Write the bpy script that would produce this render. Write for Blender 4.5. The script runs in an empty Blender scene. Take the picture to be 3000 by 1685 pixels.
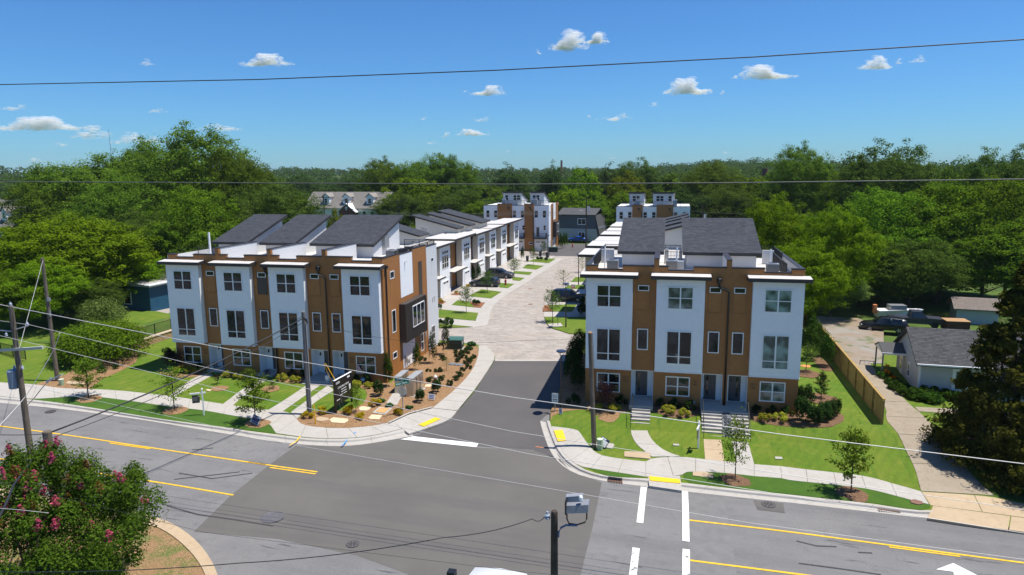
import bpy, bmesh, math, random
import numpy as np
from mathutils import Vector, Matrix
R = math.radians
rng = random.Random(7)
scene = bpy.context.scene
COL = scene.collection
# ---------------------------------------------------------------- camera
CAM_H = 17.0
F, PITCH, ROLL, YAW = 2000.0, 0.1678, -0.0098, 0.235
def _rot(x, y, z):
    c, s = math.cos(YAW), math.sin(YAW)
    return Vector((x * c - y * s, x * s + y * c, z))
_c, _s = math.cos(ROLL), math.sin(ROLL)
_rt, _up = Vector((1, 0, 0)), Vector((0, math.sin(PITCH), math.cos(PITCH)))
FW = _rot(0, math.cos(PITCH), -math.sin(PITCH))
RI = _rot(*(_c * _rt + _s * _up)); UP = _rot(*(_c * _up - _s * _rt))
camd = bpy.data.cameras.new('camera'); camd.lens = 24.0; camd.sensor_width = 36.0
camd.clip_start = 0.5; camd.clip_end = 20000
cam = bpy.data.objects.new('camera', camd); COL.objects.link(cam)
cam.matrix_world = Matrix(((RI.x, UP.x, -FW.x, 0), (RI.y, UP.y, -FW.y, 0), (RI.z, UP.z, -FW.z, CAM_H), (0, 0, 0, 1)))
scene.camera = cam
# ---------------------------------------------------------------- sky, sun, exposure
SUN_EL = R(70); SUN_AZ = Vector((0.975, 0.22, 0)).normalized()
w = bpy.data.worlds.new('World'); scene.world = w; w.use_nodes = True
nt = w.node_tree; bg = nt.nodes['Background']
sky = nt.nodes.new('ShaderNodeTexSky'); sky.sky_type = 'NISHITA'; sky.sun_disc = False
sky.sun_elevation = SUN_EL; sky.sun_rotation = math.atan2(SUN_AZ.x, SUN_AZ.y)
sky.air_density = 1.0; sky.dust_density = 0.3; sky.ozone_density = 3.0; sky.altitude = 100
tint = nt.nodes.new('ShaderNodeMix'); tint.data_type = 'RGBA'; tint.blend_type = 'MULTIPLY'; tint.inputs[0].default_value = 1.0; tint.inputs[7].default_value = (.27, .52, .79, 1)   # a deep, dry summer blue
nt.links.new(sky.outputs[0], tint.inputs[6]); nt.links.new(tint.outputs[2], bg.inputs[0]); bg.inputs[1].default_value = 0.083
sd = bpy.data.lights.new('sun', 'SUN'); sd.energy = 3.2; sd.angle = R(0.53); sd.color = (1.0, 0.955, 0.88)
sun = bpy.data.objects.new('sun', sd); COL.objects.link(sun)
sdir = Vector((SUN_AZ.x * math.cos(SUN_EL), SUN_AZ.y * math.cos(SUN_EL), math.sin(SUN_EL)))
sun.rotation_euler = sdir.to_track_quat('Z', 'Y').to_euler(); sun.location = (0, 60, 80)
scene.view_settings.view_transform = 'Standard'; scene.view_settings.look = 'None'
scene.view_settings.exposure = 1.0; scene.view_settings.gamma = 1.0
scene.view_settings.use_curve_mapping = False
cy = scene.cycles
cy.max_bounces = 8; cy.diffuse_bounces = 4; cy.glossy_bounces = 3; cy.transmission_bounces = 4
cy.transparent_max_bounces = 128; cy.use_denoising = True; cy.sample_clamp_indirect = 6
cy.caustics_reflective = False; cy.caustics_refractive = False
# ---------------------------------------------------------------- survey: a ray through a point of the photograph meets the ground
def ray(u, v): return FW + RI * ((u - 1500) / F) - UP * ((v - 842.5) / F)
SN = [-120, -60, -46, -36, -24, -16, -8, 0, 10, 16, 24, 60, 120]
NN = [0, 42, 44, 46, 48, 50, 58, 66, 80, 120]
_r = [1.4, .1, -.35, -.8, -1.22, -1.5, -1.75, -2.0, -2.25, -2.4, -2.55, -3.2, -3.6]
_50 = [1.4, .35, -.55, -.68, -.75, -1.12, -1.1, -.93, -1.02, -1.35, -1.6, -2.0, -2.4]
_46 = [a + (b - a) / 3 for a, b in zip(_r, _50)]; _48 = [a + (b - a) * 2 / 3 for a, b in zip(_r, _50)]
_46[7:10] = [-1.82, -1.98, -2.1]; _48[7:10] = [-1.63, -1.74, -1.86]                # steep bank in front of the right block
TAB = np.array([_r, _r, _r, _46, _48,
    [1.4, .35, -.55, -.68, -.75, -1.12, -1.1, -.93, -1.02, -1.35, -1.6, -2.0, -2.4],
    [1.5, .8, -.62, -.66, -.66, -.82, -.85, -.9, -.98, -1.15, -1.35, -1.6, -1.8],
    [1.5, .9, -.55, -.5, -.5, -.5, -.55, -.7, -.8, -.95, -1.1, -1.4, -1.6],
    [1.0, .5, -.45, -.45, -.45, -.45, -.45, -.5, -.7, -.85, -1.0, -1.2, -1.2],
    [-.4, -.45, -.45, -.45, -.45, -.45, -.45, -.45, -.5, -.5, -.5, -.5, -.5]])
def gz(s, n):
    s = min(max(s, SN[0]), SN[-1] - 1e-6); n2 = min(max(n, 0), NN[-1] - 1e-6)
    i = max(k for k in range(len(SN) - 1) if SN[k] <= s); j = max(k for k in range(len(NN) - 1) if NN[k] <= n2)
    a = (s - SN[i]) / (SN[i + 1] - SN[i]); b = (n2 - NN[j]) / (NN[j + 1] - NN[j])
    z = (TAB[j, i] * (1 - a) + TAB[j, i + 1] * a) * (1 - b) + (TAB[j + 1, i] * (1 - a) + TAB[j + 1, i + 1] * a) * b
    return float(z)
LAND = 0.13
def at(u, v, z):
    d = ray(u, v); t = (z - CAM_H) / d.z
    return Vector((t * d.x, t * d.y, z))
def gp(u, v, off=LAND):
    z = -1.0
    for _ in range(25):
        p = at(u, v, z); z2 = gz(p.x, p.y) + off
        if abs(z2 - z) < 1e-4: break
        z = 0.5 * z + 0.5 * z2
    return at(u, v, z)
def onN(u, v, n):
    d = ray(u, v); t = n / d.y
    return Vector((t * d.x, n, CAM_H + t * d.z))
def zoom(ox, oy, sc): return lambda x, y: (ox + x / sc, oy + y / sc)
ZA = zoom(0, 1150, 2.705); ZB = zoom(2300, 1200, 2.983); Z4 = zoom(0, 700, 2.632); Z6 = zoom(700, 950, 2.894)
Z7 = zoom(1550, 1000, 2.631); Z8 = zoom(2300, 750, 2.631); Zb = zoom(1240, 780, 8.04); Zc = zoom(1400, 540, 8.04)
Zh = zoom(1540, 760, 6.577); Z3 = zoom(1150, 540, 3.145); ZG = zoom(900, 1050, 4.824); ZM = zoom(1230, 900, 5.17)
ZR = zoom(2500, 880, 4.8225); ZP = zoom(0, 860, 2.679); ZF = zoom(0, 0, 1 / 1.1646)
def gpx(Z, pts, off=LAND): return [gp(*Z(x, y), off) for x, y in pts]
def height_at(p, v):                                  # height of the point above p that is seen at image row v
    lo, hi = p.z, p.z + 60
    for _ in range(40):
        m = (lo + hi) / 2; q = Vector((p.x, p.y, m)) - Vector((0, 0, CAM_H)); vv = 842.5 - F * q.dot(UP) / q.dot(FW)
        if vv > v: lo = m
        else: hi = m
    return lo - p.z
def pxsize(p):                                        # metres per photograph pixel at p
    return (Vector(p) - Vector((0, 0, CAM_H))).dot(FW) / F
# ---------------------------------------------------------------- materials
MATS = {}
def srgb(r, g, b): return tuple(((c / 255) / 12.92 if c / 255 <= .04045 else ((c / 255 + .055) / 1.055) ** 2.4) for c in (r, g, b))
def newmat(name):
    m = bpy.data.materials.new(name); m.use_nodes = True; MATS[name] = m
    nt = m.node_tree; return m, nt, nt.nodes['Principled BSDF'], nt.nodes.new, nt.links.new
def M(name, col=None, rough=.7, var=0.0, scale=4.0, bump=0.0, bscale=None, metal=0.0, spec=.5, detail=4.0):
    if name in MATS: return MATS[name]
    m, nt, b, nn, ln = newmat(name)
    b.inputs['Base Color'].default_value = (*col, 1); b.inputs['Roughness'].default_value = rough
    b.inputs['Metallic'].default_value = metal; b.inputs['Specular IOR Level'].default_value = spec
    if var or bump:
        tc = nn('ShaderNodeTexCoord'); n1 = nn('ShaderNodeTexNoise'); n1.inputs['Scale'].default_value = scale
        n1.inputs['Detail'].default_value = detail; n1.inputs['Roughness'].default_value = .65; ln(tc.outputs['Object'], n1.inputs['Vector'])
        if var:
            r = nn('ShaderNodeValToRGB'); r.color_ramp.elements[0].position = .3; r.color_ramp.elements[1].position = .7
            r.color_ramp.elements[0].color = (*[c * (1 - var) for c in col], 1); r.color_ramp.elements[1].color = (*[min(1, c * (1 + var)) for c in col], 1)
            ln(n1.outputs[0], r.inputs[0]); ln(r.outputs[0], b.inputs['Base Color'])
        if bump:
            n2 = nn('ShaderNodeTexNoise'); n2.inputs['Scale'].default_value = bscale or scale * 6; n2.inputs['Detail'].default_value = 3
            ln(tc.outputs['Object'], n2.inputs['Vector'])
            bp = nn('ShaderNodeBump'); bp.inputs['Strength'].default_value = bump; bp.inputs['Distance'].default_value = .02
            ln(n2.outputs[0], bp.inputs['Height']); ln(bp.outputs[0], b.inputs['Normal'])
    return m
def multi(name, layers, rough=.9, bump=0.3, bscale=40, attr=None, spec=.3):
    """stack of colours mixed by noises: layers = [col, (scale, lo, hi, col), ...]"""
    m, nt, b, nn, ln = newmat(name)
    tc = nn('ShaderNodeTexCoord'); prev = None
    rgb = nn('ShaderNodeRGB'); rgb.outputs[0].default_value = (*layers[0], 1); prev = rgb.outputs[0]
    for i, (sc, lo, hi, col) in enumerate(layers[1:]):
        mp = nn('ShaderNodeMapping'); mp.inputs['Location'].default_value = (i * 7.3, i * 3.1, 0)
        if isinstance(sc, tuple): mp.inputs['Scale'].default_value = sc; s1 = 1.0
        else: s1 = sc
        ln(tc.outputs['Object'], mp.inputs['Vector'])
        n1 = nn('ShaderNodeTexNoise'); n1.inputs['Scale'].default_value = s1; n1.inputs['Detail'].default_value = 5; n1.inputs['Roughness'].default_value = .65
        ln(mp.outputs[0], n1.inputs['Vector'])
        mr = nn('ShaderNodeMapRange'); mr.inputs[1].default_value = lo; mr.inputs[2].default_value = hi; ln(n1.outputs[0], mr.inputs[0])
        mx = nn('ShaderNodeMix'); mx.data_type = 'RGBA'; ln(mr.outputs[0], mx.inputs[0]); ln(prev, mx.inputs[6]); mx.inputs[7].default_value = (*col, 1)
        prev = mx.outputs[2]
    ln(prev, b.inputs['Base Color']); b.inputs['Roughness'].default_value = rough; b.inputs['Specular IOR Level'].default_value = spec
    if bump:
        n2 = nn('ShaderNodeTexNoise'); n2.inputs['Scale'].default_value = bscale; n2.inputs['Detail'].default_value = 3; ln(tc.outputs['Object'], n2.inputs['Vector'])
        bp = nn('ShaderNodeBump'); bp.inputs['Strength'].default_value = bump; bp.inputs['Distance'].default_value = .03
        ln(n2.outputs[0], bp.inputs['Height']); ln(bp.outputs[0], b.inputs['Normal'])
    return m
def leafmat(name, dark, light, trans=.42, hue=.012):
    m, nt, b, nn, ln = newmat(name); nt.nodes.remove(b); out = nt.nodes['Material Output']
    g = nn('ShaderNodeNewGeometry'); oi = nn('ShaderNodeObjectInfo')
    tc = nn('ShaderNodeTexCoord'); nz = nn('ShaderNodeTexNoise'); nz.inputs['Scale'].default_value = 6; ln(tc.outputs['Generated'], nz.inputs['Vector'])
    ad = nn('ShaderNodeMath'); ad.operation = 'ADD'; ln(g.outputs['Random Per Island'], ad.inputs[0]); ln(nz.outputs[0], ad.inputs[1])
    hf = nn('ShaderNodeMath'); hf.operation = 'MULTIPLY'; hf.inputs[1].default_value = .5; ln(ad.outputs[0], hf.inputs[0])
    r = nn('ShaderNodeValToRGB'); r.color_ramp.elements[0].position = .22; r.color_ramp.elements[1].position = .78
    r.color_ramp.elements[0].color = (*dark, 1); r.color_ramp.elements[1].color = (*light, 1); ln(hf.outputs[0], r.inputs[0])
    hs = nn('ShaderNodeHueSaturation'); ln(r.outputs[0], hs.inputs['Color'])
    mr = nn('ShaderNodeMapRange'); mr.inputs[3].default_value = .5 - hue; mr.inputs[4].default_value = .5 + hue; ln(oi.outputs['Random'], mr.inputs[0]); ln(mr.outputs[0], hs.inputs['Hue'])
    m2 = nn('ShaderNodeMapRange'); m2.inputs[3].default_value = .68; m2.inputs[4].default_value = 1.02; ln(oi.outputs['Random'], m2.inputs[0]); ln(m2.outputs[0], hs.inputs['Value'])
    d = nn('ShaderNodeBsdfDiffuse'); t = nn('ShaderNodeBsdfTranslucent'); gl = nn('ShaderNodeBsdfGlossy'); gl.inputs['Roughness'].default_value = .45
    mx = nn('ShaderNodeMixShader'); mx.inputs[0].default_value = trans; m3 = nn('ShaderNodeMixShader'); m3.inputs[0].default_value = .0
    ln(hs.outputs[0], d.inputs[0]); ln(hs.outputs[0], t.inputs[0]); ln(d.outputs[0], mx.inputs[1]); ln(t.outputs[0], mx.inputs[2])
    ln(mx.outputs[0], m3.inputs[1]); ln(gl.outputs[0], m3.inputs[2]); ln(m3.outputs[0], out.inputs[0])
    return m
WHITE = M('white_cement_panel', (.84, .85, .86), .6, .03, 3)
SIDE_W = M('white_lap_siding', (.62, .625, .63), .6, .03, 3)
CREAM = M('cream_siding', (.60, .57, .51), .7, .04, 3)
BROWN = M('tan_brown_siding', (.33, .138, .034), .55, .10, 2.5)
DARKTRIM = M('dark_bronze_trim', (.035, .030, .030), .45, .1, 6)
BRONZE = M('dark_bronze_metal', (.055, .046, .040), .5, .1, 4)
ROOFWHITE = M('white_membrane_roof', (.56, .53, .495), .6, .08, 1.2)
BLACK = M('black_metal', (.012, .012, .013), .4)
FRAME = M('white_vinyl_frame', (.82, .82, .82), .4)
DOOR = M('charcoal_door', (.062, .062, .072), .4)
GREYM = M('grey_metal', (.40, .41, .42), .4, .1, 4, metal=.6)
STEEL = M('brushed_steel', (.52, .47, .40), .35, .12, 3, metal=.8)
CONC = multi('pale_concrete', [(0.395, 0.365, 0.324), (.5, .35, .7, (0.437, 0.411, 0.373)), (3, .5, .75, (0.353, 0.320, 0.275)), (14, .55, .8, (0.328, 0.290, 0.246))], .85, .15, 60)
OLDCONC = multi('old_concrete', [(0.282, 0.231, 0.167), (.6, .35, .7, (0.331, 0.277, 0.209)), (2.5, .5, .8, (0.218, 0.178, 0.126)), (9, .55, .75, (0.190, 0.152, 0.102))], .9, .2, 40)
TANCONC = multi('sun_stained_concrete', [(0.419, 0.316, 0.203), (.5, .35, .7, (0.464, 0.357, 0.234)), (3, .5, .8, (0.344, 0.254, 0.160))], .9, .2, 40)
ROADOLD = multi('old_asphalt', [(0.189, 0.182, 0.176), (.25, .35, .65, (0.158, 0.152, 0.150)), ((.05, .5, 1), .5, .72, (0.132, 0.128, 0.128)), (1.5, .55, .8, (0.123, 0.119, 0.119)), (26, .55, .72, (0.299, 0.290, 0.273)), ((.35, 3.2, 1), .62, .68, (0.088, 0.088, 0.088))], .92, .35, 70)
ROADNEW = multi('newer_asphalt', [(0.113, 0.104, 0.095), (.2, .35, .7, (0.136, 0.126, 0.114)), ((.04, .4, 1), .5, .8, (0.092, 0.088, 0.086)), (30, .6, .8, (0.176, 0.167, 0.154))], .9, .3, 80)
STREET = multi('dark_asphalt', [(0.090, 0.084, 0.083), (.3, .35, .7, (0.109, 0.099, 0.095)), (30, .6, .8, (0.146, 0.138, 0.132))], .9, .3, 80)
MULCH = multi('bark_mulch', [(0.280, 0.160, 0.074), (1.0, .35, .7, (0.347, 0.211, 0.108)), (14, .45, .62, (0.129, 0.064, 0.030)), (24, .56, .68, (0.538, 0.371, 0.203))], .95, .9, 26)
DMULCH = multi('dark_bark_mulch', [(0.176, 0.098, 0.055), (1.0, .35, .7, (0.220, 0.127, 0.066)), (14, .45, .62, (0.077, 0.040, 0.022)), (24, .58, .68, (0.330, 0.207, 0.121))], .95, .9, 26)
SOIL = multi('red_clay_soil', [(.24, .14, .07), (.6, .4, .65, (.20, .13, .06)), (1.2, .44, .62, (.085, .12, .025)), (14, .5, .7, (.46, .28, .15))], .95, .6, 20)
GRAVEL = multi('gravel', [(.27, .20, .135), (.22, .42, .6, (.29, .265, .235)), (.55, .53, .66, (.09, .13, .03)), (20, .5, .7, (.19, .15, .11))], .95, .6, 30)
LAWN = multi('mown_grass', [(0.081, 0.155, 0.008), (.16, .36, .62, (0.129, 0.178, 0.013)), (.9, .48, .70, (0.162, 0.190, 0.022)), ((2.2, .35, 1), .5, .75, (0.056, 0.127, 0.007)), (2.2, .60, .74, (0.235, 0.218, 0.045)), (14, .45, .75, (0.058, 0.115, 0.007))], .95, .5, 60)
def mow(m):
    nt = m.node_tree; b = nt.nodes['Principled BSDF']; nn, ln = nt.nodes.new, nt.links.new; src = b.inputs['Base Color'].links[0].from_socket
    tc = nn('ShaderNodeTexCoord'); mp = nn('ShaderNodeMapping'); mp.inputs['Rotation'].default_value = (0, 0, .5); ln(tc.outputs['Object'], mp.inputs[0]); wv = nn('ShaderNodeTexWave'); wv.inputs['Scale'].default_value = .55; wv.inputs['Distortion'].default_value = 2.5; wv.inputs['Detail'].default_value = 2; ln(mp.outputs[0], wv.inputs[0])
    mr = nn('ShaderNodeMapRange'); mr.inputs[3].default_value = .95; mr.inputs[4].default_value = 1.05; ln(wv.outputs[1], mr.inputs[0]); hs = nn('ShaderNodeHueSaturation'); ln(src, hs.inputs['Color']); ln(mr.outputs[0], hs.inputs['Value']); ln(hs.outputs[0], b.inputs['Base Color'])
mow(LAWN)
LAWN2 = multi('strip_grass', [(.045, .105, .009), (.8, .4, .65, (.065, .13, .011)), (3, .5, .75, (.04, .105, .008)), (18, .5, .75, (.04, .09, .007))], .95, .5, 60)
WILD = multi('rough_grass', [(.075, .13, .016), (.12, .4, .62, (.05, .09, .014)), (.6, .55, .75, (.17, .14, .05)), (3, .5, .75, (.045, .08, .012))], .95, .6, 20)
YELLOW = M('yellow_paint', (.78, .46, .012), .6, .12, 3)
YELLOWT = M('yellow_tactile', (.82, .50, .01), .6, .06, 3)
WPAINT = M('white_paint', (.76, .75, .72), .6, .08, 2)
WOOD = multi('weathered_pole_wood', [(.16, .13, .10), ((9, 9, .6), .4, .65, (.105, .085, .06)), (2, .5, .8, (.20, .17, .13))], .9, .5, 30)
DWOOD = multi('dark_pole_wood', [(.075, .055, .042), ((9, 9, .6), .4, .65, (.045, .033, .024)), (2, .5, .8, (.10, .08, .055))], .9, .5, 30)
FENCEW = multi('treated_pine', [(.37, .24, .075), ((6, 6, .5), .4, .65, (.30, .19, .055)), (1.2, .5, .75, (.43, .29, .11))], .85, .3, 20)
BARK = multi('bark', [(.10, .075, .055), ((8, 8, 1.5), .4, .65, (.055, .042, .03)), (3, .5, .7, (.15, .12, .09))], .95, .6, 30)
ALU = M('galvanised', (.55, .56, .58), .35, .1, 5, metal=.7)
WIRE = M('bare_conductor', (.62, .60, .56), .5, 0, metal=.2)
BWIRE = M('black_cable', (.02, .02, .022), .6)
GLASSCACHE = {}
def glassmat(name, col=(.012, .014, .016), rough=.03, ior=1.52):
    if name in MATS: return MATS[name]
    m, nt, b, nn, ln = newmat(name)
    b.inputs['Base Color'].default_value = (*col, 1); b.inputs['Roughness'].default_value = rough; b.inputs['IOR'].default_value = ior
    tc = nn('ShaderNodeTexCoord'); n1 = nn('ShaderNodeTexNoise'); n1.inputs['Scale'].default_value = .8; n1.inputs['Detail'].default_value = 1
    n2 = nn('ShaderNodeTexNoise'); n2.inputs['Scale'].default_value = 1.3; n2.inputs['Detail'].default_value = 1; g2 = nn('ShaderNodeNewGeometry'); ln(g2.outputs['Position'], n2.inputs['Vector'])
    r2 = nn('ShaderNodeValToRGB'); r2.color_ramp.elements[0].position = .42; r2.color_ramp.elements[1].position = .66; r2.color_ramp.elements[0].color = (*[c * .6 for c in col], 1); r2.color_ramp.elements[1].color = (*[c * 2.6 for c in col], 1); ln(n2.outputs[0], r2.inputs[0]); ln(r2.outputs[0], b.inputs['Base Color'])
    bp = nn('ShaderNodeBump'); bp.inputs['Strength'].default_value = .05; bp.inputs['Distance'].default_value = .05
    ln(tc.outputs['Object'], n1.inputs['Vector']); ln(n1.outputs[0], bp.inputs['Height']); ln(bp.outputs[0], b.inputs['Normal'])
    return m
GLASS = glassmat('window_glass'); BLIND = glassmat('window_with_green_blind', (.085, .13, .115)); PALEG = glassmat('window_pale_interior', (.10, .12, .11))
CARGLASS = glassmat('car_glass', (.008, .01, .012), .02, 1.6)
def shingles(name, cols):
    m, nt, b, nn, ln = newmat(name); g = nn('ShaderNodeNewGeometry'); r = nn('ShaderNodeValToRGB')
    r.color_ramp.elements[0].color = (*cols[0], 1); r.color_ramp.elements[1].color = (*cols[1], 1)
    ln(g.outputs['Random Per Island'], r.inputs[0]); ln(r.outputs[0], b.inputs['Base Color']); b.inputs['Roughness'].default_value = .95; b.inputs['Specular IOR Level'].default_value = .2
    return m
SHINGLE = shingles('slate_grey_shingle', ((.046, .05, .06), (.072, .077, .09)))
OLDSHINGLE = shingles('faded_grey_shingle', ((.065, .065, .067), (.10, .10, .10)))
TANSHINGLE = shingles('taupe_shingle', ((.20, .18, .16), (.29, .265, .24)))
def pavermat():
    m, nt, b, nn, ln = newmat('concrete_pavers'); tc = nn('ShaderNodeTexCoord')
    br = nn('ShaderNodeTexBrick'); br.inputs['Scale'].default_value = 1.0; br.inputs['Brick Width'].default_value = .34; br.inputs['Row Height'].default_value = .17; br.inputs['Mortar Size'].default_value = .010
    br.inputs['Color1'].default_value = (.27, .235, .20, 1); br.inputs['Color2'].default_value = (.37, .32, .275, 1); br.inputs['Mortar'].default_value = (.27, .25, .23, 1); br.inputs['Bias'].default_value = 0
    ln(tc.outputs['Object'], br.inputs['Vector'])
    prev = br.outputs[0]
    for sc, lo, hi, col, loc in ((1.1, .46, .66, (.47, .415, .36), 0), (1.6, .52, .68, (.185, .168, .16), 9), (.45, .5, .72, (.36, .30, .235), 17)):
        mp = nn('ShaderNodeMapping'); mp.inputs['Location'].default_value = (loc, loc, 0); mp.inputs['Scale'].default_value = (.55, 1.0, 1); ln(tc.outputs['Object'], mp.inputs[0])
        n = nn('ShaderNodeTexNoise'); n.inputs['Scale'].default_value = sc; n.inputs['Detail'].default_value = 6; n.inputs['Roughness'].default_value = .75; ln(mp.outputs[0], n.inputs[0])
        mr = nn('ShaderNodeMapRange'); mr.inputs[1].default_value = lo; mr.inputs[2].default_value = hi; mr.inputs[4].default_value = .75; ln(n.outputs[0], mr.inputs[0])
        mx = nn('ShaderNodeMix'); mx.data_type = 'RGBA'; ln(mr.outputs[0], mx.inputs[0]); ln(prev, mx.inputs[6]); mx.inputs[7].default_value = (*col, 1); prev = mx.outputs[2]
    ln(prev, b.inputs['Base Color']); b.inputs['Roughness'].default_value = .9
    bp = nn('ShaderNodeBump'); bp.inputs['Strength'].default_value = .4; bp.inputs['Distance'].default_value = .01; ln(br.outputs['Fac'], bp.inputs['Height']); bp.invert = True; ln(bp.outputs[0], b.inputs['Normal'])
    return m
PAVER = pavermat()
# ---------------------------------------------------------------- mesh helpers
class MB:
    def __init__(s): s.v = []; s.f = []; s.sm = False
    def quad(s, a, b, c, d): i = len(s.v); s.v += [tuple(a), tuple(b), tuple(c), tuple(d)]; s.f.append((i, i + 1, i + 2, i + 3)); return s
    def box(s, x0, x1, y0, y1, z0, z1):
        i = len(s.v); s.v += [(x, y, z) for z in (z0, z1) for y in (y0, y1) for x in (x0, x1)]
        s.f += [tuple(i + k for k in q) for q in ((0, 2, 3, 1), (4, 5, 7, 6), (0, 1, 5, 4), (2, 6, 7, 3), (0, 4, 6, 2), (1, 3, 7, 5))]; return s
    def hexa(s, p):                                   # 8 corners: bottom 4 ccw, top 4 ccw
        i = len(s.v); s.v += [tuple(q) for q in p]
        s.f += [tuple(i + k for k in q) for q in ((3, 2, 1, 0), (4, 5, 6, 7), (0, 1, 5, 4), (1, 2, 6, 5), (2, 3, 7, 6), (3, 0, 4, 7))]; return s
    def prism(s, poly, z0, z1):                       # poly: list of (x,y)
        i = len(s.v); n = len(poly); s.v += [(x, y, z0) for x, y in poly] + [(x, y, z1) for x, y in poly]
        s.f += [tuple(i + n - 1 - k for k in range(n)), tuple(i + n + k for k in range(n))]
        s.f += [(i + k, i + (k + 1) % n, i + n + (k + 1) % n, i + n + k) for k in range(n)]; return s
    def extr(s, poly, axis, a0, a1):                  # poly in the other two axes
        n = len(poly); i = len(s.v)
        def mk(p, a): return {'x': (a, p[0], p[1]), 'y': (p[0], a, p[1])}[axis]
        s.v += [mk(p, a0) for p in poly] + [mk(p, a1) for p in poly]
        s.f += [tuple(i + n - 1 - k for k in range(n)), tuple(i + n + k for k in range(n))]
        s.f += [(i + k, i + (k + 1) % n, i + n + (k + 1) % n, i + n + k) for k in range(n)]; return s
    def tube(s, pts, r, k=6, cap=True):
        pts = [Vector(p) for p in pts]; rr = r if isinstance(r, (list, tuple)) else [r] * len(pts); i0 = len(s.v)
        for a, p in enumerate(pts):
            t = (pts[min(a + 1, len(pts) - 1)] - pts[max(a - 1, 0)]).normalized()
            u = t.cross(Vector((0, 0, 1))) if abs(t.z) < .95 else t.cross(Vector((1, 0, 0))); u.normalize(); v2 = t.cross(u)
            for j in range(k):
                g = 2 * math.pi * j / k; s.v.append(tuple(p + (u * math.cos(g) + v2 * math.sin(g)) * rr[a]))
        for a in range(len(pts) - 1):
            for j in range(k):
                b0 = i0 + a * k; s.f.append((b0 + j, b0 + (j + 1) % k, b0 + k + (j + 1) % k, b0 + k + j))
        if cap:
            s.f.append(tuple(i0 + k - 1 - j for j in range(k))); e = i0 + (len(pts) - 1) * k; s.f.append(tuple(e + j for j in range(k)))
        return s
    def cyl(s, x, y, z0, z1, r, k=10, r1=None): return s.tube([(x, y, z0), (x, y, z1)], [r, r if r1 is None else r1], k)
    def lathe(s, prof, x=0, y=0, k=12):
        i0 = len(s.v)
        for r, z in prof:
            for j in range(k): g = 2 * math.pi * j / k; s.v.append((x + r * math.cos(g), y + r * math.sin(g), z))
        for a in range(len(prof) - 1):
            for j in range(k): s.f.append((i0 + a * k + j, i0 + a * k + (j + 1) % k, i0 + (a + 1) * k + (j + 1) % k, i0 + (a + 1) * k + j))
        s.f.append(tuple(i0 + k - 1 - j for j in range(k))); e = i0 + (len(prof) - 1) * k; s.f.append(tuple(e + j for j in range(k)))
        return s
    def build(s, name, mat, parent=None, smooth=False, loc=None, rz=0):
        me = bpy.data.meshes.new(name); me.from_pydata(s.v, [], s.f); me.materials.append(mat)
        if smooth: me.polygons.foreach_set('use_smooth', [True] * len(me.polygons))
        me.update()
        o = bpy.data.objects.new(name, me); COL.objects.link(o)
        if parent: o.parent = parent
        if loc is not None: o.location = loc
        if rz: o.rotation_euler.z = rz
        return o
def Bx(name, mat, parent, *a): return MB().box(*a).build(name, mat, parent)
def tag(o, label=None, cat=None, group=None, kind=None):
    if label: o['label'] = label
    if cat: o['category'] = cat
    if group: o['group'] = group
    if kind: o['kind'] = kind
    return o
def T(name, label, cat, loc=(0, 0, 0), rz=0.0, group=None):
    o = bpy.data.objects.new(name, None); COL.objects.link(o); o.location = loc; o.rotation_euler.z = rz
    o.empty_display_size = .3
    return tag(o, label, cat, group)
def dup(root, loc, rz=0.0, label=None, group=None, scale=None):
    def cp(o, par):
        c = o.copy(); COL.objects.link(c)
        if par: c.parent = par
        for ch in o.children: cp(ch, c)
        return c
    r = cp(root, None); r.location = loc; r.rotation_euler.z = rz
    if label: r['label'] = label
    if group: r['group'] = group
    if scale: r.scale = scale
    return r
# ---------------------------------------------------------------- draped ground sheets
def drape(name, poly, mat, off, kind='structure', step=2.0, skirt=.16, parent=None, zf=None):
    bm = bmesh.new(); vs = [bm.verts.new((p[0], p[1], 0)) for p in poly]; bm.faces.new(vs)
    for ax in (0, 1):
        lo = min(p[ax] for p in poly); hi = max(p[ax] for p in poly); k = math.ceil(lo / step) * step
        while k < hi:
            no = (1, 0, 0) if ax == 0 else (0, 1, 0); co = (k, 0, 0) if ax == 0 else (0, k, 0)
            bmesh.ops.bisect_plane(bm, geom=bm.verts[:] + bm.edges[:] + bm.faces[:], plane_co=co, plane_no=no, dist=1e-5); k += step
    bmesh.ops.triangulate(bm, faces=bm.faces[:])
    for f in bm.faces:
        if f.normal.z < 0: f.normal_flip()
    f2 = zf or gz
    for v in bm.verts: v.co.z = f2(v.co.x, v.co.y) + off
    if skirt:
        for e in [e for e in bm.edges if e.is_boundary]:
            a, b = e.verts; c = bm.verts.new((b.co.x, b.co.y, b.co.z - skirt)); d = bm.verts.new((a.co.x, a.co.y, a.co.z - skirt)); bm.faces.new((a, b, c, d))
    me = bpy.data.meshes.new(name); bm.to_mesh(me); bm.free(); me.materials.append(mat)
    o = bpy.data.objects.new(name, me); COL.objects.link(o)
    if parent: o.parent = parent
    elif kind: o['kind'] = kind
    return o
def resample(pts, n):
    pts = [Vector((p[0], p[1], 0)) for p in pts]; L = [0]
    for a, b in zip(pts, pts[1:]): L.append(L[-1] + (b - a).length)
    out = []
    for k in range(n + 1):
        t = L[-1] * k / n; i = max(j for j in range(len(L)) if L[j] <= t + 1e-9); i = min(i, len(pts) - 2)
        out.append(pts[i].lerp(pts[i + 1], (t - L[i]) / max(1e-9, L[i + 1] - L[i])))
    return out, L[-1]
def smooth_line(pts, it=2):
    for _ in range(it):
        q = [pts[0]]
        for a, b in zip(pts, pts[1:]): q += [a.lerp(b, .25), a.lerp(b, .75)]
        q.append(pts[-1]); pts = q
    return pts
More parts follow.
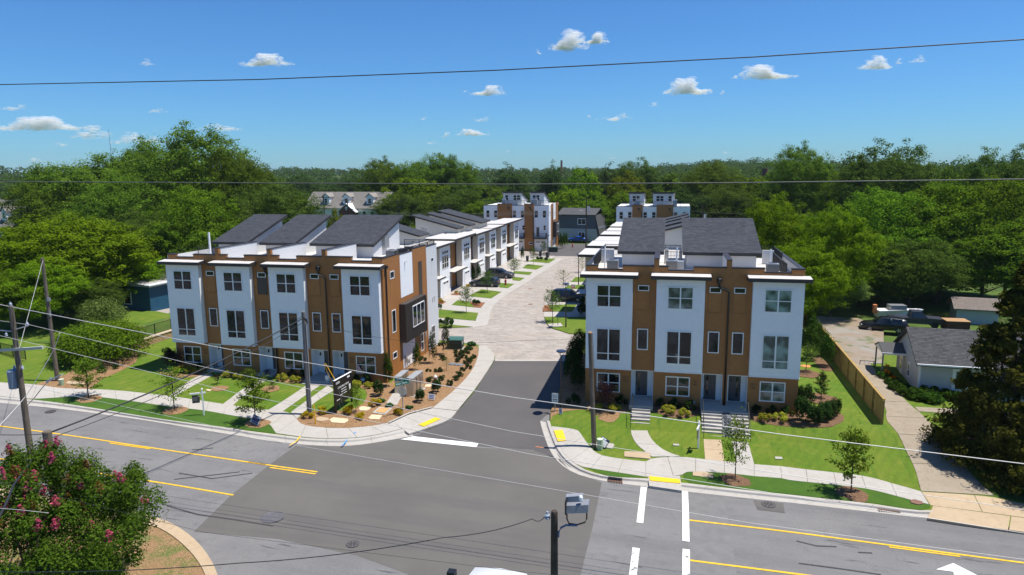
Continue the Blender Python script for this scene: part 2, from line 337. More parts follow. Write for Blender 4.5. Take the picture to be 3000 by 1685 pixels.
def slabs(name, A, B, mat, off=LAND + .03, seg=1.7, part='slab', thick=.12, zf=None):
    """a walk between two edge lines, cast in separate slabs with open joints"""
    root = T(name, None, None); root['kind'] = 'structure'
    A = smooth_line([Vector((p[0], p[1], 0)) for p in A]); B = smooth_line([Vector((p[0], p[1], 0)) for p in B])
    n = max(1, round((resample(A, 1)[1] + resample(B, 1)[1]) / 2 / seg)); a, _ = resample(A, n * 3); b, _ = resample(B, n * 3); f2 = zf or gz
    for k in range(n):
        m = MB(); top = []
        for j in range(4):
            i = k * 3 + j; t = .02 if j == 0 else (-.02 if j == 3 else 0); i2 = min(max(i + (1 if t > 0 else -1 if t < 0 else 0), 0), n * 3)
            for L in (a, b):
                p = L[i].lerp(L[i2], abs(t)); top.append(Vector((p.x, p.y, f2(p.x, p.y) + off + rng.uniform(-.001, .001))))
        m.v = [tuple(p) for p in top] + [(p.x, p.y, p.z - thick) for p in top]
        for j in range(3): m.f.append((2 * j, 2 * j + 1, 2 * j + 3, 2 * j + 2))
        for j in range(3): m.f += [(2 * j, 2 * j + 2, 2 * j + 10, 2 * j + 8), (2 * j + 1, 2 * j + 9, 2 * j + 11, 2 * j + 3)]
        m.f += [(0, 8, 9, 1), (6, 7, 15, 14)]
        me_o = m.build(part, mat, root)
    return root
def kerb(name, O, Bk, mat, seg=3.0, hgt=.15):
    """gutter edge line O and back line Bk (both from survey): gutter pan + upright kerb, in cast lengths"""
    root = T(name, None, None); root['kind'] = 'structure'
    O = smooth_line([Vector((p[0], p[1], 0)) for p in O]); Bk = smooth_line([Vector((p[0], p[1], 0)) for p in Bk])
    n = max(1, round(resample(O, 1)[1] / seg)); a, _ = resample(O, n * 4); b, _ = resample(Bk, n * 4)
    prof = ((0, .012), (.52, .0), (.62, .03), (.68, hgt - .02), (.72, hgt), (1.0, hgt + .004), (1.0, -.1), (0, -.1))
    for k in range(n):
        m = MB(); P = len(prof)
        for j in range(5):
            i = k * 4 + j; e = .006 if j == 0 else (-.006 if j == 4 else 0)
            for t, h in prof:
                p = a[i].lerp(b[i], t); i2 = min(max(i + (1 if e > 0 else -1 if e < 0 else 0), 0), n * 4); q = a[i2].lerp(b[i2], t); p = p.lerp(q, abs(e) * 2)
                m.v.append((p.x, p.y, gz(p.x, p.y) + h + .004))
        for j in range(4):
            for q in range(P): m.f.append((j * P + q, j * P + (q + 1) % P, (j + 1) * P + (q + 1) % P, (j + 1) * P + q))
        m.f += [tuple(range(P)), tuple(4 * P + P - 1 - q for q in range(P))]
        m.build('kerb_length', mat, root)
    return root
def strip(name, pts, width, mat, off=.010, parent=None):
    """painted line along survey points"""
    pts, L = resample(pts, max(2, int(sum((Vector(b[:2]) - Vector(a[:2])).length for a, b in zip(pts, pts[1:])) / 2))); m = MB()
    for i, p in enumerate(pts):
        t = (pts[min(i + 1, len(pts) - 1)] - pts[max(i - 1, 0)]).normalized(); nrm = Vector((-t.y, t.x, 0)) * width / 2
        for q in (p - nrm, p + nrm): m.v.append((q.x, q.y, gz(q.x, q.y) + off))
    for i in range(len(pts) - 1): m.f.append((2 * i, 2 * i + 2, 2 * i + 3, 2 * i + 1))
    o = m.build(name, mat, parent)
    if not parent: o['kind'] = 'structure'
    return o
# ================================================================ GROUND
def hillz(x, y):
    d = math.hypot(x, y)
    z = gz(x, y) if d < 240 else -.5
    if d > 240:
        t = min(1, (d - 240) / 900); z = -.5 + 10 * t * t * (3 - 2 * t) + 4.0 * math.sin(x * .008 + 1) * t + 2.5 * math.sin(x * .021) * t
    return z
gm = MB(); rs = [0, 20, 40, 60, 80, 110, 150, 200, 260, 340, 450, 600, 800, 1100, 1500, 2100, 3000, 4500, 7000, 12000]
NA = 72
for r in rs:
    for k in range(NA):
        a = 2 * math.pi * k / NA; x, y = r * math.cos(a), r * math.sin(a); gm.v.append((x, y, hillz(x, y) - (.3 if r < 230 else .1)))
for i in range(len(rs) - 1):
    for k in range(NA): gm.f.append((i * NA + k, (i + 1) * NA + k, (i + 1) * NA + (k + 1) % NA, i * NA + (k + 1) % NA))
tag(gm.build('ground', WILD), kind='structure')
V2 = lambda s, n: Vector((s, n, 0))
# roads
drape('road', [V2(-150, 8), V2(60, 2), V2(70, 44), V2(18, 44), V2(-4, 44.5), V2(-6, 62), V2(-20, 64), V2(-24, 44.6), V2(-60, 45.5), V2(-150, 46)], ROADOLD, 0.0, step=4, skirt=0)
Zf = ZF
patch_px = [Zf(745, 1121), Zf(690, 1160), Zf(580, 1247), Zf(487, 1338), Zf(700, 1356), Zf(900, 1398), Zf(1040, 1450), Zf(1060, 1520), Zf(1440, 1520), Zf(1462, 1440), Zf(1490, 1330), Zf(1514, 1214),
            Zf(1450, 1190), Zf(1400, 1140), Zf(1300, 1130), Zf(1210, 1127), Zf(1000, 1105), Zf(880, 1122)]
drape('road_patch', [gp(u, v, 0) for u, v in patch_px], ROADNEW, .006, skirt=0)
drape('road_patch', [gp(*Zf(x, y), 0) for x, y in ((1733, 1238), (1818, 1247), (1838, 1330), (1856, 1460), (1730, 1460), (1731, 1330))], M('road_patch_grey', (.165, .16, .155), .92, .12, 1.5, .3, 60), .006, skirt=0)
drape('road_patch', gpx(Z7, [(1730, 1225), (1960, 1250), (1970, 1325), (1760, 1300)], 0), ROADNEW, .012, skirt=0)
st = gpx(Z6, [(1375, 968), (1480, 950), (1600, 895), (1720, 855), (1800, 815), (1850, 735), (1990, 570), (2090, 420), (2150, 330), (2168, 306)], 0) + [gp(1690, 1057, 0)] + gpx(Z7, [(290, 140), (270, 250), (220, 420), (160, 540), (85, 615), (100, 680), (130, 770), (180, 880), (240, 950), (300, 990), (330, 1010)], 0) + [gp(1640, 1345, 0), gp(1560, 1318, 0), gp(1470, 1312, 0), gp(1409, 1308, 0)]
drape('side_street', st, STREET, .012, skirt=0)
drape('far_street', [V2(-30, 140), V2(-12, 140), V2(-8, 160), V2(20, 164), V2(20, 172), V2(-60, 158), V2(-60, 152), V2(-26, 150)], STREET, .03, step=8, skirt=0)
# land
kL_O = [gp(*ZA(x, y), 0) for x, y in ((-900, -10), (-300, 50), (0, 85), (400, 122), (800, 172), (1200, 228), (1600, 298), (1890, 345))] + gpx(Z6, [(0, 945), (200, 985), (520, 1020), (700, 1033), (870, 1037), (1050, 1022), (1250, 990), (1375, 965), (1480, 948)], 0)
kL_B = [gp(*ZA(x, y), .15) for x, y in ((-900, -60), (-300, 0), (0, 33), (250, 55), (700, 115), (1200, 200), (1700, 265), (1890, 290))] + gpx(Z6, [(0, 895), (330, 937), (600, 970), (850, 975), (1050, 962), (1250, 925), (1380, 890), (1440, 872)], .15)
kR_O = gpx(Z7, [(85, 615), (100, 680), (130, 770), (180, 880), (240, 950), (330, 1010), (440, 1050), (600, 1085), (720, 1100), (900, 1122), (1180, 1157), (1600, 1203), (2000, 1246)], 0) + gpx(ZB, [(0, 810), (400, 857), (800, 902), (1000, 927), (1240, 952)], 0)
kR_B = gpx(Z7, [(160, 615), (172, 662), (187, 700), (215, 770), (245, 830), (300, 905), (380, 962), (450, 1000), (610, 1043), (740, 1052), (900, 1055), (1180, 1090), (1600, 1140), (2000, 1182)], .15) + gpx(ZB, [(0, 740), (400, 785), (790, 825), (1000, 862), (1190, 885), (1290, 880)], .15)
walkE_in = gpx(Z6, [(1640, 712), (1760, 620), (1880, 510), (1960, 420), (2010, 330), (2035, 240), (2032, 182)])
walkE_out = gpx(Z6, [(1850, 735), (1990, 570), (2090, 420), (2150, 330), (2172, 280), (2150, 230), (2085, 182)])
landL = [p for p in kL_B] + gpx(Z6, [(1560, 850), (1800, 780)]) + walkE_out + [V2(-24, 66.2), V2(-44.2, 66.2), V2(-60, 68), V2(-150, 68), V2(-150, 47)]
drape('lawn', landL, LAWN, LAND, skirt=.2)
landR = [p for p in kR_B] + [V2(21, 39), V2(70, 32), V2(70, 71), V2(-9, 71.6)] + [gp(1685, 1010)] + [gp(1690, 1057)] + gpx(Z7, [(290, 140), (270, 250), (220, 420), (165, 540)])
drape('lawn', landR, LAWN, LAND, skirt=.2)
kerb('kerb', kL_O, kL_B, CONC); kerb('kerb', kR_O, kR_B, CONC)
# paved court behind
drape('paved_court', [V2(-62, 66.2), V2(-23, 66.2)] + [gp(1451, 1057, 0), gp(1690, 1057, 0), gp(1686, 1005, 0)] + [V2(-9.3, 72), V2(-8, 80), V2(-8, 150), V2(-26, 150), V2(-62, 145)], PAVER, .02, step=4, skirt=.1)
strip('paver_edging', [gp(1451, 1057, 0), gp(1570, 1057, 0), gp(1690, 1057, 0)], .45, CONC, .036)
# walks
seamL_up = gpx(Z4, [(-900, 1020), (-300, 1085), (0, 1110), (290, 1123), (470, 1158), (850, 1163), (1240, 1205), (1500, 1240)]) + gpx(Z6, [(0, 700), (250, 728), (440, 748), (490, 805)])
seamL_lo = gpx(Z4, [(-900, 1115), (-300, 1180), (0, 1215), (240, 1240), (470, 1222), (720, 1214), (1000, 1250), (1340, 1300), (1560, 1320)]) + gpx(Z6, [(0, 788), (240, 818), (315, 926)])
slabs('sidewalk', seamL_up, seamL_lo, CONC)
slabs('sidewalk', gpx(Z6, [(490, 805), (525, 855), (700, 880), (900, 886), (1100, 869), (1250, 842), (1300, 828)]), gpx(Z6, [(315, 926), (600, 968), (850, 973), (1050, 960), (1250, 923), (1380, 888), (1440, 872)]), CONC)
slabs('sidewalk', gpx(Z6, [(1300, 828), (1420, 775), (1560, 732), (1640, 714)]), gpx(Z6, [(1440, 930), (1600, 880), (1720, 840), (1800, 800), (1848, 738)]), CONC, off=LAND + .03)
slabs('sidewalk', walkE_in, walkE_out, CONC)
wk = gpx(Z6, [(1270, 845), (1420, 772), (1560, 725), (1640, 712)]); strip('kerb_wing', wk, .16, CONC, LAND + .12)
slabs('sidewalk', gpx(Z7, [(180, 658), (380, 682), (400, 720), (470, 820), (540, 880), (680, 905), (900, 930)]), gpx(Z7, [(172, 662), (215, 770), (245, 830), (300, 905), (380, 962), (450, 978), (900, 1046)]), CONC)
slabs('sidewalk', gpx(Z7, [(900, 930), (945, 900), (1170, 890), (1355, 912), (1505, 927), (1735, 950)]), gpx(Z7, [(900, 1046), (920, 1052), (1165, 1040), (1190, 1020), (1230, 1003), (1500, 1015), (1735, 1042)]), CONC)
slabs('sidewalk', gpx(Z7, [(1735, 950), (2000, 970)]) + gpx(ZB, [(0, 505), (400, 550), (730, 585), (1000, 665), (1190, 720)]), gpx(Z7, [(1735, 1042), (2000, 1062)]) + gpx(ZB, [(0, 617), (340, 650), (700, 690), (850, 725), (1090, 790), (1260, 832)]), CONC)
slabs('dropped_kerb_ramp', gpx(Z7, [(915, 1050), (1165, 1040)]), gpx(Z7, [(925, 1118), (1180, 1155)]), CONC, off=.165, seg=9, thick=.25)
# front paths of the left block
_L = zoom(460, 940, 6.43); slabs('front_path', gpx(_L, [(890, 1005), (700, 1080), (540, 1180), (430, 1262), (218, 1438)]), gpx(_L, [(1060, 1022), (860, 1130), (640, 1250), (420, 1375), (300, 1450)]), CONC)
slabs('front_path', gpx(Z6, [(150, 478), (80, 520), (0, 575), (-90, 645), (-150, 690)]), gpx(Z6, [(230, 478), (140, 540), (60, 600), (-20, 660), (-60, 700)]), CONC)
slabs('front_path', gpx(Z6, [(605, 500), (500, 570), (380, 650), (250, 728)]), gpx(Z6, [(690, 520), (570, 600), (470, 670), (370, 742)]), CONC)
slabs('front_path', gpx(Z6, [(755, 520), (640, 605), (540, 675), (440, 748)]), gpx(Z6, [(808, 560), (700, 625), (610, 690), (490, 803)]), CONC)
# curved and straight front paths of the right block
slabs('front_path', gpx(Z7, [(785, 688), (790, 730), (830, 800), (900, 855), (950, 892)]), gpx(Z7, [(912, 690), (930, 740), (980, 800), (1060, 855), (1170, 890)]), CONC)
slabs('front_path', gpx(Z7, [(1345, 757), (1350, 830), (1357, 912)]), gpx(Z7, [(1480, 762), (1492, 840), (1506, 927)]), TANCONC)
slabs('front_path', gpx(Z7, [(1560, 772), (1580, 850), (1605, 938)]), gpx(Z7, [(1688, 780), (1710, 860), (1735, 950)]), CONC)
# verges, beds
verge = lambda pts: drape('verge', pts, LAWN2, LAND + .02, skirt=.05)
verge(gpx(ZA, [(250, 57), (700, 117), (1200, 202), (1700, 268), (1890, 292)]) + gpx(Z6, [(310, 928), (240, 818), (0, 788)]) + gpx(Z4, [(1560, 1320), (1340, 1300), (1000, 1250), (720, 1214), (470, 1222)]))
verge(gpx(Z7, [(450, 978), (540, 970), (900, 1046), (890, 1052), (740, 1050), (610, 1040)]))
verge(gpx(Z7, [(1190, 1022), (1230, 1003), (1500, 1015), (1735, 1042), (2000, 1062)]) + gpx(ZB, [(0, 617), (340, 650), (700, 690), (850, 725), (1090, 790), (1210, 825), (1270, 835), (1265, 860), (1190, 880), (1000, 858), (790, 822), (400, 782), (0, 738)]) + gpx(Z7, [(2000, 1178), (1600, 1137), (1240, 1092), (1190, 1062)]))
bed = lambda pts, mat=MULCH, off=LAND + .025: drape('mulch_bed', pts, mat, off, skirt=.04)
bed(gpx(Z6, [(490, 807), (550, 765), (620, 740), (800, 732), (900, 738), (985, 715), (1055, 675), (1088, 605), (1075, 560), (990, 520), (960, 500), (940, 470), (1100, 470), (1290, 500), (1400, 380), (1690, 155), (1890, 175), (2025, 190), (2035, 240), (2010, 330), (1960, 420), (1880, 510), (1760, 620), (1640, 710), (1560, 728), (1420, 768), (1250, 840), (1100, 867), (900, 883), (700, 877), (525, 853)]))
bed(gpx(Z6, [(310, 440), (560, 440), (600, 480), (560, 505), (400, 500), (330, 482)]))
bed(gpx(Z6, [(-30, 390), (160, 420), (150, 450), (90, 475), (0, 462), (-60, 450), (-160, 440), (-140, 410)]))
bed(gpx(Z4, [(1200, 1010), (1250, 1050), (1400, 1075), (1540, 1060), (1600, 1020), (1380, 985)]))
bed(gpx(Z4, [(1065, 880), (1050, 950), (950, 1010), (780, 1085), (700, 1160), (560, 1158), (300, 1140), (280, 1120), (500, 1050), (640, 960), (900, 860)]))
bed(gpx(Z7, [(170, 615), (180, 580), (250, 545), (370, 530), (440, 530), (500, 530), (530, 600), (600, 625), (650, 625), (690, 590), (700, 560), (780, 535), (800, 490), (770, 450), (440, 440), (440, 100), (380, 60), (300, 150), (270, 260), (220, 430), (165, 545)]))
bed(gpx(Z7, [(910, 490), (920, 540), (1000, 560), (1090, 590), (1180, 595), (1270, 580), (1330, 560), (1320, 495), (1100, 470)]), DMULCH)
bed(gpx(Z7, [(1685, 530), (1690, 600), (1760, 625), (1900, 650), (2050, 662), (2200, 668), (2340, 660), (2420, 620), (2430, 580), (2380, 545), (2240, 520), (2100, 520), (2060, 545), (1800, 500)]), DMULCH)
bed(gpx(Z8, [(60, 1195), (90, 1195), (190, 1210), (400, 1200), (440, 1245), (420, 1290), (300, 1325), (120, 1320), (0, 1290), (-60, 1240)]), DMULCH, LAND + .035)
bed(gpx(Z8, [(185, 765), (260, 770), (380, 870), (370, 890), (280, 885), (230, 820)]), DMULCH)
def disc(name, c, r, mat, off=LAND + .03, k=14, sq=1.0):
    return drape(name, [V2(c.x + r * math.cos(2 * math.pi * j / k) * rng.uniform(.85, 1.12), c.y + sq * r * math.sin(2 * math.pi * j / k) * rng.uniform(.85, 1.12)) for j in range(k)], mat, off, skirt=.03)
RINGS = []
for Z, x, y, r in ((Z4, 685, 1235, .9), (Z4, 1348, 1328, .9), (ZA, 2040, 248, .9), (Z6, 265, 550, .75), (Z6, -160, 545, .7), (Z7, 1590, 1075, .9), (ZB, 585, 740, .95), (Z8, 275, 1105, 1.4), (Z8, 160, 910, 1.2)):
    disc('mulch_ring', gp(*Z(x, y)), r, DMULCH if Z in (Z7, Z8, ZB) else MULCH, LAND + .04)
# old driveway and its apron, gravel yard
dl = gpx(Z8, [(520, 830), (545, 900), (640, 1010), (770, 1150), (790, 1230)]) + gpx(ZB, [(860, 70), (1000, 230), (1100, 440), (1150, 550), (1190, 715)])
dr = gpx(Z8, [(655, 832), (730, 930), (800, 975), (900, 1090), (1010, 1190)]) + gpx(ZB, [(1170, 20), (1300, 150), (1480, 380), (1640, 590), (1830, 755)])
slabs('driveway', dl, dr, OLDCONC, off=LAND + .03, seg=3.4)
slabs('driveway_apron', gpx(ZB, [(1190, 720), (1830, 760), (2088, 835), (2700, 900)]), gpx(ZB, [(1270, 838), (1600, 880), (2088, 945), (2700, 1030)]), TANCONC, off=LAND + .02, seg=3)
slabs('driveway_apron', gpx(ZB, [(1290, 842), (1600, 884), (2088, 950), (2700, 1035)]), gpx(ZB, [(1240, 952), (1600, 1008), (2088, 1072), (2700, 1150)]), TANCONC, off=LAND + .02, seg=4)
drape('gravel_yard', gpx(Z8, [(150, 460), (560, 480), (760, 560), (760, 830), (520, 832), (400, 720), (200, 520)]) , GRAVEL, LAND + .03, skirt=.02)
slabs('garden_path', gpx(Z8, [(1000, 1165), (1300, 1180), (1500, 1190)]), gpx(Z8, [(1030, 1200), (1300, 1218), (1500, 1230)]), OLDCONC)
# near corner at the bottom left
nc = [gp(*Zf(x, y)) for x, y in ((-300, 1180), (0, 1258), (200, 1290), (380, 1312), (430, 1340), (470, 1375), (505, 1410), (530, 1450), (545, 1520), (250, 1600), (-300, 1600))]
drape('lawn', nc, SOIL, LAND - .02, skirt=.15)
kerb('kerb', [gp(*Zf(x, y), 0) for x, y in ((-300, 1150), (0, 1222), (200, 1262), (395, 1300), (450, 1325), (497, 1362), (530, 1405), (550, 1450), (565, 1530))], [gp(*Zf(x, y), .15) for x, y in ((-300, 1180), (0, 1256), (200, 1290), (380, 1318), (425, 1340), (468, 1375), (500, 1412), (522, 1455), (535, 1530))], TANCONC)
# row yards: drives in concrete, lawns between
drape('driveway_court', [V2(-31.4, 72), V2(-24.6, 73.4)] + gpx(Zb, [(1205, 1440), (1235, 1280), (1300, 1095), (1360, 975), (1460, 855), (1600, 752), (1845, 592), (2150, 412), (2385, 268), (2572, 140)]) + [V2(-24.2, 140), V2(-31.4, 140)], CONC, .05, skirt=.08)
slabs('sidewalk', gpx(Zb, [(1205, 1440), (1235, 1280), (1300, 1095), (1360, 975), (1460, 855), (1600, 752), (1845, 592), (2150, 412), (2385, 268), (2572, 140)], .05) + [V2(-23.6, 136)], gpx(Zb, [(1500, 1400), (1560, 1225), (1582, 1080), (1640, 960), (1720, 860), (1850, 758), (2080, 600), (2310, 470), (2520, 330)], .05) + [V2(-21.9, 128), V2(-21.9, 136)], CONC, off=.065, seg=2.2)
for p in ([(360, 1045), (400, 1012), (700, 1040), (1298, 1095), (1235, 1278), (365, 1206)], [(670, 905), (810, 795), (1080, 830), (1200, 965), (1040, 945)], [(1065, 700), (1370, 540), (1845, 598), (1602, 753), (1200, 715)], [(1790, 388), (2148, 412), (1992, 513), (1790, 493)], [(2100, 250), (2388, 270), (2282, 343), (2100, 325)], [(2068, 163), (2170, 110), (2572, 138), (2505, 203)], [(370, 1345), (640, 1370), (1170, 1420), (700, 1440), (372, 1440)]):
    drape('yard_lawn', gpx(Zb, p, .1), LAWN, .085, skirt=.05)
for p in ([(1195, 770), (1245, 735), (1395, 750), (1325, 785)], [(1240, 708), (1340, 680), (1505, 685), (1440, 725)]): drape('yard_lawn', gpx(Z3, p, .1), LAWN, .085, skirt=.05)
RMULCH = multi('reddish_mulch', [(.26, .10, .045), (1, .35, .7, (.32, .14, .065)), (16, .45, .62, (.12, .045, .02))], .95, .9, 26)
for p in ([(1085, 830), (1455, 856), (1358, 972), (1200, 964)], [(350, 800), (540, 830), (460, 885), (352, 880)], [(650, 650), (850, 620), (900, 660), (800, 680), (660, 668)]): drape('mulch_bed', gpx(Zb, p, .1), RMULCH, .10, skirt=.03)
for p in ([(355, 1108), (400, 1225), (480, 1312), (850, 1427), (1160, 1440), (1160, 1108)], [(330, 1003), (332, 955), (360, 882), (760, 870), (980, 870), (900, 1003)], [(690, 570), (840, 500), (1165, 487), (1165, 562)], [(870, 430), (960, 338), (1165, 340), (1165, 425)]): drape('yard_lawn', gpx(Zh, p, .1), LAWN, .10, skirt=.05)
drape('driveway_court', gpx(Zh, [(345, 1010), (900, 1008), (980, 875), (1165, 880), (1165, 1105), (360, 1105)], .06), CONC, .06, skirt=.05)
drape('driveway_court', [gp(*Zh(350, 880), .06), gp(*Zh(640, 590), .06), gp(*Zh(850, 430), .06), gp(*Zh(1000, 300), .06), V2(-15.8, 138), V2(-10.4, 138), V2(-10.4, 88), gp(*Zh(1165, 870), .06)], CONC, .05, skirt=.05)
drape('mulch_bed', gpx(Zh, [(332, 1003), (332, 955), (360, 882), (440, 890), (520, 1003)], .1), RMULCH, .12, skirt=.03)
# markings
yl1 = [gp(*ZA(x, y), 0) for x, y in ((-700, 170), (0, 268), (340, 312), (800, 378), (1300, 455), (2150, 580))] + gpx(Z6, [(0, 1158), (275, 1200), (665, 1254)], 0)
strip('lane_line', yl1, .13, YELLOW, .018)
strip('lane_line', gpx(Z6, [(262, 1216), (650, 1271)], 0), .12, YELLOW, .018)
strip('lane_line', [gp(*ZA(x, y), 0) for x, y in ((870, 402), (1190, 448))], .12, YELLOW, .018)
strip('lane_line', [gp(*ZA(x, y), 0) for x, y in ((-700, 425), (0, 527), (340, 575), (1285, 718), (1850, 815))], .13, YELLOW, .018)
ZC = zoom(1300, 1350, 2.576)
strip('lane_line', gpx(ZC, [(1855, 450), (2576, 533)], 0) + gpx(ZB, [(0, 1065), (900, 1185), (2088, 1342), (2500, 1396)], 0), .14, YELLOW, .018)
strip('lane_line', gpx(ZB, [(910, 1203), (1530, 1286)], 0), .12, YELLOW, .018)
strip('lane_line', gpx(ZC, [(1850, 752), (2576, 845), (3200, 925)], 0), .14, YELLOW, .018)
WORN = multi('worn_white_paint', [(.74, .73, .70), ((3, 3, 1), .56, .62, (.17, .165, .16))], .7, 0)
strip('crosswalk_line', gpx(ZC, [(1510, 200), (1490, 380), (1480, 470)], 0), .36, WPAINT, .02); strip('crosswalk_line', gpx(ZC, [(1452, 660), (1440, 760), (1425, 880)], 0), .36, WORN, .02)
strip('crosswalk_line', gpx(ZC, [(1820, 233), (1826, 400), (1828, 610)], 0), .36, WPAINT, .02); strip('crosswalk_line', gpx(ZC, [(1830, 670), (1829, 760), (1828, 890)], 0), .36, WORN, .02)
drape('stop_line', gpx(Z6, [(1370, 978), (1480, 953), (2033, 1012), (2012, 1045)], 0), WPAINT, .026, skirt=0)
drape('turn_arrow', gpx(ZB, [(1320, 1400), (1470, 1345), (1680, 1450), (1560, 1460), (1600, 1560), (1500, 1560), (1470, 1420)], 0), WPAINT, .02, skirt=0)
# raised dome mats on the ramps
def tactile(pts, off, worn=False):
    o = drape('tactile_paving', pts, YELLOWT, off, skirt=.03)
tactile(gpx(Z6, [(1522, 858), (1665, 797), (1712, 808), (1568, 874)]), LAND + .075)
tactile(gpx(Z7, [(190, 695), (258, 690), (286, 772), (222, 778)]), LAND + .085)
tactile(gpx(Z7, [(925, 1046), (1160, 1070), (1166, 1102), (932, 1080)]), .20)
# survey spray marks, skid marks
BLUEP = M('blue_spray_paint', (.10, .30, .62), .7); ORANGEP = M('orange_spray_paint', (.75, .25, .08), .7)
strip('utility_mark', gpx(Z6, [(520, 952), (500, 985), (470, 1005), (430, 1030)], .16), .10, YELLOW, .19); strip('utility_mark', gpx(Z6, [(915, 978), (900, 1005), (870, 1030)], .16), .09, BLUEP, .175); strip('utility_mark', gpx(Z6, [(975, 925), (992, 914)], .16), .12, BLUEP, LAND + .045)
strip('utility_mark', gpx(Z7, [(50, 815), (110, 822)], 0), .08, ORANGEP, .03)
disc('utility_mark', gp(*Z8(160, 850)), .45, ORANGEP, LAND + .03, sq=.8)
SKID = M('tyre_rubber_mark', (.055, .053, .053), .9, .3, 8)
for pl in ([(1380, 690), (1560, 660), (1760, 660), (1900, 630)], [(1420, 640), (1600, 680), (1800, 690), (2000, 640)], [(1330, 900), (1500, 960), (1800, 1000), (2164, 1060)], [(1520, 455), (1600, 452), (1690, 440)]): strip('skid_mark', gpx(ZA, pl, 0), .10, SKID, .019)
for pl in ([(100, 1150), (160, 1180), (260, 1192), (450, 1200)], [(120, 1345), (400, 1375), (600, 1420), (840, 1445)], [(640, 1250), (760, 1255)]): strip('skid_mark', gpx(ZB, pl, 0), .10, SKID, .019)
# tree-shaded ground at the left of the block: upper lawn behind the retaining wall
drape('upper_lawn', [V2(-51.6, 54.2), V2(-51.6, 75), V2(-150, 84), V2(-150, 57), V2(-66, 53.5), V2(-56, 53)], multi('rough_upper_lawn', [(.09, .15, .018), (.4, .4, .62, (.06, .11, .015)), (1.2, .55, .72, (.22, .16, .07))], .95, .5, 30), .72, skirt=1.3, step=4, zf=lambda s, n: 0.0)
# ================================================================ BUILDINGS
def lap(m, x0, x1, y, z0, z1, h=.19, d=.022):
    """lap boards on a wall facing -y"""
    z = z0
    while z < z1 - .01:
        zt = min(z1, z + h); m.quad((x0, y - d, z), (x1, y - d, z), (x1, y - .004, zt), (x0, y - .004, zt)); m.quad((x0, y, z), (x1, y, z), (x1, y - d, z), (x0, y - d, z)); z = zt
    return m
def lapx(m, x, y0, y1, z0, z1, h=.19, d=.022, sgn=1):
    z = z0
    while z < z1 - .01:
        zt = min(z1, z + h); a, b = x + sgn * d, x + sgn * .004
        q = [(a, y0, z), (a, y1, z), (b, y1, zt), (b, y0, zt)]; r = [(x, y0, z), (x, y1, z), (a, y1, z), (a, y0, z)]
        if sgn < 0: q.reverse(); r.reverse()
        m.quad(*q); m.quad(*r); z = zt
    return m
def siding(name, parent, mat, rects, side=None):
    m = MB()
    for r in rects:
        if side is None: lap(m, *r)
        else: lapx(m, *r, sgn=side)
    o = m.build(name, mat, parent); o['kind'] = 'stuff'; return o
_wc = {}
def window(parent, x0, x1, y, z0, z1, cols=1, sash=None, fr=.07, glass=GLASS, name='window', side=0, mull=.10, frmat=FRAME):
    """window on a wall facing -y at depth y (side=0), or facing +x at x=y (side=1), -x (side=-1). sash: list of bar heights 0..1; panes are sub-parts"""
    key = (round(x1 - x0, 2), round(z1 - z0, 2), cols, tuple(sash or ()), fr, frmat.name)
    W, Hh = x1 - x0, z1 - z0
    if key not in _wc:
        m = MB(); m.box(0, W, -.05, .03, 0, fr); m.box(0, W, -.05, .03, Hh - fr, Hh); m.box(0, fr, -.05, .03, fr, Hh - fr); m.box(W - fr, W, -.05, .03, fr, Hh - fr)
        cw = W / cols
        for c in range(1, cols): m.box(c * cw - mull / 2, c * cw + mull / 2, -.048, .03, fr, Hh - fr)
        panes = []
        for c in range(cols):
            a = fr if c == 0 else c * cw + mull / 2; b = W - fr if c == cols - 1 else (c + 1) * cw - mull / 2; zs = [fr] + [Hh * q for q in (sash or [])] + [Hh - fr]
            for q in (sash or []): m.box(a, b, -.044, .03, Hh * q - .03, Hh * q + .03)
            for k in range(len(zs) - 1): panes.append((a, b, zs[k] + (.03 if k else 0), zs[k + 1] - (.03 if k < len(zs) - 2 else 0)))
        f = m.build('tmp', frmat); fme = f.data; bpy.data.objects.remove(f)
        pm = []
        for a, b, c0, c1 in panes:
            o = MB().box(a, b, -.028, .02, c0, c1).build('tmp', GLASS); pm.append(o.data); bpy.data.objects.remove(o)
        _wc[key] = (fme, pm)
    fme, pm = _wc[key]
    o = bpy.data.objects.new(name, fme); COL.objects.link(o); o.parent = parent
    if side == 0: o.location = (x0, y, z0)
    elif side == 1: o.location = (y, x0, z0); o.rotation_euler.z = R(90)
    else: o.location = (y, x1, z0); o.rotation_euler.z = R(-90)
    for me in pm:
        p = bpy.data.objects.new('pane', me); COL.objects.link(p); p.parent = o
        g = glass if not isinstance(glass, (list, tuple)) else rng.choice(glass)
        if g is not GLASS: p.material_slots[0].link = 'OBJECT'; p.material_slots[0].material = g
    return o
def railing(parent, p0, p1, z, h=1.05, name='railing', gap=.115):
    m = MB(); a, b = Vector(p0), Vector(p1); L = (b - a).length; d = (b - a) / L
    for t in np.arange(0, L + .01, gap): q = a + d * min(t, L); m.box(q.x - .009, q.x + .009, q.y - .009, q.y + .009, z + .06, z + h)
    nseg = max(1, round(L / 1.8))
    for k in range(nseg + 1): q = a + d * L * k / nseg; m.box(q.x - .028, q.x + .028, q.y - .028, q.y + .028, z, z + h + .03)
    n = Vector((-d.y, d.x)) * .022
    for zz, t in ((z + .05, .03), (z + h - .03, .045)):
        m.hexa([(a.x - n.x, a.y - n.y, zz), (b.x - n.x, b.y - n.y, zz), (b.x + n.x, b.y + n.y, zz), (a.x + n.x, a.y + n.y, zz)] + [(a.x - n.x, a.y - n.y, zz + t), (b.x - n.x, b.y - n.y, zz + t), (b.x + n.x, b.y + n.y, zz + t), (a.x + n.x, a.y + n.y, zz + t)])
    return m.build(name, BLACK, parent)
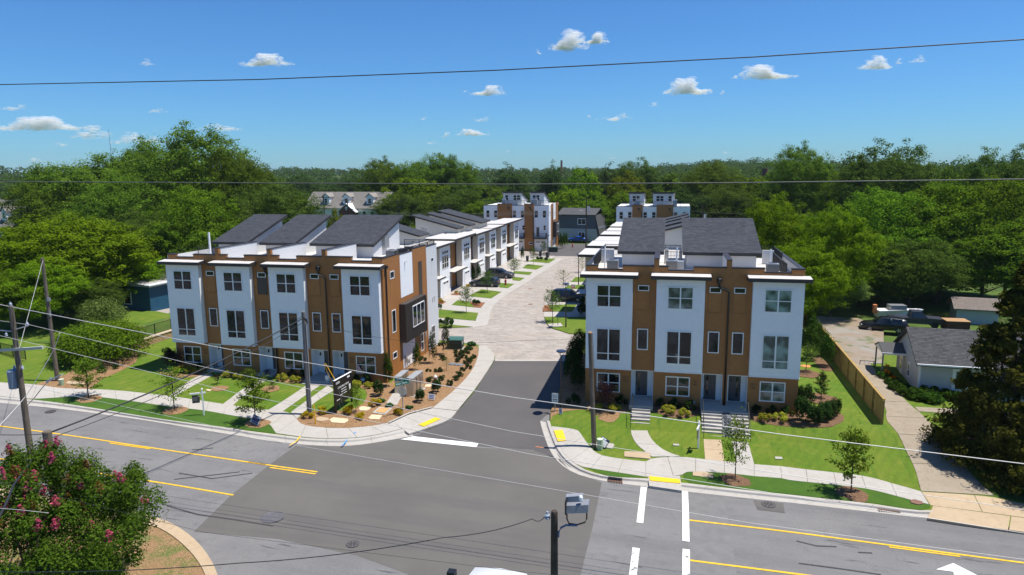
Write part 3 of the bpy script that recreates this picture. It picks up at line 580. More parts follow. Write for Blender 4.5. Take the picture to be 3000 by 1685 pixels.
def shed_roof(parent, x0, x1, y0, z0, y1, z1, shingle=SHINGLE, rows=None, thick=.24, trim=DARKTRIM, name='penthouse_roof', tab=.32):
    """single-pitch roof rising from (y0,z0) to (y1,z1): deck, fascia, and rows of shingle tabs as sub-part"""
    m = MB(); m.hexa([(x0, y0, z0 - thick), (x1, y0, z0 - thick), (x1, y1, z1 - thick), (x0, y1, z1 - thick), (x0, y0, z0), (x1, y0, z0), (x1, y1, z1), (x0, y1, z1)])
    o = m.build(name, trim, parent)
    L = math.hypot(y1 - y0, z1 - z0); n = int(L / .15); s = MB(); dy, dz = (y1 - y0) / L, (z1 - z0) / L; ny, nz = -dz, dy
    if nz < 0: ny, nz = -ny, -nz
    for r in range(n):
        a = L * r / n; b = L * (r + 1) / n; x = x0 - .02 - rng.uniform(0, tab)
        while x < x1 + .02:
            xa, xb = max(x0 - .02, x), min(x1 + .02, x + tab * rng.uniform(.8, 1.2)); x = xb if xb > x else x + tab
            if xb - xa < .02: continue
            h = rng.uniform(.008, .02)
            P = lambda t, e: (y0 + dy * t + ny * e, z0 + dz * t + nz * e)
            (ya, za), (yb, zb), (yc, zc) = P(a, h), P(b, .004), P(a, 0)
            s.quad((xa, ya, za), (xb, ya, za), (xb, yb, zb), (xa, yb, zb)); 
        # butt edge of the course
    so = s.build('shingle_courses', shingle, o); so['kind'] = 'stuff'
    return o
def penthouse(parent, x0, x1, y0, z0, y1, z1, deck, mat=SIDE_W, rear_windows=(), inset=.35, **kw):
    """white lap-sided roof room with a single-pitch roof"""
    sg_ = 1 if y1 > y0 else -1; xa, xb, ya, yb = x0 + inset, x1 - inset, y0 + .55 * sg_, y1 - .5 * sg_
    zt = lambda y: z0 + (z1 - z0) * (y - y0) / (y1 - y0) - .26
    m = MB(); m.hexa([(xa, ya, deck), (xb, ya, deck), (xb, yb, deck), (xa, yb, deck), (xa, ya, zt(ya)), (xb, ya, zt(ya)), (xb, yb, zt(yb)), (xa, yb, zt(yb))])
    wl = m.build('penthouse_wall', mat, parent)
    s = MB(); lap(s, xa, xb, ya, deck, zt(ya), .19, .014)
    for sg, x in ((1, xb), (-1, xa)):
        z = deck
        while z < zt(yb):
            t = min(z + .19, zt(yb)); yy = ya if t <= zt(ya) else ya + (t - zt(ya)) / (zt(yb) - zt(ya)) * (yb - ya)
            q = [(x + sg * .014, yy, z), (x + sg * .014, yb, z), (x + sg * .003, yb, t), (x + sg * .003, yy, t)]
            if sg < 0: q.reverse()
            s.quad(*q); q = [(x, yy, z), (x, yb, z), (x + sg * .014, yb, z), (x + sg * .014, yy, z)]; s.quad(*q); z = t
    so = s.build('lap_boards', mat, wl); so['kind'] = 'stuff'
    shed_roof(parent, x0, x1, y0, z0, y1, z1, **kw)
    return wl
def downspout(parent, x, y, zt, zb, jog=.75, name='downspout', sgn=1):
    m = MB(); m.box(x - jog - .17, x - jog + .17, y - .26, y - .02, zt - .22, zt); m.hexa([(x - jog - .07, y - .2, zt - .5), (x - jog + .07, y - .2, zt - .5), (x - jog + .07, y - .06, zt - .5), (x - jog - .07, y - .06, zt - .5), (x - jog - .16, y - .25, zt - .22), (x - jog + .16, y - .25, zt - .22), (x - jog + .16, y - .03, zt - .22), (x - jog - .16, y - .03, zt - .22)])
    m.tube([(x - jog, y - .12, zt - .45), (x - jog, y - .12, zt - .62), (x - jog * .8, y - .12, zt - .75), (x - .1 * (1 if jog else 0), y - .12, zt - .92), (x, y - .12, zt - 1.05), (x, y - .12, zb)], .065, 8)
    return m.build(name, BLACK, parent, smooth=True)
def text(parent, body, size, mat, loc, rot, name='lettering', align='CENTER', ext=.004):
    c = bpy.data.curves.new(name, 'FONT'); c.body = body; c.size = size; c.align_x = align; c.align_y = 'CENTER'; c.extrude = ext
    tmp = bpy.data.objects.new('tmp', c); COL.objects.link(tmp); dg = bpy.context.evaluated_depsgraph_get(); me = bpy.data.meshes.new_from_object(tmp.evaluated_get(dg)); bpy.data.objects.remove(tmp); me.materials.clear(); me.materials.append(mat)
    o = bpy.data.objects.new(name, me); COL.objects.link(o); o.location = loc; o.rotation_euler = rot
    if parent: o.parent = parent
    return o
NUM = M('dark_numeral', (.03, .018, .012), .5)
def entrance_door(parent, x0, x1, y, z0, z1, lite=.25, hand=0):
    m = MB(); m.box(x0 - .09, x0, y - .06, y, z0, z1 + .09); m.box(x1, x1 + .09, y - .06, y, z0, z1 + .09); m.box(x0, x1, y - .06, y, z1, z1 + .09); m.box(x0 - .05, x1 + .05, y - .14, y, z0 - .06, z0)
    f = m.build('door_frame', FRAME, parent)
    d = Bx('door', DOOR, parent, x0, x1, y - .045, y + .02, z0, z1)
    xl = x0 + (x1 - x0) * lite
    for k in range(4):
        zz = z0 + .35 + k * .4; MB().box(xl - .07, xl + .07, y - .055, y - .04, zz, zz + .34).build('door_pane', GLASS, d)
    xh = x0 + .09 if hand == 0 else x1 - .09
    m = MB(); m.box(xh - .02, xh + .02, y - .09, y - .07, z0 + .85, z0 + 1.15); m.box(xh - .03, xh + .03, y - .07, y - .045, z0 + .88, z0 + 1.2); m.build('handle', BLACK, d)
    return d
def bay(parent, c, hw, zb, zt, zw, y=0.0, dep=.45, glass=GLASS, gl2=GLASS):
    """white boxed-out bay of cement panels round two window units; zw = [(z0,z1,sash), ...] for the lower and the upper window"""
    W = .93; g = .006
    Bx('bay_box', WHITE, parent, c - hw + .02, c + hw - .02, y + .02, dep + .02, zb + .02, zt)
    pan = lambda x0, x1, z0, z1: Bx('panel', WHITE, parent, x0 + g, x1 - g, y - .0, y + .018, z0 + g, z1 - g)
    zs = [zb]
    (a0, a1, s0), (b0, b1, s1) = zw
    pan(c - hw, c + hw, zb, zb + .32); pan(c - hw, c + hw, zb + .32, a0); pan(c - hw, c - W, a0, a1); pan(c + W, c + hw, a0, a1)
    pan(c - hw, c + hw, a1, a1 + .16); pan(c - hw, c + hw, a1 + .16, b0); pan(c - hw, c - W, b0, b1); pan(c + W, c + hw, b0, b1); pan(c - hw, c + hw, b1, zt)
    for sx, x in ((1, c + hw), (-1, c - hw)):
        for k, (z0, z1) in enumerate(((zb, a0), (a0, a1 + .16), (a1 + .16, b0), (b0, zt))): Bx('panel', WHITE, parent, x - .019, x + .001, y + .019, dep, z0 + g, z1 - g) if sx > 0 else Bx('panel', WHITE, parent, x - .001, x + .019, y + .019, dep, z0 + g, z1 - g)
    Bx('bay_base_trim', FRAME, parent, c - hw - .02, c + hw + .02, y - .02, dep, zb - .09, zb)
    window(parent, c - W, c + W, y + .004, a0, a1, 2, s0, glass=glass); window(parent, c - W, c + W, y + .004, b0, b1, 2, s1, glass=gl2)
def canopy(parent, x0, x1, y0, y1, z, th=.26, rise=.10, name='canopy'):
    m = MB(); m.hexa([(x0, y0, z), (x1, y0, z), (x1, y1, z), (x0, y1, z), (x0, y0, z + th), (x1, y0, z + th), (x1, y1, z + th + rise), (x0, y1, z + th + rise)])
    o = m.build(name, DARKTRIM, parent)
    e = .03; m = MB(); m.hexa([(x0 + e, y0 + e, z + th - .01), (x1 - e, y0 + e, z + th - .01), (x1 - e, y1, z + th + rise - .01), (x0 + e, y1, z + th + rise - .01), (x0 + e, y0 + e, z + th + .012), (x1 - e, y0 + e, z + th + .012), (x1 - e, y1, z + th + rise + .012), (x0 + e, y1, z + th + rise + .012)])
    m.build('canopy_top', ROOFWHITE, o)
    return o
def front_block(root, dz, bays, hw, xL, xR, alcoves, par, pillars, deck, depth, smallw, spouts, numbers, ph, party, base_z):
    D = .45
    # body: rear mass, ground floor walls, upper brown wall
    Bx('core_wall', SIDE_W, root, xL + .03, xR - .03, D + 1.2, depth - .02, base_z + dz - .6, deck)
    xs = [xL] + [v for a in alcoves for v in (a[0], a[1])] + [xR]
    m = MB(); rects = []
    for k in range(0, len(xs), 2):
        m.box(xs[k] + (.004 if k == 0 else 0), xs[k + 1] - (.004 if k == len(xs) - 2 else 0), D + .02, D + 1.19, base_z + dz - .5, 2.0 + dz); rects.append((xs[k], xs[k + 1], D + .02, base_z + dz, 2.02 + dz, .14, .013))
    m.build('ground_floor_wall', BROWN, root)
    m = MB(); m.box(xL + .003, xR - .003, D + .02, D + 1.19, 2.0 + dz, deck)
    m.build('upper_wall', BROWN, root)
    ed = [xL] + [c + s * hw for c in bays for s in (-1, 1)] + [xR]
    up = []
    for k in range(0, len(ed), 2):
        if ed[k + 1] - ed[k] > .12: up.append((ed[k], ed[k + 1], D + .02, 2.06 + dz, 9.26 + dz, .19, .013))
    siding('front_lap_boards', root, BROWN, rects + up + [(xL, xR, D + .02, 9.5 + dz, 9.84 + dz, .17, .013)])
    Bx('foundation', CONC, root, xL + .01, xR - .01, D + .05, depth, base_z + dz - .8, base_z + dz + .02)
    # parapet with scupper notches
    for (x0, x1, z) in par:
        Bx('parapet', BROWN, root, x0, x1, D + .021, D + .3, deck - .05, z + dz - .09); Bx('parapet_cap', DARKTRIM, root, x0 - .02, x1 + .02, D - .02, D + .34, z + dz - .09, z + dz)
        lapo = None
    siding('parapet_lap_boards', root, BROWN, [(x0, x1, D + .019, 9.84 + dz, z + dz - .09, .17, .013) for x0, x1, z in par if z > 9.9])
    Bx('parapet_lining', SIDE_W, root, xL + .05, xR - .05, D + .301, D + .36, deck, 9.74 + dz)
    for (x0, x1, z, y1) in pillars:
        Bx('party_wall_end', BROWN, root, x0, x1, D - .002, D + .3, deck - .4, z + dz - .05)
        o = Bx('party_wall', SIDE_W, root, x0 + .03, x1 - .03, D + .3, y1, deck - .02, z + dz - .06)
        siding('party_wall_boards', root, SIDE_W, [(x1 - .03, D + .31, y1, deck, z + dz - .06, .19, .012)], side=1)
        Bx('party_wall_cap', DARKTRIM, root, x0 - .02, x1 + .02, D - .03, y1 + .02, z + dz - .06, z + dz)
    Bx('roof_deck', ROOFWHITE, root, xL + .05, xR - .05, D + .3, depth - .1, deck, deck + .03)
    # bays and canopies
    for c, g1, g2 in zip(bays, *root_gl):
        bay(root, c, hw, 2.17 + dz, 9.2 + dz, [(2.74 + dz, 5.30 + dz, [.235]), (6.95 + dz, 8.65 + dz, [.5])], glass=g1, gl2=g2)
        canopy(root, c - hw - .42, c + hw + .42, -.5, D + .01, 9.22 + dz)
    # entrance alcoves
    for (x0, x1, d0, d1, lite, hand) in alcoves:
        yb = D + 1.05
        m = MB(); m.box(x0 + .004, x1 - .004, yb, yb + .1, base_z + dz, 1.99 + dz); m.box(x0 + .001, x0 + .03, D + .05, yb, base_z + dz, 1.985 + dz); m.box(x1 - .03, x1 - .001, D + .05, yb, base_z + dz, 1.985 + dz); m.box(x0 + .03, x1 - .03, D + .05, yb, 1.94 + dz, 1.99 + dz)
        m.build('alcove_lining', WHITE, root)
        entrance_door(root, d0, d1, yb, -.33 + dz, 1.75 + dz, lite, hand)
        Bx('lamp', BLACK, root, (x0 + .3), (x0 + .38), yb - .12, yb, 1.2 + dz, 1.45 + dz)
    for (x, b) in smallw:
        window(root, x - .41, x + .41, D + .004, 8.19 + dz, 8.63 + dz, fr=.06)
        Bx('infill_panel', BRONZE if b else BROWN, root, x - .43, x + .43, D - .012, D + .01, 6.75 + dz, 8.17 + dz)
        m = MB(); m.box(x - .47, x - .44, D - .03, D, 6.72 + dz, 8.7 + dz); m.box(x + .44, x + .47, D - .03, D, 6.72 + dz, 8.7 + dz); m.box(x - .47, x + .47, D - .03, D, 6.68 + dz, 6.72 + dz); m.build('panel_trim', BRONZE if b else BROWN, root)
        window(root, x - .41, x + .41, D + .004, 3.63 + dz, 5.28 + dz, fr=.07)
        Bx('window_trim', BRONZE if b else BROWN, root, x - .47, x + .47, D - .014, D, 3.57 + dz, 5.34 + dz)
    for c in bays:
        window(root, c - .9, c + .9, D + .004, .12 + dz, 1.66 + dz, 2, [.5], fr=.08, glass=root_gg.pop(0))
    for sx, zt, zb, jg in spouts: downspout(root, sx, D, zt + dz, zb + dz, jg)
    for x, t1, t2 in numbers:
        text(root, t1, .26, NUM, (x, D - .004, 1.36 + dz), (R(90), 0, 0), 'house_number'); text(root, t2, .26, NUM, (x, D - .004, 1.09 + dz), (R(90), 0, 0), 'house_number')
    for (x0, x1, y0, z0, y1, z1) in ph: penthouse(root, x0, x1, y0, z0, y1, z1, deck + .03)
# ---- left block
LB = T('townhouse_block', 'row of four tan and white townhouses with four white bays, left of the side street', 'townhouses', (-42.39, 51.49, 0), -.2393 + .235)
root_gl = ([GLASS, GLASS, GLASS, GLASS], [GLASS] * 4); root_gg = [GLASS] * 4
front_block(LB, 0.0, [0, 5.09, 10.26, 17.11], 1.67, -1.75, 18.95,
    [(1.66, 3.2, 2.25, 3.12, .5, 0), (6.8, 8.45, 7.5, 8.37, .5, 0), (11.95, 13.58, 12.64, 13.5, .5, 0), (13.98, 15.46, 14.52, 15.4, .72, 1)],
    [(-1.76, -.92, 10.1), (-.92, .92, 9.84), (.92, 3.19, 10.12), (3.53, 4.22, 10.14), (4.22, 6.03, 9.84), (6.03, 8.33, 10.14), (8.67, 9.32, 10.16), (9.32, 11.1, 9.84), (11.1, 13.51, 10.16), (13.87, 16.19, 10.17), (16.19, 18.04, 9.84), (18.04, 18.95, 10.17)],
    [(3.19, 3.53, 10.7, 6.2), (8.33, 8.67, 10.7, 6.2), (13.51, 13.87, 10.71, 6.2)], 9.22, 13.57,
    [(2.52, 0), (7.66, 1), (12.72, 0), (14.56, 0)], [(13.77, 9.3, -.5, .62), (8.68, 9.3, -.5, .62)],
    [(1.33, '1313', '101'), (6.48, '1313', '102'), (15.75, '1313', '104')],
    [(-1.6, 2.3, 6.4, 10.55, 13.7, 12.78), (3.6, 7.4, 6.4, 10.55, 13.7, 12.78), (8.95, 15.5, 6.4, 10.55, 13.7, 12.78)], None, -.45)
X = 18.95   # right-hand side wall of the left block
Bx('side_wall', BROWN, LB, X - .2, X - .004, .5, 13.55, -.5, 9.22)
siding('side_lap_boards', LB, BROWN, [(X, .45, 4.1, -.45, 10.02, .22, .035), (X, 4.1, 7.05, 5.6, 6.1, .22, .035), (X, 7.05, 10.55, -.45, 10.1, .22, .035), (X, 8.7, 10.55, 2.2, 2.3)], side=1)
siding('side_white_lap_boards', LB, SIDE_W, [(X, 10.6, 13.57, -.42, 9.95, .22, .035)], side=1)
for y0, y1, z0, z1 in ((4.12, 6.99, 6.08, 7.9), (4.12, 6.99, 7.91, 9.92), (4.12, 7.0, -.42, .9), (4.12, 7.0, .91, 2.2)): Bx('panel', WHITE, LB, X - .01, X + .03, y0, y1, z0, z1)
for y0, y1, z in ((.45, 4.08, 10.1), (4.08, 7.02, 9.98), (7.02, 10.58, 10.18), (10.58, 13.57, 9.98)):
    Bx('parapet', BROWN if z > 10 else SIDE_W, LB, X - .28, X - .003, y0, y1, 9.2, z - .06); Bx('parapet_cap', DARKTRIM, LB, X - .32, X + .05, y0, y1, z - .06, z)
Bx('metal_strip', BRONZE, LB, X - .01, X + .05, 8.42, 9.3, 5.62, 8.73); Bx('metal_strip', BRONZE, LB, X - .01, X + .05, 8.72, 9.3, 1.85, 5.62)
bx = Bx('box_window_surround', BRONZE, LB, X, X + .62, 3.6, 8.7, 2.15, 5.62)
m = MB()
for k in range(26): m.box(X + .62, X + .655, 3.66 + k * .2, 3.70 + k * .2, 2.16, 5.58)
o = m.build('standing_seams', BRONZE, bx)
window(LB, 5.07, 7.97, X + .66, 3.2, 5.18, 3, None, side=1)
for (y0, y1, z0, z1, s) in ((1.87, 2.77, 8.09, 8.75, None), (1.93, 2.77, 3.37, 5.37, None), (1.85, 2.75, 1.06, 1.65, None), (8.52, 9.22, .04, 1.83, [.5]), (11.82, 12.52, 8.26, 8.72, None), (11.44, 12.45, .38, 1.87, [.5])): window(LB, y0, y1, X + .008, z0, z1, 1, s, side=1)
for y0, y1, z0, z1, mt in ((1.9, 2.75, 6.75, 8.05, BROWN), (1.88, 2.73, -.2, 1.02, BROWN), (11.85, 12.5, 7.0, 8.2, SIDE_W)): Bx('infill_panel', mt, LB, X - .01, X + .035, y0, y1, z0, z1)
m = MB(); m.box(X, X + .26, .75, 1.1, 9.15, 9.4); m.tube([(X + .12, .92, 9.2), (X + .12, .92, -.4)], .065, 8); m.build('downspout', BLACK, LB)
m = MB(); m.box(X + .02, X + .2, 4.35, 4.65, .1, .75); m.box(X + .02, X + .12, 4.8, 5.1, -.1, .3); m.tube([(X + .15, 5.3, -.4), (X + .15, 5.3, .25), (X + .15, 5.6, .25)], .04, 6); m.build('meter_box', GREYM, LB)
m = MB(); m.tube([(X + .06, 9.6, 1.5), (X + .06, 9.6, -.4)], .03, 6); m.box(X, X + .16, 9.48, 9.72, 1.3, 1.7); m.build('conduit', GREYM, LB)
m = MB(); m.tube([(X + .03, 5.2, 8.9), (X + .03, 5.2, 9.2), (X + .22, 5.2, 9.28), (X + .3, 5.2, 9.15)], .05, 6); m.tube([(X + .03, 12.0, 4.2), (X + .03, 12.0, 4.7), (X + .2, 12.0, 4.75)], .05, 6); m.tube([(X + .03, 12.5, 4.2), (X + .03, 12.5, 4.7), (X + .2, 12.5, 4.75)], .05, 6); m.build('roof_drain_outlet', SIDE_W, LB)
for a, b in (((18.8, 3.6), (18.8, 13.4)), ((18.8, 13.4), (15.6, 13.4)), ((-1.55, 7), (-1.55, 13.4)), ((-1.5, 4.2), (3.1, 4.2))): railing(LB, a, b, 9.28)
Bx('steel_flue', FRAME, LB, .4, .52, 3.3, 3.45, 9.2, 11.75)
Bx('roof_cabinet', GREYM, LB, 15.15, 15.45, 9.0, 10.0, 9.9, 11.2)
m = MB(); m.box(-1.74, -1.7, .45, 13.5, -.5, 9.9); m.build('left_side_wall', SIDE_W, LB)
# ---- right block
RB = T('townhouse_block', 'row of three tan and white townhouses with three white bays and long front steps', 'townhouses', (-4.69, 51.05, 0), -.2261 + .235)
root_gl = ([GLASS, GLASS, BLIND], [GLASS, PALEG, BLIND]); root_gg = [GLASS, GLASS, PALEG]
front_block(RB, -.12, [0, 5.24, 12.05], 1.74, -1.79, 13.82,
    [(1.74, 3.42, 2.04, 2.95, .3, 0), (6.97, 8.5, 7.22, 8.11, .28, 0), (8.86, 10.3, 9.03, 9.92, .7, 1)],
    [(-1.79, -.9, 10.1), (-.9, .95, 9.81), (.95, 3.27, 10.14), (3.64, 4.31, 10.13), (4.31, 6.13, 9.84), (6.13, 8.46, 10.13), (8.82, 11.1, 10.12), (11.1, 12.92, 9.82), (12.92, 13.82, 10.12)],
    [(3.27, 3.64, 10.68, 5.1), (8.46, 8.82, 10.68, 5.1)], 9.1, 13.57,
    [(2.54, 0), (7.73, 0), (9.45, 0)], [(8.68, 9.3, -.4, .72)],
    [(1.32, '1317', '101'), (6.5, '1317', '102'), (10.68, '1317', '103')],
    [(.2, 3.95, 5.15, 10.5, 12.6, 12.76), (5.4, 11.45, 5.15, 10.5, 12.6, 12.76)], None, -.72)
Bx('side_wall', SIDE_W, RB, -1.77, -1.7, .5, 13.5, -.9, 9.1); Bx('side_wall', SIDE_W, RB, 13.73, 13.8, .5, 13.5, -.9, 9.1)
siding('side_lap_boards', RB, SIDE_W, [(-1.775, .46, 13.55, -.8, 9.9)], side=-1); siding('side_lap_boards', RB, SIDE_W, [(13.805, .46, 13.55, -.8, 9.9)], side=1)
for x0, x1 in ((-1.79, -1.52), (13.55, 13.82)):
    Bx('parapet', SIDE_W, RB, x0, x1, .8, 13.57, 9.1, 9.9); Bx('parapet_cap', DARKTRIM, RB, x0 - .03, x1 + .03, .8, 13.57, 9.9, 9.96)
for a, b in (((-1.5, 3.2), (-1.5, 13.3)), ((12.75, 1.6), (12.75, 8.5)), ((13.45, 8.5), (13.45, 13.3)), ((-1.5, 13.3), (.3, 13.3)), ((4.0, 13.3), (5.4, 13.3)), ((11.5, 13.3), (13.4, 13.3)), ((4.0, 8), (5.4, 8))): railing(RB, a, b, 9.15)
for x, y in ((-.75, 4.5), (4.95, 4.3), (11.95, 4.2)): m = MB(); m.cyl(x, y, 9.1, 10.95, .06, 8); m.build('vent_pipe', FRAME, RB)
Bx('roof_hatch', GREYM, RB, 5.0, 5.5, 3.4, 4.3, 9.1, 9.95)
for a in ((-1.4, -.3, 8.2), (4.0, 4.3, 9.0), (5.2, 5.45, 9.0), (12.0, 12.9, 9.2)): Bx('deck_wall', SIDE_W, RB, a[0], a[1], a[2], a[2] + .2, 9.1, 10.3)
Bx('vent_hood', GREYM, RB, 6.4, 6.6, .4, .46, -.55, -.3)
# front stairs
CONCL = CONC
def stairs(px, pw, n, top=-.46, land=1.5):
    root = T('front_steps', None, None)
    zt = top; rise = .165; run = .30
    # world x from local block coordinates
    return root
def stair_flight(label, x0, x1, y_top, n, ztop, rail, rise=.155, run=.31):
    r = T('front_steps', label, 'steps', (0, 0, 0)); r.location = (-4.69, 51.05, 0); r.rotation_euler.z = -.2261 + .235
    for k in range(n):
        zt = ztop - rise * (k + 1); y1 = y_top - run * k
        Bx('step', CONC, r, x0, x1, y1 - run, y1 + .05, zt - .6, zt)
    yb = y_top - run * n; zb = ztop - rise * n
    m = MB(); P = [(rail, y_top + .1, ztop), (rail, y_top + .1, ztop + .95), (rail, yb - .1, zb + .85), (rail, yb - .1, zb - .1)]
    m.tube([P[0], P[1]], .022, 6); m.tube([P[1], P[2]], .022, 6); m.tube([P[2], P[3]], .022, 6); m.tube([(rail, (y_top + yb) / 2, (ztop + zb) / 2 - .2), (rail, (y_top + yb) / 2, (ztop + zb) / 2 + .9)], .02, 6)
    m.build('handrail', BLACK, r); return r
def landing(block, x0, x1, y0, y1, z0, z1):
    return Bx('landing', CONC, block, x0, x1, y0, y1, z0, z1)
landing(RB, 1.7, 3.46, -1.05, 1.5, -1.4, -.46); landing(RB, 6.95, 10.3, -1.1, 1.5, -1.5, -.46)
landing(LB, 1.66, 3.2, -.1, 1.5, -.8, -.40); landing(LB, 6.8, 8.45, -.2, 1.5, -.85, -.38); landing(LB, 11.95, 15.4, -1.0, 1.5, -.9, -.38)
Bx('landing_step', CONC, LB, 12.0, 15.35, -1.45, -1.0, -.9, -.52)
stair_flight('pale concrete steps to the left door of the right block, curved path at foot', 1.88, 3.3, -1.05, 7, -.46, 1.96)
stair_flight('pale concrete steps to the middle door, left of the dark stone strip', 6.98, 8.4, -1.1, 8, -.46, 7.06)
stair_flight('pale concrete steps to the right door, behind a young tree', 9.05, 10.25, -1.1, 8, -.46, 10.2)
rk = MB()
for k in range(220):
    t = rng.random(); x = 8.48 + rng.random() * .5; y = -1.15 - t * 2.45; z = -.52 - t * 1.22; q = rng.uniform(.05, .11)
    a = [Vector((rng.uniform(-1, 1), rng.uniform(-1, 1), rng.uniform(-.6, .8))) * q for _ in range(4)]; p = Vector((x, y, z)); i = len(rk.v); rk.v += [tuple(p + e) for e in a]; rk.f += [(i, i + 1, i + 2), (i, i + 2, i + 3), (i, i + 3, i + 1), (i + 1, i + 3, i + 2)]
rk.hexa([(8.42, -3.6, -2.6), (9.03, -3.6, -2.6), (9.03, -1.1, -1.2), (8.42, -1.1, -1.2), (8.42, -3.6, -1.75), (9.03, -3.6, -1.75), (9.03, -1.1, -.53), (8.42, -1.1, -.53)])
o = rk.build('stone_strip', M('dark_slate_chips', (.09, .10, .12), .5, .3, 6), None, loc=(-4.69, 51.05, 0), rz=-.2261 + .235); tag(o, 'strip of dark grey stone chips between the two right-hand flights of steps', 'gravel', kind='stuff')
# air conditioners on the roofs
def ac_unit(x, y, z, label, block):
    r = T('air_conditioner', label, 'air conditioner', (0, 0, 0), 0, 'condenser units on the roof decks')
    p = Matrix.Rotation(block.rotation_euler.z, 4, 'Z') @ Vector((x, y, 0)); r.location = (block.location.x + p.x, block.location.y + p.y, z)
    m = MB(); m.box(-.42, .42, -.42, .42, .08, .95); m.build('casing', M('beige_grey_casing', (.30, .28, .25), .5, .05, 4), r)
    m = MB()
    for k in range(9):
        z0 = .15 + k * .085; m.box(-.435, .435, -.435, .435, z0, z0 + .03)
    m.build('louvres', M('casing_dark', (.16, .15, .135), .5), r)
    m = MB(); m.lathe([(.40, .95), (.40, 1.0), (.34, 1.02)], k=14); m.box(-.43, .43, -.43, .43, .955, .985); m.build('top_cover', GREYM, r)
    m = MB(); m.lathe([(.33, 1.021), (.30, 1.03)], k=14); m.build('fan_guard', BLACK, r)
    m = MB(); m.box(-.4, .4, -.4, .4, 0, .08); m.build('base', DARKTRIM, r)
ac_unit(7.7, 3.2, 9.25, 'condenser on the left block roof between the second and third party walls', LB); ac_unit(12.75, 4.2, 9.25, 'condenser on the left block roof left of the third party wall', LB); ac_unit(17.9, 5.0, 9.25, 'condenser at the right end of the left block roof', LB)
ac_unit(.05, 2.6, 9.13, 'condenser on the left end of the right block roof', RB); ac_unit(4.55, 3.0, 9.13, 'condenser in the middle of the right block roof between two dark roofs', RB); ac_unit(11.85, 2.2, 9.13, 'condenser on the right end of the right block roof', RB)
# ---- mews rows along the paved street
def garage(parent, x0, x1, y, z0, z1):
    d = Bx('garage_door', WHITE, parent, x0, x1, y - .03, y + .02, z0, z1); n = 4
    for k in range(n): Bx('door_panel', FRAME, d, x0 + .03, x1 - .03, y - .045, y - .03, z0 + (z1 - z0) * k / n + .02, z0 + (z1 - z0) * (k + 1) / n - .02)
    W = (x1 - x0)
    for a in (.1, .55): MB().box(x0 + W * a, x0 + W * (a + .35), y - .055, y - .044, z1 - .42, z1 - .2).build('door_window', GLASS, d)
def mews(root, units, zt, base, L0, L1, roofs, phs, dep, sgn=1):
    """units: (x0,x1) of the boxed-out white bays along local x; facade faces -y"""
    Bx('core_wall', CREAM, root, L0, L1, 1.2, dep, base - .3, zt - .1)
    for i, (x0, x1) in enumerate(units):
        ze = zt - .1
        Bx('bay_box', WHITE, root, x0, x1, 0.02, 1.21, base, ze); c = (x0 + x1) / 2
        g = .006
        for a, b, z0, z1 in ((x0, x1, base + 2.55, base + 3.95), (x0, c - 1.45, base + 3.95, base + 6.6), (c + 1.45, x1, base + 3.95, base + 6.6), (x0, x1, base + 6.6, ze)): Bx('panel', WHITE, root, a + g, b - g, 0, .02, z0 + g, z1 - g)
        for xx in (x0, x1): Bx('bay_cheek', CREAM, root, xx - .01, xx + .01, .03, 1.2, base, ze)
        window(root, c - 1.42, c + 1.42, .004, base + 4.0, base + 5.85, 3, [.42], fr=.06); window(root, c - 1.42, c + 1.42, .004, base + 6.05, base + 6.5, 3, None, fr=.06)
        garage(root, c - 1.3, c + 1.3, 0.0, base, base + 2.25)
    gaps = [(L0, units[0][0])] + [(units[i][1], units[i + 1][0]) for i in range(len(units) - 1)] + [(units[-1][1], L1)]
    for i, (a, b) in enumerate(gaps):
        if b - a < .5: continue
        Bx('recess_wall', BROWN, root, a, b, 1.1, 1.19, base, zt - .1); siding('recess_lap_boards', root, BROWN, [(a, b, 1.1, base, zt - .12, .22, .02)])
        if b - a > 1.5:
            canopy(root, a - .3, b + .3, -.75, 1.1, base + 2.95, .2, .05, 'entry_canopy'); c = (a + b) / 2
            window(root, c - .3, c + .3, 1.085, base + 5.2, base + 5.9); Bx('infill_panel', BRONZE, root, c - .3, c + .3, 1.06, 1.1, base + 3.3, base + 5.15)
            entrance_door(root, c - .45, c + .45, 1.09, base + .1, base + 2.2); downspout(root, b - .12, 1.1, zt - .5, base, 0)
    for x0, x1, z, y1 in roofs:
        m = MB(); m.box(x0, x1, -.75, y1, z - .3, z); o = m.build('flat_roof', DARKTRIM, root); MB().box(x0 + .05, x1 - .05, -.7, y1 - .05, z - .02, z + .015).build('membrane', ROOFWHITE, o)
    for x0, x1, y0, z0, y1, z1 in phs: penthouse(root, x0, x1, y0, z0, y1, z1, zt - .1, mat=CREAM)
LR = T('mews_terrace', 'long white two-storey terrace with garages along the left side of the paved street', 'townhouses', (-31.7, 88, 0), R(90))
n = lambda v: v - 88
mews(LR, [(n(89.4), n(93.9)), (n(99.7), n(104.3)), (n(108.4), n(112.9)), (n(115.8), n(120.4)), (n(124), n(128.5)), (n(134.6), n(139))], 7.0, -.45, n(87.2), n(139.2),
     [(n(86.5), n(94.5), 7.15, 4), (n(94.3), n(105), 7.42, 4.4), (n(104.8), n(116), 7.2, 2.6), (n(115.8), n(124), 7.28, 3), (n(123.8), n(139.5), 7.42, 3.4)],
     [(n(90.3), n(94.6), 3.3, 8.3, 13.0, 10.9), (n(103.3), n(106.6), 1.8, 8.3, 9.5, 10.3), (n(109.4), n(112.8), 1.6, 8.3, 9.3, 10.3), (n(115), n(121), 1.2, 8.35, 9.2, 10.35)], 12)
for nn in (87.3,): window(LR, 1.6, 2.3, n(nn) - .1, 4.6, 5.6, side=-1)
for px, py in ((.3, 3.6), (14.0, 3.4)): Bx('roof_scupper', DARKTRIM, LR, px, px + .9, py, py + .12, 7.5, 7.62)
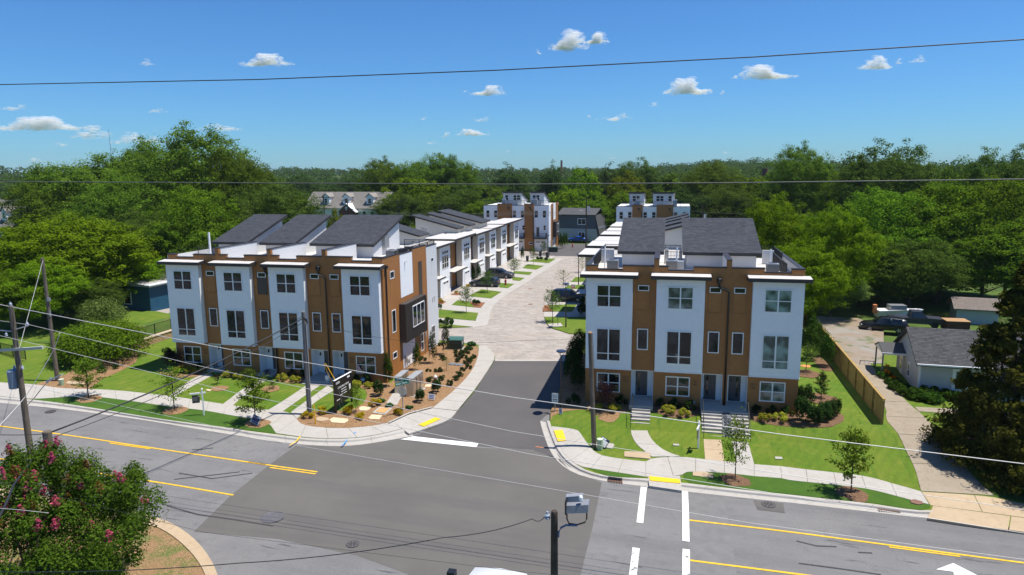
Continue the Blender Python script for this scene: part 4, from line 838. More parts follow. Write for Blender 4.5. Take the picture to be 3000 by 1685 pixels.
for x, y in ((n(99.5), 5.5), (n(101), 6.5)): Bx('roof_cabinet', GREYM, LR, x, x + .6, y, y + .6, 7.0, 8.6)
Bx('side_lap_wall', SIDE_W, LR, n(87.15), n(87.2), 1.2, 11.9, -.45, 6.9)
RR = T('mews_terrace', 'white two-storey terrace with stepped white roofs behind the right block', 'townhouses', (-10.4, 134, 0), R(-90))
n = lambda v: 134 - v
mews(RR, [(n(y1), n(y0)) for y0, y1 in ((129.5, 133.2), (122, 126.2), (115, 119.2), (106, 110.3), (98, 102.5), (89.5, 94.3), (81.5, 86.2))], 7.0, -.45, n(133.8), n(79.5),
     [(n(y1), n(y0), z, dp) for y0, y1, z, dp in ((80.2, 87, 7.25, 3), (88.6, 95.2, 7.4, 8), (96.8, 103.4, 7.25, 8), (104.8, 111, 7.4, 8), (113.6, 119.8, 7.25, 8), (120.4, 126.8, 7.4, 8), (127.2, 133.6, 7.25, 8), )],
     [(n(y1), n(y0), 4.5, 8.3, 12.4, 10.35) for y0, y1 in ((90, 93.5), (97, 100.8), (103.6, 107), (109.5, 113.5))], 12.2)
Bx('flat_roof_rear', ROOFWHITE, RR, .1, 54, 2.5, 12, 6.86, 6.92)
# ---- two blocks at the end of the street, seen from behind
def rear_block(root, X0, X1, zt, base, pillars, wins, phs, mids, doors, balc, garages, right_side=True):
    Bx('core_wall', WHITE, root, X0, X1, .02, 13, base - .3, zt - .08)
    Bx('parapet_cap', DARKTRIM, root, X0 - .03, X1 + .03, -.03, .3, zt - .08, zt)
    ed = [X0] + [v for p in pillars for v in p] + [X1]
    for k in range(0, len(ed), 2):
        for z0, z1 in ((base + 2.9, base + 5.75), (base + 5.8, base + 7.35), (base + 9.1, zt - .1)): Bx('panel', WHITE, root, ed[k] + .005, ed[k + 1] - .005, 0, .02, z0, z1)
    for x0, x1 in pillars:
        Bx('pillar_wall', BROWN, root, x0, x1, -.25, .1, base, zt + .28); siding('pillar_lap_boards', root, BROWN, [(x0, x1, -.25, base, zt + .28, .22, .016)]); Bx('pillar_cap', DARKTRIM, root, x0 - .03, x1 + .03, -.28, .1, zt + .28, zt + .36)
        downspout(root, x1 - .15, -.25, zt - .25, base, .6); 
    for x in wins: window(root, x, x + .82, .004, base + 7.4, base + 9.0, 1, [.5])
    for x in mids: window(root, x, x + .62, .004, base + 4.65, base + 5.75, 1, [.5])
    for x in doors: entrance_door(root, x, x + .62, .01, base + 3.2, base + 5.3)
    for x0, x1 in balc:
        Bx('balcony_slab', DARKTRIM, root, x0, x1, -1.1, .02, base + 2.75, base + 3.0); railing(root, (x0 + .05, -1.05), (x1 - .05, -1.05), base + 3.0, 1.05, 'balcony_railing'); railing(root, (x1 - .05, -1.05), (x1 - .05, 0), base + 3.0, 1.05, 'balcony_railing')
    for x0, x1 in garages: garage(root, x0, x1, -.02, base, base + 2.35)
    for x0, x1, ws in phs:
        wl = penthouse(root, x0, x1, 7.5, zt + .85, .9, zt + 3.0, zt - .4, inset=.2)
        # rear wall of the roof room faces us
        for a, cols in ws: window(root, a, a + .82 * cols, 1.39, zt + 1.0, zt + 2.2, cols, [.5])
    railing(root, (X0 + .1, .35), (X1 - .1, .35), zt - .05, 1.1)
    Bx('roof_deck', ROOFWHITE, root, X0 + .05, X1 - .05, .3, 12.9, zt - .38, zt - .34)
    for x in (X0 + 4.1, X1 - 3.6): Bx('deck_wall', SIDE_W, root, x, x + .9, .5, .9, zt - .3, zt + 1.4)
BL = T('townhouse_block', 'white and tan three-storey townhouse block facing down the far end of the paved street', 'townhouses', (0, 148.5, 0), 0)
rear_block(BL, -41.92, -27.07, 9.7, -.45, [(-38.66, -35.35), (-32.52, -30.4)], [-41.35, -39.55, -35.22, -33.42, -30.27, -28.45], [(-37.9, -33.3, [(-35.4, 2), (-37.3, 1)]), (-31.7, -28.2, [(-31.0, 2)])], [-33.1, -28.3, -34.9], [-29.85], [(-30.4, -27.5), (-35.3, -32.55)], [(-30.2, -27.6), (-35.2, -32.7)])
window(BL, -31.5, -30.6, -.27, 1.0, 1.55)
X = -27.07
siding('side_lap_boards', BL, BROWN, [(X, 2.6, 5.6, -.45, 9.9), (X, 8.6, 12.6, -.45, 9.9), (X, 5.6, 8.6, 5.6, 6.1)], side=1)
Bx('box_window_surround', BRONZE, BL, X, X + .7, 5.4, 10.2, 2.2, 5.7); window(BL, 6.6, 9.2, X + .71, 3.2, 5.2, 3, None, side=1); Bx('metal_strip', BRONZE, BL, X, X + .05, 4.3, 5.1, 1.5, 8.8); Bx('panel', WHITE, BL, X, X + .04, 5.7, 8.6, 6.1, 9.9)
for a in ((1.2, 1.7, 7.9, 8.4), (1.0, 1.6, .4, 1.9), (4.2, 4.8, .1, 1.6)): window(BL, a[0], a[1], X + .03, a[2], a[3], side=1)
m = MB(); m.tube([(X + .1, 12.2, 9.4), (X + .1, 12.2, -.4)], .07, 6); m.build('downspout', BLACK, BL)
BR = T('townhouse_block', 'white and tan block with roof rooms rising behind the right block roofs', 'townhouses', (0, 148.5, 0), 0)
rear_block(BR, -12.35, 3.0, 9.5, -.65, [(-8.94, -6.81), (-3.88, -.48)], [-11.7, -9.9, -6.65, -4.85, -.35, 1.45], [(-9.9, -6.4, [(-9.1, 2)]), (-4.9, -.2, [(-4.1, 2), (-1.6, 1)])], [-11.5, -6.6, 1.2], [-10.6], [(-12.2, -9.0)], [(-12.1, -9.3), (-6.7, -4.0), (0, 2.8)])
for x in (-1.6, 4.0): pass
# ---- cream apartment block far left of the terrace
def gable_roof(parent, x0, x1, y0, y1, ze, zr, mat, ov=.4, trim=FRAME, name='roof', axis='x', tab=.34):
    """two pitched planes, ridge along x"""
    ym = (y0 + y1) / 2; o = None; m = MB()
    sl = (zr - ze) / (ym - y0); a, b, c, d = x0 - ov, x1 + ov, y0 - ov, y1 + ov; zz = ze - sl * ov
    m.hexa([(a, c, zz - .12), (b, c, zz - .12), (b, ym, zr - .12), (a, ym, zr - .12), (a, c, zz), (b, c, zz), (b, ym, zr), (a, ym, zr)])
    m.hexa([(a, ym, zr - .12), (b, ym, zr - .12), (b, d, zz - .12), (a, d, zz - .12), (a, ym, zr), (b, ym, zr), (b, d, zz), (a, d, zz)])
    o = m.build(name, mat, parent)
    s = MB(); L = math.hypot(ym - c, zr - zz); nr = max(3, int(L / .16))
    for sd in (0, 1):
        for r in range(nr):
            t0, t1 = r / nr, (r + 1) / nr; x = a - rng.random() * tab
            while x < b:
                xa, xb = max(a, x), min(b, x + tab * rng.uniform(.8, 1.2)); x += tab
                if xb <= xa: continue
                y = lambda t: (c + (ym - c) * t) if sd == 0 else (d + (ym - d) * t)
                z = lambda t: zz + (zr - zz) * t
                q = [(xa, y(t0), z(t0) + .03), (xb, y(t0), z(t0) + .03), (xb, y(t1), z(t1) + .008), (xa, y(t1), z(t1) + .008)]
                if sd: q.reverse()
                s.quad(*q)
    so = s.build('shingle_courses', mat, o); so['kind'] = 'stuff'
    return o
def gabled(root, x0, x1, y0, y1, zb, ze, zr, wall, roof, ov=.4):
    ym = (y0 + y1) / 2; m = MB(); m.box(x0, x1, y0, y1, zb, ze)
    for x in (x0, x1): i = len(m.v); m.v += [(x, y0, ze), (x, y1, ze), (x, ym, zr - .1)]; m.f.append((i, i + 1, i + 2))
    m.build('wall', wall, root); gable_roof(root, x0, x1, y0, y1, ze, zr, roof, ov)
def dormer(root, x, y, z, w=2.2, h=2.2, wall=FRAME, roof=TANSHINGLE):
    m = MB(); m.prism([(x - w / 2, y), (x + w / 2, y), (x + w / 2, y + 3.5), (x - w / 2, y + 3.5)], z, z + h); i = len(m.v); m.v += [(x - w / 2, y, z + h), (x + w / 2, y, z + h), (x, y, z + h + .9)]; m.f.append((i, i + 1, i + 2))
    m.build('dormer', wall, root)
    m = MB(); e = .25
    for s in (-1, 1): m.hexa([(x, y - .2, z + h + .95), (x, y + 4, z + h + .95), (x + s * (w / 2 + e), y + 4, z + h - .1), (x + s * (w / 2 + e), y - .2, z + h - .1), (x, y - .2, z + h + 1.1), (x, y + 4, z + h + 1.1), (x + s * (w / 2 + e), y + 4, z + h + .05), (x + s * (w / 2 + e), y - .2, z + h + .05)])
    m.build('dormer_roof', roof, root); window(root, x - .55, x + .55, y - .02, z + .45, z + 1.85, 1, [.5], fr=.12)
AP = T('apartment_house', 'cream gabled apartment house with taupe roof and dormers beyond the left block', 'house', (0, 0, 0), 0)
AP.location = (-80.0, 172, -.5); AP.rotation_euler.z = R(-8)
gabled(AP, -22, 3.6, 0, 9, 0, 8.4, 12.4, M('cream_clapboard', (.78, .76, .66), .7, .04, 2), TANSHINGLE)
for x in (-15.5, -8.8, -1.2): dormer(AP, x, 1.0, 8.9)
m = MB(); m.box(-9.5, -4.5, -1.6, 0, 0, 7.2); i = len(m.v); m.v += [(-9.7, -1.62, 7.2), (-4.3, -1.62, 7.2), (-7, -1.62, 9.2)]; m.f.append((i, i + 1, i + 2)); m.build('brick_gable', M('red_brick', (.17, .06, .045), .9, .2, 8), AP)
m = MB(); m.extr([(-10, 7.0), (-7, 9.3), (-4, 7.0), (-4, 7.2), (-7, 9.5), (-10, 7.2)], 'y', -1.9, 3); m.build('gable_trim', FRAME, AP)
m = MB(); m.tube([(-7, -1.66, 8.1), (-7, -1.62, 8.1)], .5, 12); m.build('round_vent', FRAME, AP)
for x in (-20, -17, -13, -3, -.5, 1.8): window(AP, x, x + 1.1, -.01, 5.6, 7.4, 1, [.5], fr=.12)
for y in (1.0, 2.6, 4.1, 5.6, 7.2): window(AP, y, y + .55, 3.63, 5.4, 7.3, 1, [.5], side=1, fr=.04, frmat=DARKTRIM)
# grey gabled house at the far left edge
GH = T('apartment_house', 'grey sided house with a white dormer at the left edge behind the bright tree', 'house', (0, 0, 0), 0)
p = onN(40, 700, 105); GH.location = (p.x - 3, 108, .2); GH.rotation_euler.z = R(-20)
gabled(GH, -22, 3.5, 0, 10, 0, 7.0, 12.0, M('grey_clapboard', (.42, .41, .38), .8, .05, 2), TANSHINGLE); dormer(GH, 1.4, 1.1, 7.9, 2.2, 2.0); dormer(GH, -7, 1.1, 7.9, 2.2, 2.0)
for x in (-4.5, -1.5): window(GH, x, x + 1.2, -.01, 4.0, 6.0, 1, [.5], fr=.12); window(GH, x, x + 1.2, -.01, .8, 2.8, 1, [.5], fr=.12)
# dark blue house behind the left trees
BH = T('blue_house', 'dark blue house with white window trim half hidden by the left tree', 'house', (0, 0, 0), 0)
p = at(443, 917, .75); BH.location = (p.x, p.y, .7); BH.rotation_euler.z = R(-4)
BLUEW = M('dark_blue_clapboard', (.012, .075, .14), .6, .1, 3)
Bx('wall', BLUEW, BH, -11, 0, 0, 7, -.6, 3.3); siding('lap_boards', BH, BLUEW, [(-11, 0, 0, -.2, 3.3, .15, .015)]); siding('lap_boards', BH, BLUEW, [(0, 0, 7, -.2, 3.4, .15, .015)], side=1)
m = MB(); m.hexa([(-11.4, -.4, 3.6), (.5, -.4, 3.2), (.5, 7.4, 3.2), (-11.4, 7.4, 3.6), (-11.4, -.4, 4.6), (.5, -.4, 3.4), (.5, 7.4, 3.4), (-11.4, 7.4, 4.6)]); m.build('roof', M('weathered_roof', (.33, .31, .29), .9, .1, 3), BH)
m = MB(); m.box(-.2, .55, -.45, 7.45, 3.36, 3.48); m.build('fascia', FRAME, BH)
window(BH, -3.9, -2.75, -.03, .95, 2.85, 1, [.5], fr=.10); window(BH, -6.2, -5.0, -.03, 2.7, 3.2, fr=.1); window(BH, -8.4, -7.2, -.03, .6, 2.6, 1, [.5], fr=.14)
Bx('bench_board', BLUEW, BH, -6.2, -4.6, -.5, -.1, .6, .7)
# grey house far beyond the street end
FH = T('gambrel_house', 'dark grey gambrel-sided house on the green beyond the street end', 'house', (0, 0, 0), 0)
p = at(1648, 705, -.45); FH.location = (p.x, p.y, -.5); FH.rotation_euler.z = R(-10)
GREYW = M('dark_grey_clapboard', (.10, .11, .13), .7, .06, 3)
m = MB(); m.extr([(0, 0), (12, 0), (10.8, 7.0), (1.2, 7.0)], 'x', -3, 9) if False else None
m.hexa([(-1, 0, 3.2), (9.5, 0, 3.2), (9.5, 8, 3.2), (-1, 8, 3.2), (-1, 0, 6.6), (8.3, 0, 6.6), (8.3, 8, 6.6), (-1, 8, 6.6)]); m.build('upper_wall', GREYW, FH)
m = MB(); m.hexa([(9.5, 0, 0), (10.2, 0, 0), (10.2, 8, 0), (9.5, 8, 0), (8.31, .0, 6.6), (8.6, 0, 6.7), (8.6, 8, 6.7), (8.31, 8, 6.6)]); m.build('mansard_roof', OLDSHINGLE, FH)
Bx('lower_wall', M('pale_grey_clapboard', (.42, .44, .45), .7, .05, 3), FH, -1, 9.4, .02, 8, 0, 3.2)
m = MB(); m.hexa([(-1.4, -.5, 6.55), (8.8, -.5, 6.55), (8.8, 4, 8.0), (-1.4, 4, 8.0), (-1.4, -.5, 6.75), (8.8, -.5, 6.75), (8.8, 4, 8.2), (-1.4, 4, 8.2)]); m.hexa([(-1.4, 4, 8.0), (8.8, 4, 8.0), (8.8, 8.5, 6.55), (-1.4, 8.5, 6.55), (-1.4, 4, 8.2), (8.8, 4, 8.2), (8.8, 8.5, 6.75), (-1.4, 8.5, 6.75)]); m.build('roof', OLDSHINGLE, FH)
window(FH, 4.0, 6.2, -.03, 4.2, 5.8, 2, None, fr=.15); window(FH, 4.2, 6.0, -.02, .9, 2.4, 2, None, fr=.12)
# ---- grey cottage on the right
GC = T('cottage', 'pale grey single-storey cottage with worn grey roof and side porch, right of the board fence', 'house', (19.6, 59.5, -1.25), R(-3))
GCW = M('pale_grey_siding', (.46, .46, .45), .75, .05, 3)
gabled(GC, 0, 15, 0, 7.0, -.3, 2.85, 4.9, GCW, OLDSHINGLE, .35)
siding('lap_boards', GC, GCW, [(0, 2.6, -.005, .1, 2.85, .13, .012), (4.6, 15, -.005, .1, 2.85, .13, .012)]); siding('lap_boards', GC, GCW, [(-.005, 0, 7, .1, 2.85, .13, .012)], side=-1)
Bx('corner_board', FRAME, GC, -.03, .1, -.03, .1, 0, 2.85); Bx('gutter', FRAME, GC, -.3, 15, -.5, -.36, 2.62, 2.74)
d = Bx('storm_door', FRAME, GC, 2.35, 3.6, -.06, .02, .15, 2.4); MB().box(2.6, 3.35, -.075, -.06, .75, 1.35).build('door_pane', GLASS, d); MB().box(2.6, 3.35, -.075, -.06, 1.45, 2.2).build('door_pane', PALEG, d)
m = MB()
for k in range(16): g = 2 * math.pi * k / 16; m.tube([(2.98 + .26 * math.cos(g), -.1, 1.82 + .26 * math.sin(g)), (2.98 + .26 * math.cos(g + .4), -.1, 1.82 + .26 * math.sin(g + .4))], .07, 5)
tag(m.build('wreath', M('dark_wreath', (.02, .04, .015), .9, .3, 10), None, loc=GC.location, rz=R(-3)), 'dark green wreath hanging on the glass front door of the grey cottage', 'wreath')
window(GC, 2.6, 3.3, 0, .7, 1.95, 1, [.5], side=-1, fr=.1)
# side porch
m = MB()
for s0, s1, z0, z1 in ((4.1, 5.6, 2.35, 2.9), (7.1, 5.6, 2.35, 2.9)):
    ys = sorted((s0, s1)); m.hexa([(-1.9, s0, z0), (.05, s0, z0), (.05, s1, z1), (-1.9, s1, z1), (-1.9, s0, z0 + .1), (.05, s0, z0 + .1), (.05, s1, z1 + .1), (-1.9, s1, z1 + .1)])
m.build('porch_roof', OLDSHINGLE, GC)
m = MB(); m.box(-1.92, .0, 4.0, 4.12, 2.25, 2.4); m.extr([(4.1, 2.33), (7.1, 2.33), (5.6, 2.88)], 'x', -1.86, -1.8); m.build('porch_trim', FRAME, GC)
for y in (4.3, 6.9): Bx('porch_post', GREYM, GC, -1.8, -1.68, y, y + .1, 0, 2.35)
Bx('porch_floor', M('porch_brick', (.20, .10, .07), .9, .2, 6), GC, -1.9, 0, 4.2, 7.0, -.2, .25)
d = Bx('side_door', FRAME, GC, -.06, .01, 4.9, 5.8, .25, 2.2); MB().box(-.075, -.06, 5.1, 5.6, .8, 1.6).build('door_pane', GLASS, d)
railing(GC, (-1.85, 7.0), (-3.0, 7.0), -.1, .9, 'porch_rail', gap=.4)
SH = T('garden_shed', 'small pale blue-grey shed with brown roof among the trees on the right', 'shed', (0, 0, 0), 0)
p = at(2800, 942, -1.0); SH.location = (p.x, p.y, -1.1); SH.rotation_euler.z = R(-8)
gabled(SH, 0, 4.2, 0, 3.4, -.2, 1.9, 2.8, M('faded_blue_shed', (.40, .43, .45), .8, .08, 3), M('brown_shed_shingle', (.22, .18, .15), .9, .15, 3), .4)
o = T('rusty_container', 'rusty brown open-topped box trailer beside the shed', 'container', at(2772, 972, -1.0)); Bx('box_body', M('rusted_steel', (.09, .04, .025), .9, .3, 3), o, 0, 2.3, 0, 1.8, .1, 1.15); Bx('plywood_lid', M('plywood', (.38, .22, .10), .8, .1, 3), o, -.05, 2.35, -.05, 1.85, 1.15, 1.22)
# retaining wall of the upper lawn: courses of blocks
RW = T('retaining_wall', None, None); RW['kind'] = 'structure'
BLK = M('tan_wall_block', (.36, .24, .13), .95, .25, 2.5, .5, 20); CAPM = M('tan_cap_block', (.50, .40, .27), .9, .15, 3)
for k in range(6):
    for j in range(16):
        y0 = 53.4 + j * .5 + (.25 if k % 2 else 0); o = MB().box(-.16, .16, .01, .49, .005, .195).build('block', BLK, RW, loc=(-51.5 - k * .02 + rng.uniform(-.01, .01), y0, -.45 + k * .2))
for j in range(16): MB().box(-.3, .22, .01, .51, 0, .09).build('cap_block', CAPM, RW, loc=(-51.6, 53.4 + j * .52, .75))
# lettering of the little flag in the window and meter clutter on the left block are parts added later
# ================================================================ STREET FURNITURE, POLES, WIRES
def pole(name, label, base, z1, r0, r1, mat, k=12, name2='utility_pole'):
    t = T(name2, label, 'utility pole', base)
    h = z1 - base.z; m = MB(); m.tube([(0, 0, -.4), (0, 0, h * .5), (0, 0, h - .03), (0, 0, h)], [r0, (r0 + r1) / 2, r1, r1 * .8], k); m.build('shaft', mat, t, smooth=False)
    return t, h
def insul(x, y, z): m = MB(); m.lathe([(.05, z), (.09, z + .05), (.05, z + .09), (.085, z + .13), (.045, z + .17), (.03, z + .24)], x, y, 10); return m
PORC = M('grey_porcelain', (.33, .37, .44), .25)
def P3(s, n, z): return Vector((s, n, z))
# pole with transformer at the left
t, h = pole('', 'weathered utility pole with grey transformer can and street light, left edge of the road', P3(-36.9, 30.7, gz(-36.9, 30.7)), 9.7, .19, .13, WOOD)
insul(0, 0, h).build('insulator', PORC, t); insul(.9, .1, h - 1.15).build('insulator', PORC, t); insul(-.35, -.2, h - 1.75).build('insulator', PORC, t)
m = MB(); m.tube([(0, 0, h - 1.4), (.9, .1, h - 1.15)], .035, 6); m.tube([(0, 0, h - 1.5), (-.9, -.1, h - 1.45)], .03, 6); m.build('insulator_bracket', ALU, t)
m = MB(); m.hexa([(-1.6, -.3, h - 2.75), (1.85, -.02, h - 2.45), (1.85, .1, h - 2.45), (-1.6, -.18, h - 2.75), (-1.6, -.3, h - 2.6), (1.85, -.02, h - 2.3), (1.85, .1, h - 2.3), (-1.6, -.18, h - 2.6)]); m.build('crossarm', M('pale_fibreglass', (.50, .50, .46), .6), t)
m = MB(); m.lathe([(.25, h - 4.9), (.27, h - 4.85), (.27, h - 3.9), (.28, h - 3.86), (.22, h - 3.78)], -.42, -.1, 16); m.build('transformer_can', M('transformer_grey', (.20, .26, .34), .45, .08, 4), t, smooth=False)
insul(-.4, .05, h - 3.78).build('bushing', PORC, t); insul(.25, 0, h - 3.75).build('cutout', PORC, t)
m = MB(); m.tube([(0, .05, h - 6.1), (.55, .2, h - 5.55), (1.15, .35, h - 4.85), (1.5, .42, h - 4.55)], .03, 6); lamp_arm = m.build('lamp_arm', ALU, t)
m = MB(); m.hexa([(1.45, .3, h - 4.58), (2.35, .52, h - 4.15), (2.3, .72, h - 4.15), (1.4, .5, h - 4.58), (1.45, .3, h - 4.46), (2.35, .52, h - 4.08), (2.3, .72, h - 4.08), (1.4, .5, h - 4.46)]); m.build('lamp_head', M('lamp_grey', (.5, .53, .56), .4), t)
m = MB(); m.cyl(1.62, .47, h - 4.44, h - 4.30, .05, 8); m.build('photocell', GREYM, t)
t2, h2 = pole('', 'bare grey wooden pole standing in the mulch at the far left, behind the sidewalk', P3(-50.5, 45.25, gz(-50.5, 45.25) + LAND), 10.4, .18, .12, WOOD)
Bx('pole_bracket', GREYM, t2, .1, .3, -.15, .05, h2 - 3.6, h2 - 3.3); Bx('pole_bracket', GREYM, t2, .1, .2, -.1, .0, h2 - 4.9, h2 - 4.4)
t3, h3 = pole('', 'wooden pole in front of the left block where the black cables meet', P3(-26.5, 44.45, gz(-26.5, 44.45) + LAND), 7.0, .19, .14, M('grey_pole_wood', (.15, .145, .14), .8, .25, 3, .4, 20))
m = MB(); m.tube([(.2, -.05, h3 - .8), (.21, -.05, 0)], .035, 6); m.build('conduit', ALU, t3)
m = MB()
for k in range(5): g = k * 1.2; m.tube([(-.3 - .1 * k, .1, h3 - .5 - .05 * k), (0, -.2, h3 - .35), (.3, -.1, h3 - .55 - .06 * k), (.25, .1, h3 - .9)], .02, 5)
m.build('cable_loops', BWIRE, t3)
t4, h4 = pole('', 'leaning weathered pole on the lawn in front of the right block', P3(-4.95, 44.4, gz(-4.95, 44.4) + LAND), 6.35, .17, .14, WOOD); t4.rotation_euler = (0, R(-2.5), 0)
m = MB(); m.cyl(0, 0, h4 - .02, h4 + .06, .15, 10); m.build('pole_cap', M('sawn_end_grain', (.42, .25, .11), .9), t4)
m = MB(); m.tube([(.16, -.05, h4), (.2, -.05, h4 - 1.0), (.17, -.05, h4 - 3), (.17, -.05, .2)], .012, 5); m.build('ground_wire', BWIRE, t4)
t5, h5 = pole('', 'thick short pole stub above the flowering shrub, cables tied to its top', P3(-31.6, 26.6, gz(-31.6, 26.6)), 3.9, .23, .21, WOOD)
p5 = onN(137, 1263, 26.6); t5.location.x = p5.x; 
for c in t5.children: bpy.data.objects.remove(c)
h5 = p5.z - t5.location.z; m = MB(); m.tube([(0, 0, -.3), (0, 0, h5 - .05), (0, 0, h5)], [.24, .21, .19], 12); m.build('shaft', WOOD, t5)
# near pole with flood light
pb = onN(1624, 1497, 18); t6 = T('utility_pole', 'dark pole with a grey floodlight on a blue arm at the bottom of the frame', 'utility pole', (pb.x, 18, gz(pb.x, 18))); h6 = pb.z - t6.location.z
m = MB(); m.tube([(0, 0, -.3), (0, 0, h6 - .06), (0, 0, h6)], [.15, .098, .085], 14); m.build('shaft', DWOOD, t6)
BLUEARM = M('blue_grey_painted_arm', (.09, .13, .24), .5, .15, 5)
m = MB(); m.tube([(.12, -.03, h6 - .78), (.13, -.03, h6 - .62), (.2, -.03, h6 - .48), (.34, -.02, h6 - .39), (.66, 0, h6 - .37)], .032, 8); m.build('lamp_arm', BLUEARM, t6)
m = MB(); m.tube([(.36, .02, h6 - .02), (.36, .02, h6 - .2), (.42, .02, h6 - .35), (.66, .02, h6 - .36), (.88, .02, h6 - .26), (.93, .02, h6 - .15), (.93, .02, h6 + .02)], .022, 8); m.build('yoke', M('rusty_yoke', (.09, .04, .02), .8, .4, 8), t6)
m = MB(); m.hexa([(.33, -.1, h6 + .0), (.98, -.1, h6 + .1), (.98, .25, h6 + .14), (.33, .25, h6 + .05), (.33, -.06, h6 + .22), (.98, -.06, h6 + .32), (.98, .22, h6 + .36), (.33, .22, h6 + .27)]); m.build('floodlight_body', M('dull_grey_casting', (.21, .22, .25), .6, .15, 5), t6)
m = MB(); m.hexa([(.31, .1, h6 + .22), (.80, .1, h6 + .31), (.80, .3, h6 + .36), (.31, .3, h6 + .28), (.31, .12, h6 + .40), (.80, .12, h6 + .49), (.80, .28, h6 + .5), (.31, .28, h6 + .42)]); m.build('ballast_box', M('dull_grey_casting2', (.25, .26, .29), .6, .15, 5), t6)
m = MB(); m.box(.32, .36, -.12, .28, h6 - .02, h6 + .38); m.build('end_plate', BLACK, t6)
m = MB(); m.lathe([(.055, h6 + .40), (.06, h6 + .5), (.04, h6 + .54)], .76, .0, 10); m.build('photocell', FRAME, t6)
insul(-.2, 0, h6 - .28).build('insulator', PORC, t6); m = MB(); m.tube([(-.12, 0, h6 - .22), (-.22, 0, h6 - .22)], .015, 5); m.build('insulator_pin', ALU, t6)
# far crossarm poles
def crosspole(u, vt, vb, nn, label, arms, lampy=False, tr=False):
    top = onN(u, vt, nn); b = P3(top.x, nn, -.45); t = T('utility_pole', label, 'utility pole', b); H = top.z + .45
    m = MB(); m.tube([(0, 0, -.2), (0, 0, H)], [.17, .11], 8); m.build('shaft', DWOOD, t)
    for z, wd in arms: Bx('crossarm', DWOOD, t, -wd, wd, -.06, .06, H - z - .12, H - z)
    if tr: m = MB(); m.lathe([(.3, H - 3.2), (.3, H - 2.0)], .5, -.1, 10); m.build('transformer_can', ALU, t)
    if lampy: m = MB(); m.tube([(0, 0, H - 3.3), (-1.0, -.6, H - 2.8), (-1.4, -.9, H - 2.9)], .05, 6); m.build('lamp_arm', ALU, t)
crosspole(947, 572, 625, 128, 'brown crossarm pole in front of the cream apartment roof, left one', [(.4, 1.5), (2.0, 1.6)])
crosspole(1017, 580, 640, 128, 'brown crossarm pole beside the red brick gable of the apartment house', [(.4, 1.5), (2.2, 1.6)])
crosspole(1164, 585, 640, 134, 'grey crossarm pole in front of the wood behind the terrace roofs', [(.4, 1.3), (1.4, 1.3)])
crosspole(1302, 598, 640, 150, 'crossarm pole above the dark sloping terrace roofs', [(.4, 1.7), (.9, 1.5)])
crosspole(1718, 578, 705, 152, 'tall pole with transformer and lamp beside the grey gambrel house', [(.3, .9)], True, True)
crosspole(2060, 600, 640, 152, 'slim pole right of the far right block', [(.3, .9), (1.6, .8)], False, True)
# wires
def wire(pts, r, mat, label, sag=0.0, group=None):
    P = []
    for a, b in zip(pts, pts[1:]):
        for k in range(10): t = k / 10; q = a.lerp(b, t); q.z -= sag * 4 * t * (1 - t); P.append(q)
    P.append(pts[-1]); m = MB(); m.tube(P, r, 5); return tag(m.build('power_line', mat, None, smooth=True), label, 'power line', group)
G = 'overhead lines along the road'
W1 = lambda n, pts: [onN(u, v, n) for u, v in pts]
wire(W1(30.7, [(-250, 845), (23, 897), (600, 1010), (700, 1029), (1500, 1164), (2300, 1274), (3000, 1359), (3600, 1425)]), .020, WIRE, 'thick pale line from the top insulator of the left pole to the right edge', 0, G)
wire(W1(31.5, [(-250, 905), (88, 952), (600, 1076), (1500, 1264), (2450, 1414), (3000, 1493), (3600, 1570)]), .013, WIRE, 'pale line from the bracket insulator of the left pole, second from top', 0, G)
wire(W1(30.2, [(-250, 930), (20, 988), (600, 1129), (700, 1154), (1550, 1330), (2450, 1475), (3000, 1562), (3600, 1650)]), .013, WIRE, 'pale line crossing the left mulch bed and the right front lawn, third from top', 0, G)
wire(W1(30.7, [(72, 1129), (589, 1240), (845, 1301), (1500, 1413), (2196, 1532), (3000, 1639), (3600, 1720)]), .010, WIRE, 'thin lowest line crossing the intersection and the crosswalk', 0, G)
wire(W1(15, [(-200, 248), (0, 248), (760, 233), (1456, 206), (2213, 167), (3000, 116), (3300, 95)]), .012, BWIRE, 'dark line crossing the blue sky above the clouds', 0, G)
wire(W1(22, [(-200, 530), (0, 532), (1500, 540), (2200, 535), (3000, 525), (3300, 520)]), .016, M('grey_wire', (.12, .12, .11), .6), 'grey line crossing in front of the treetops', 0, G)
tp3 = P3(-26.4, 44.4, 6.55); tp5 = P3(p5.x, 26.6, p5.z - .15)
wire([tp3, tp5], .045, BWIRE, 'bundled black cable from the middle pole to the pole stub', .35); wire([tp3 + P3(0, 0, -.3), tp5 + P3(.1, 0, -.25)], .02, BWIRE, 'thin cable under the bundled black cable', .5)
wire([P3(-26.3, 44.5, 6.2), onN(1215, 1004, 52), onN(1560, 996, 64), onN(1740, 985, 72)], .014, BWIRE, 'thin black cable from the middle pole towards the right block', .15)
wire([tp5, onN(40, 1420, 18), onN(-30, 1560, 14)], .04, BWIRE, 'black cable from the pole stub down to the left', .1); wire([tp5, onN(-100, 1268, 30)], .02, BWIRE, 'black cable running left from the pole stub', .1)
wire([P3(-50.4, 45.2, 10.2), onN(56, 1024, 33), P3(-36.4, 30.8, 7.2)], .014, WIRE, 'pale guy line from the bare pole down to the transformer pole')
wire([onN(176, 975, 31), onN(152, 1035, 31), onN(76, 1160, 30), onN(-10, 1255, 28)], .018, WIRE, 'pale service line hanging from the end of the crossarm', .05)
wire([onN(1595, 1515, 18), onN(1560, 1520, 17.8), onN(1300, 1575, 15), onN(700, 1650, 14), onN(-50, 1675, 13)], .012, BWIRE, 'dark cable from the floodlight pole to the lower left', .1)
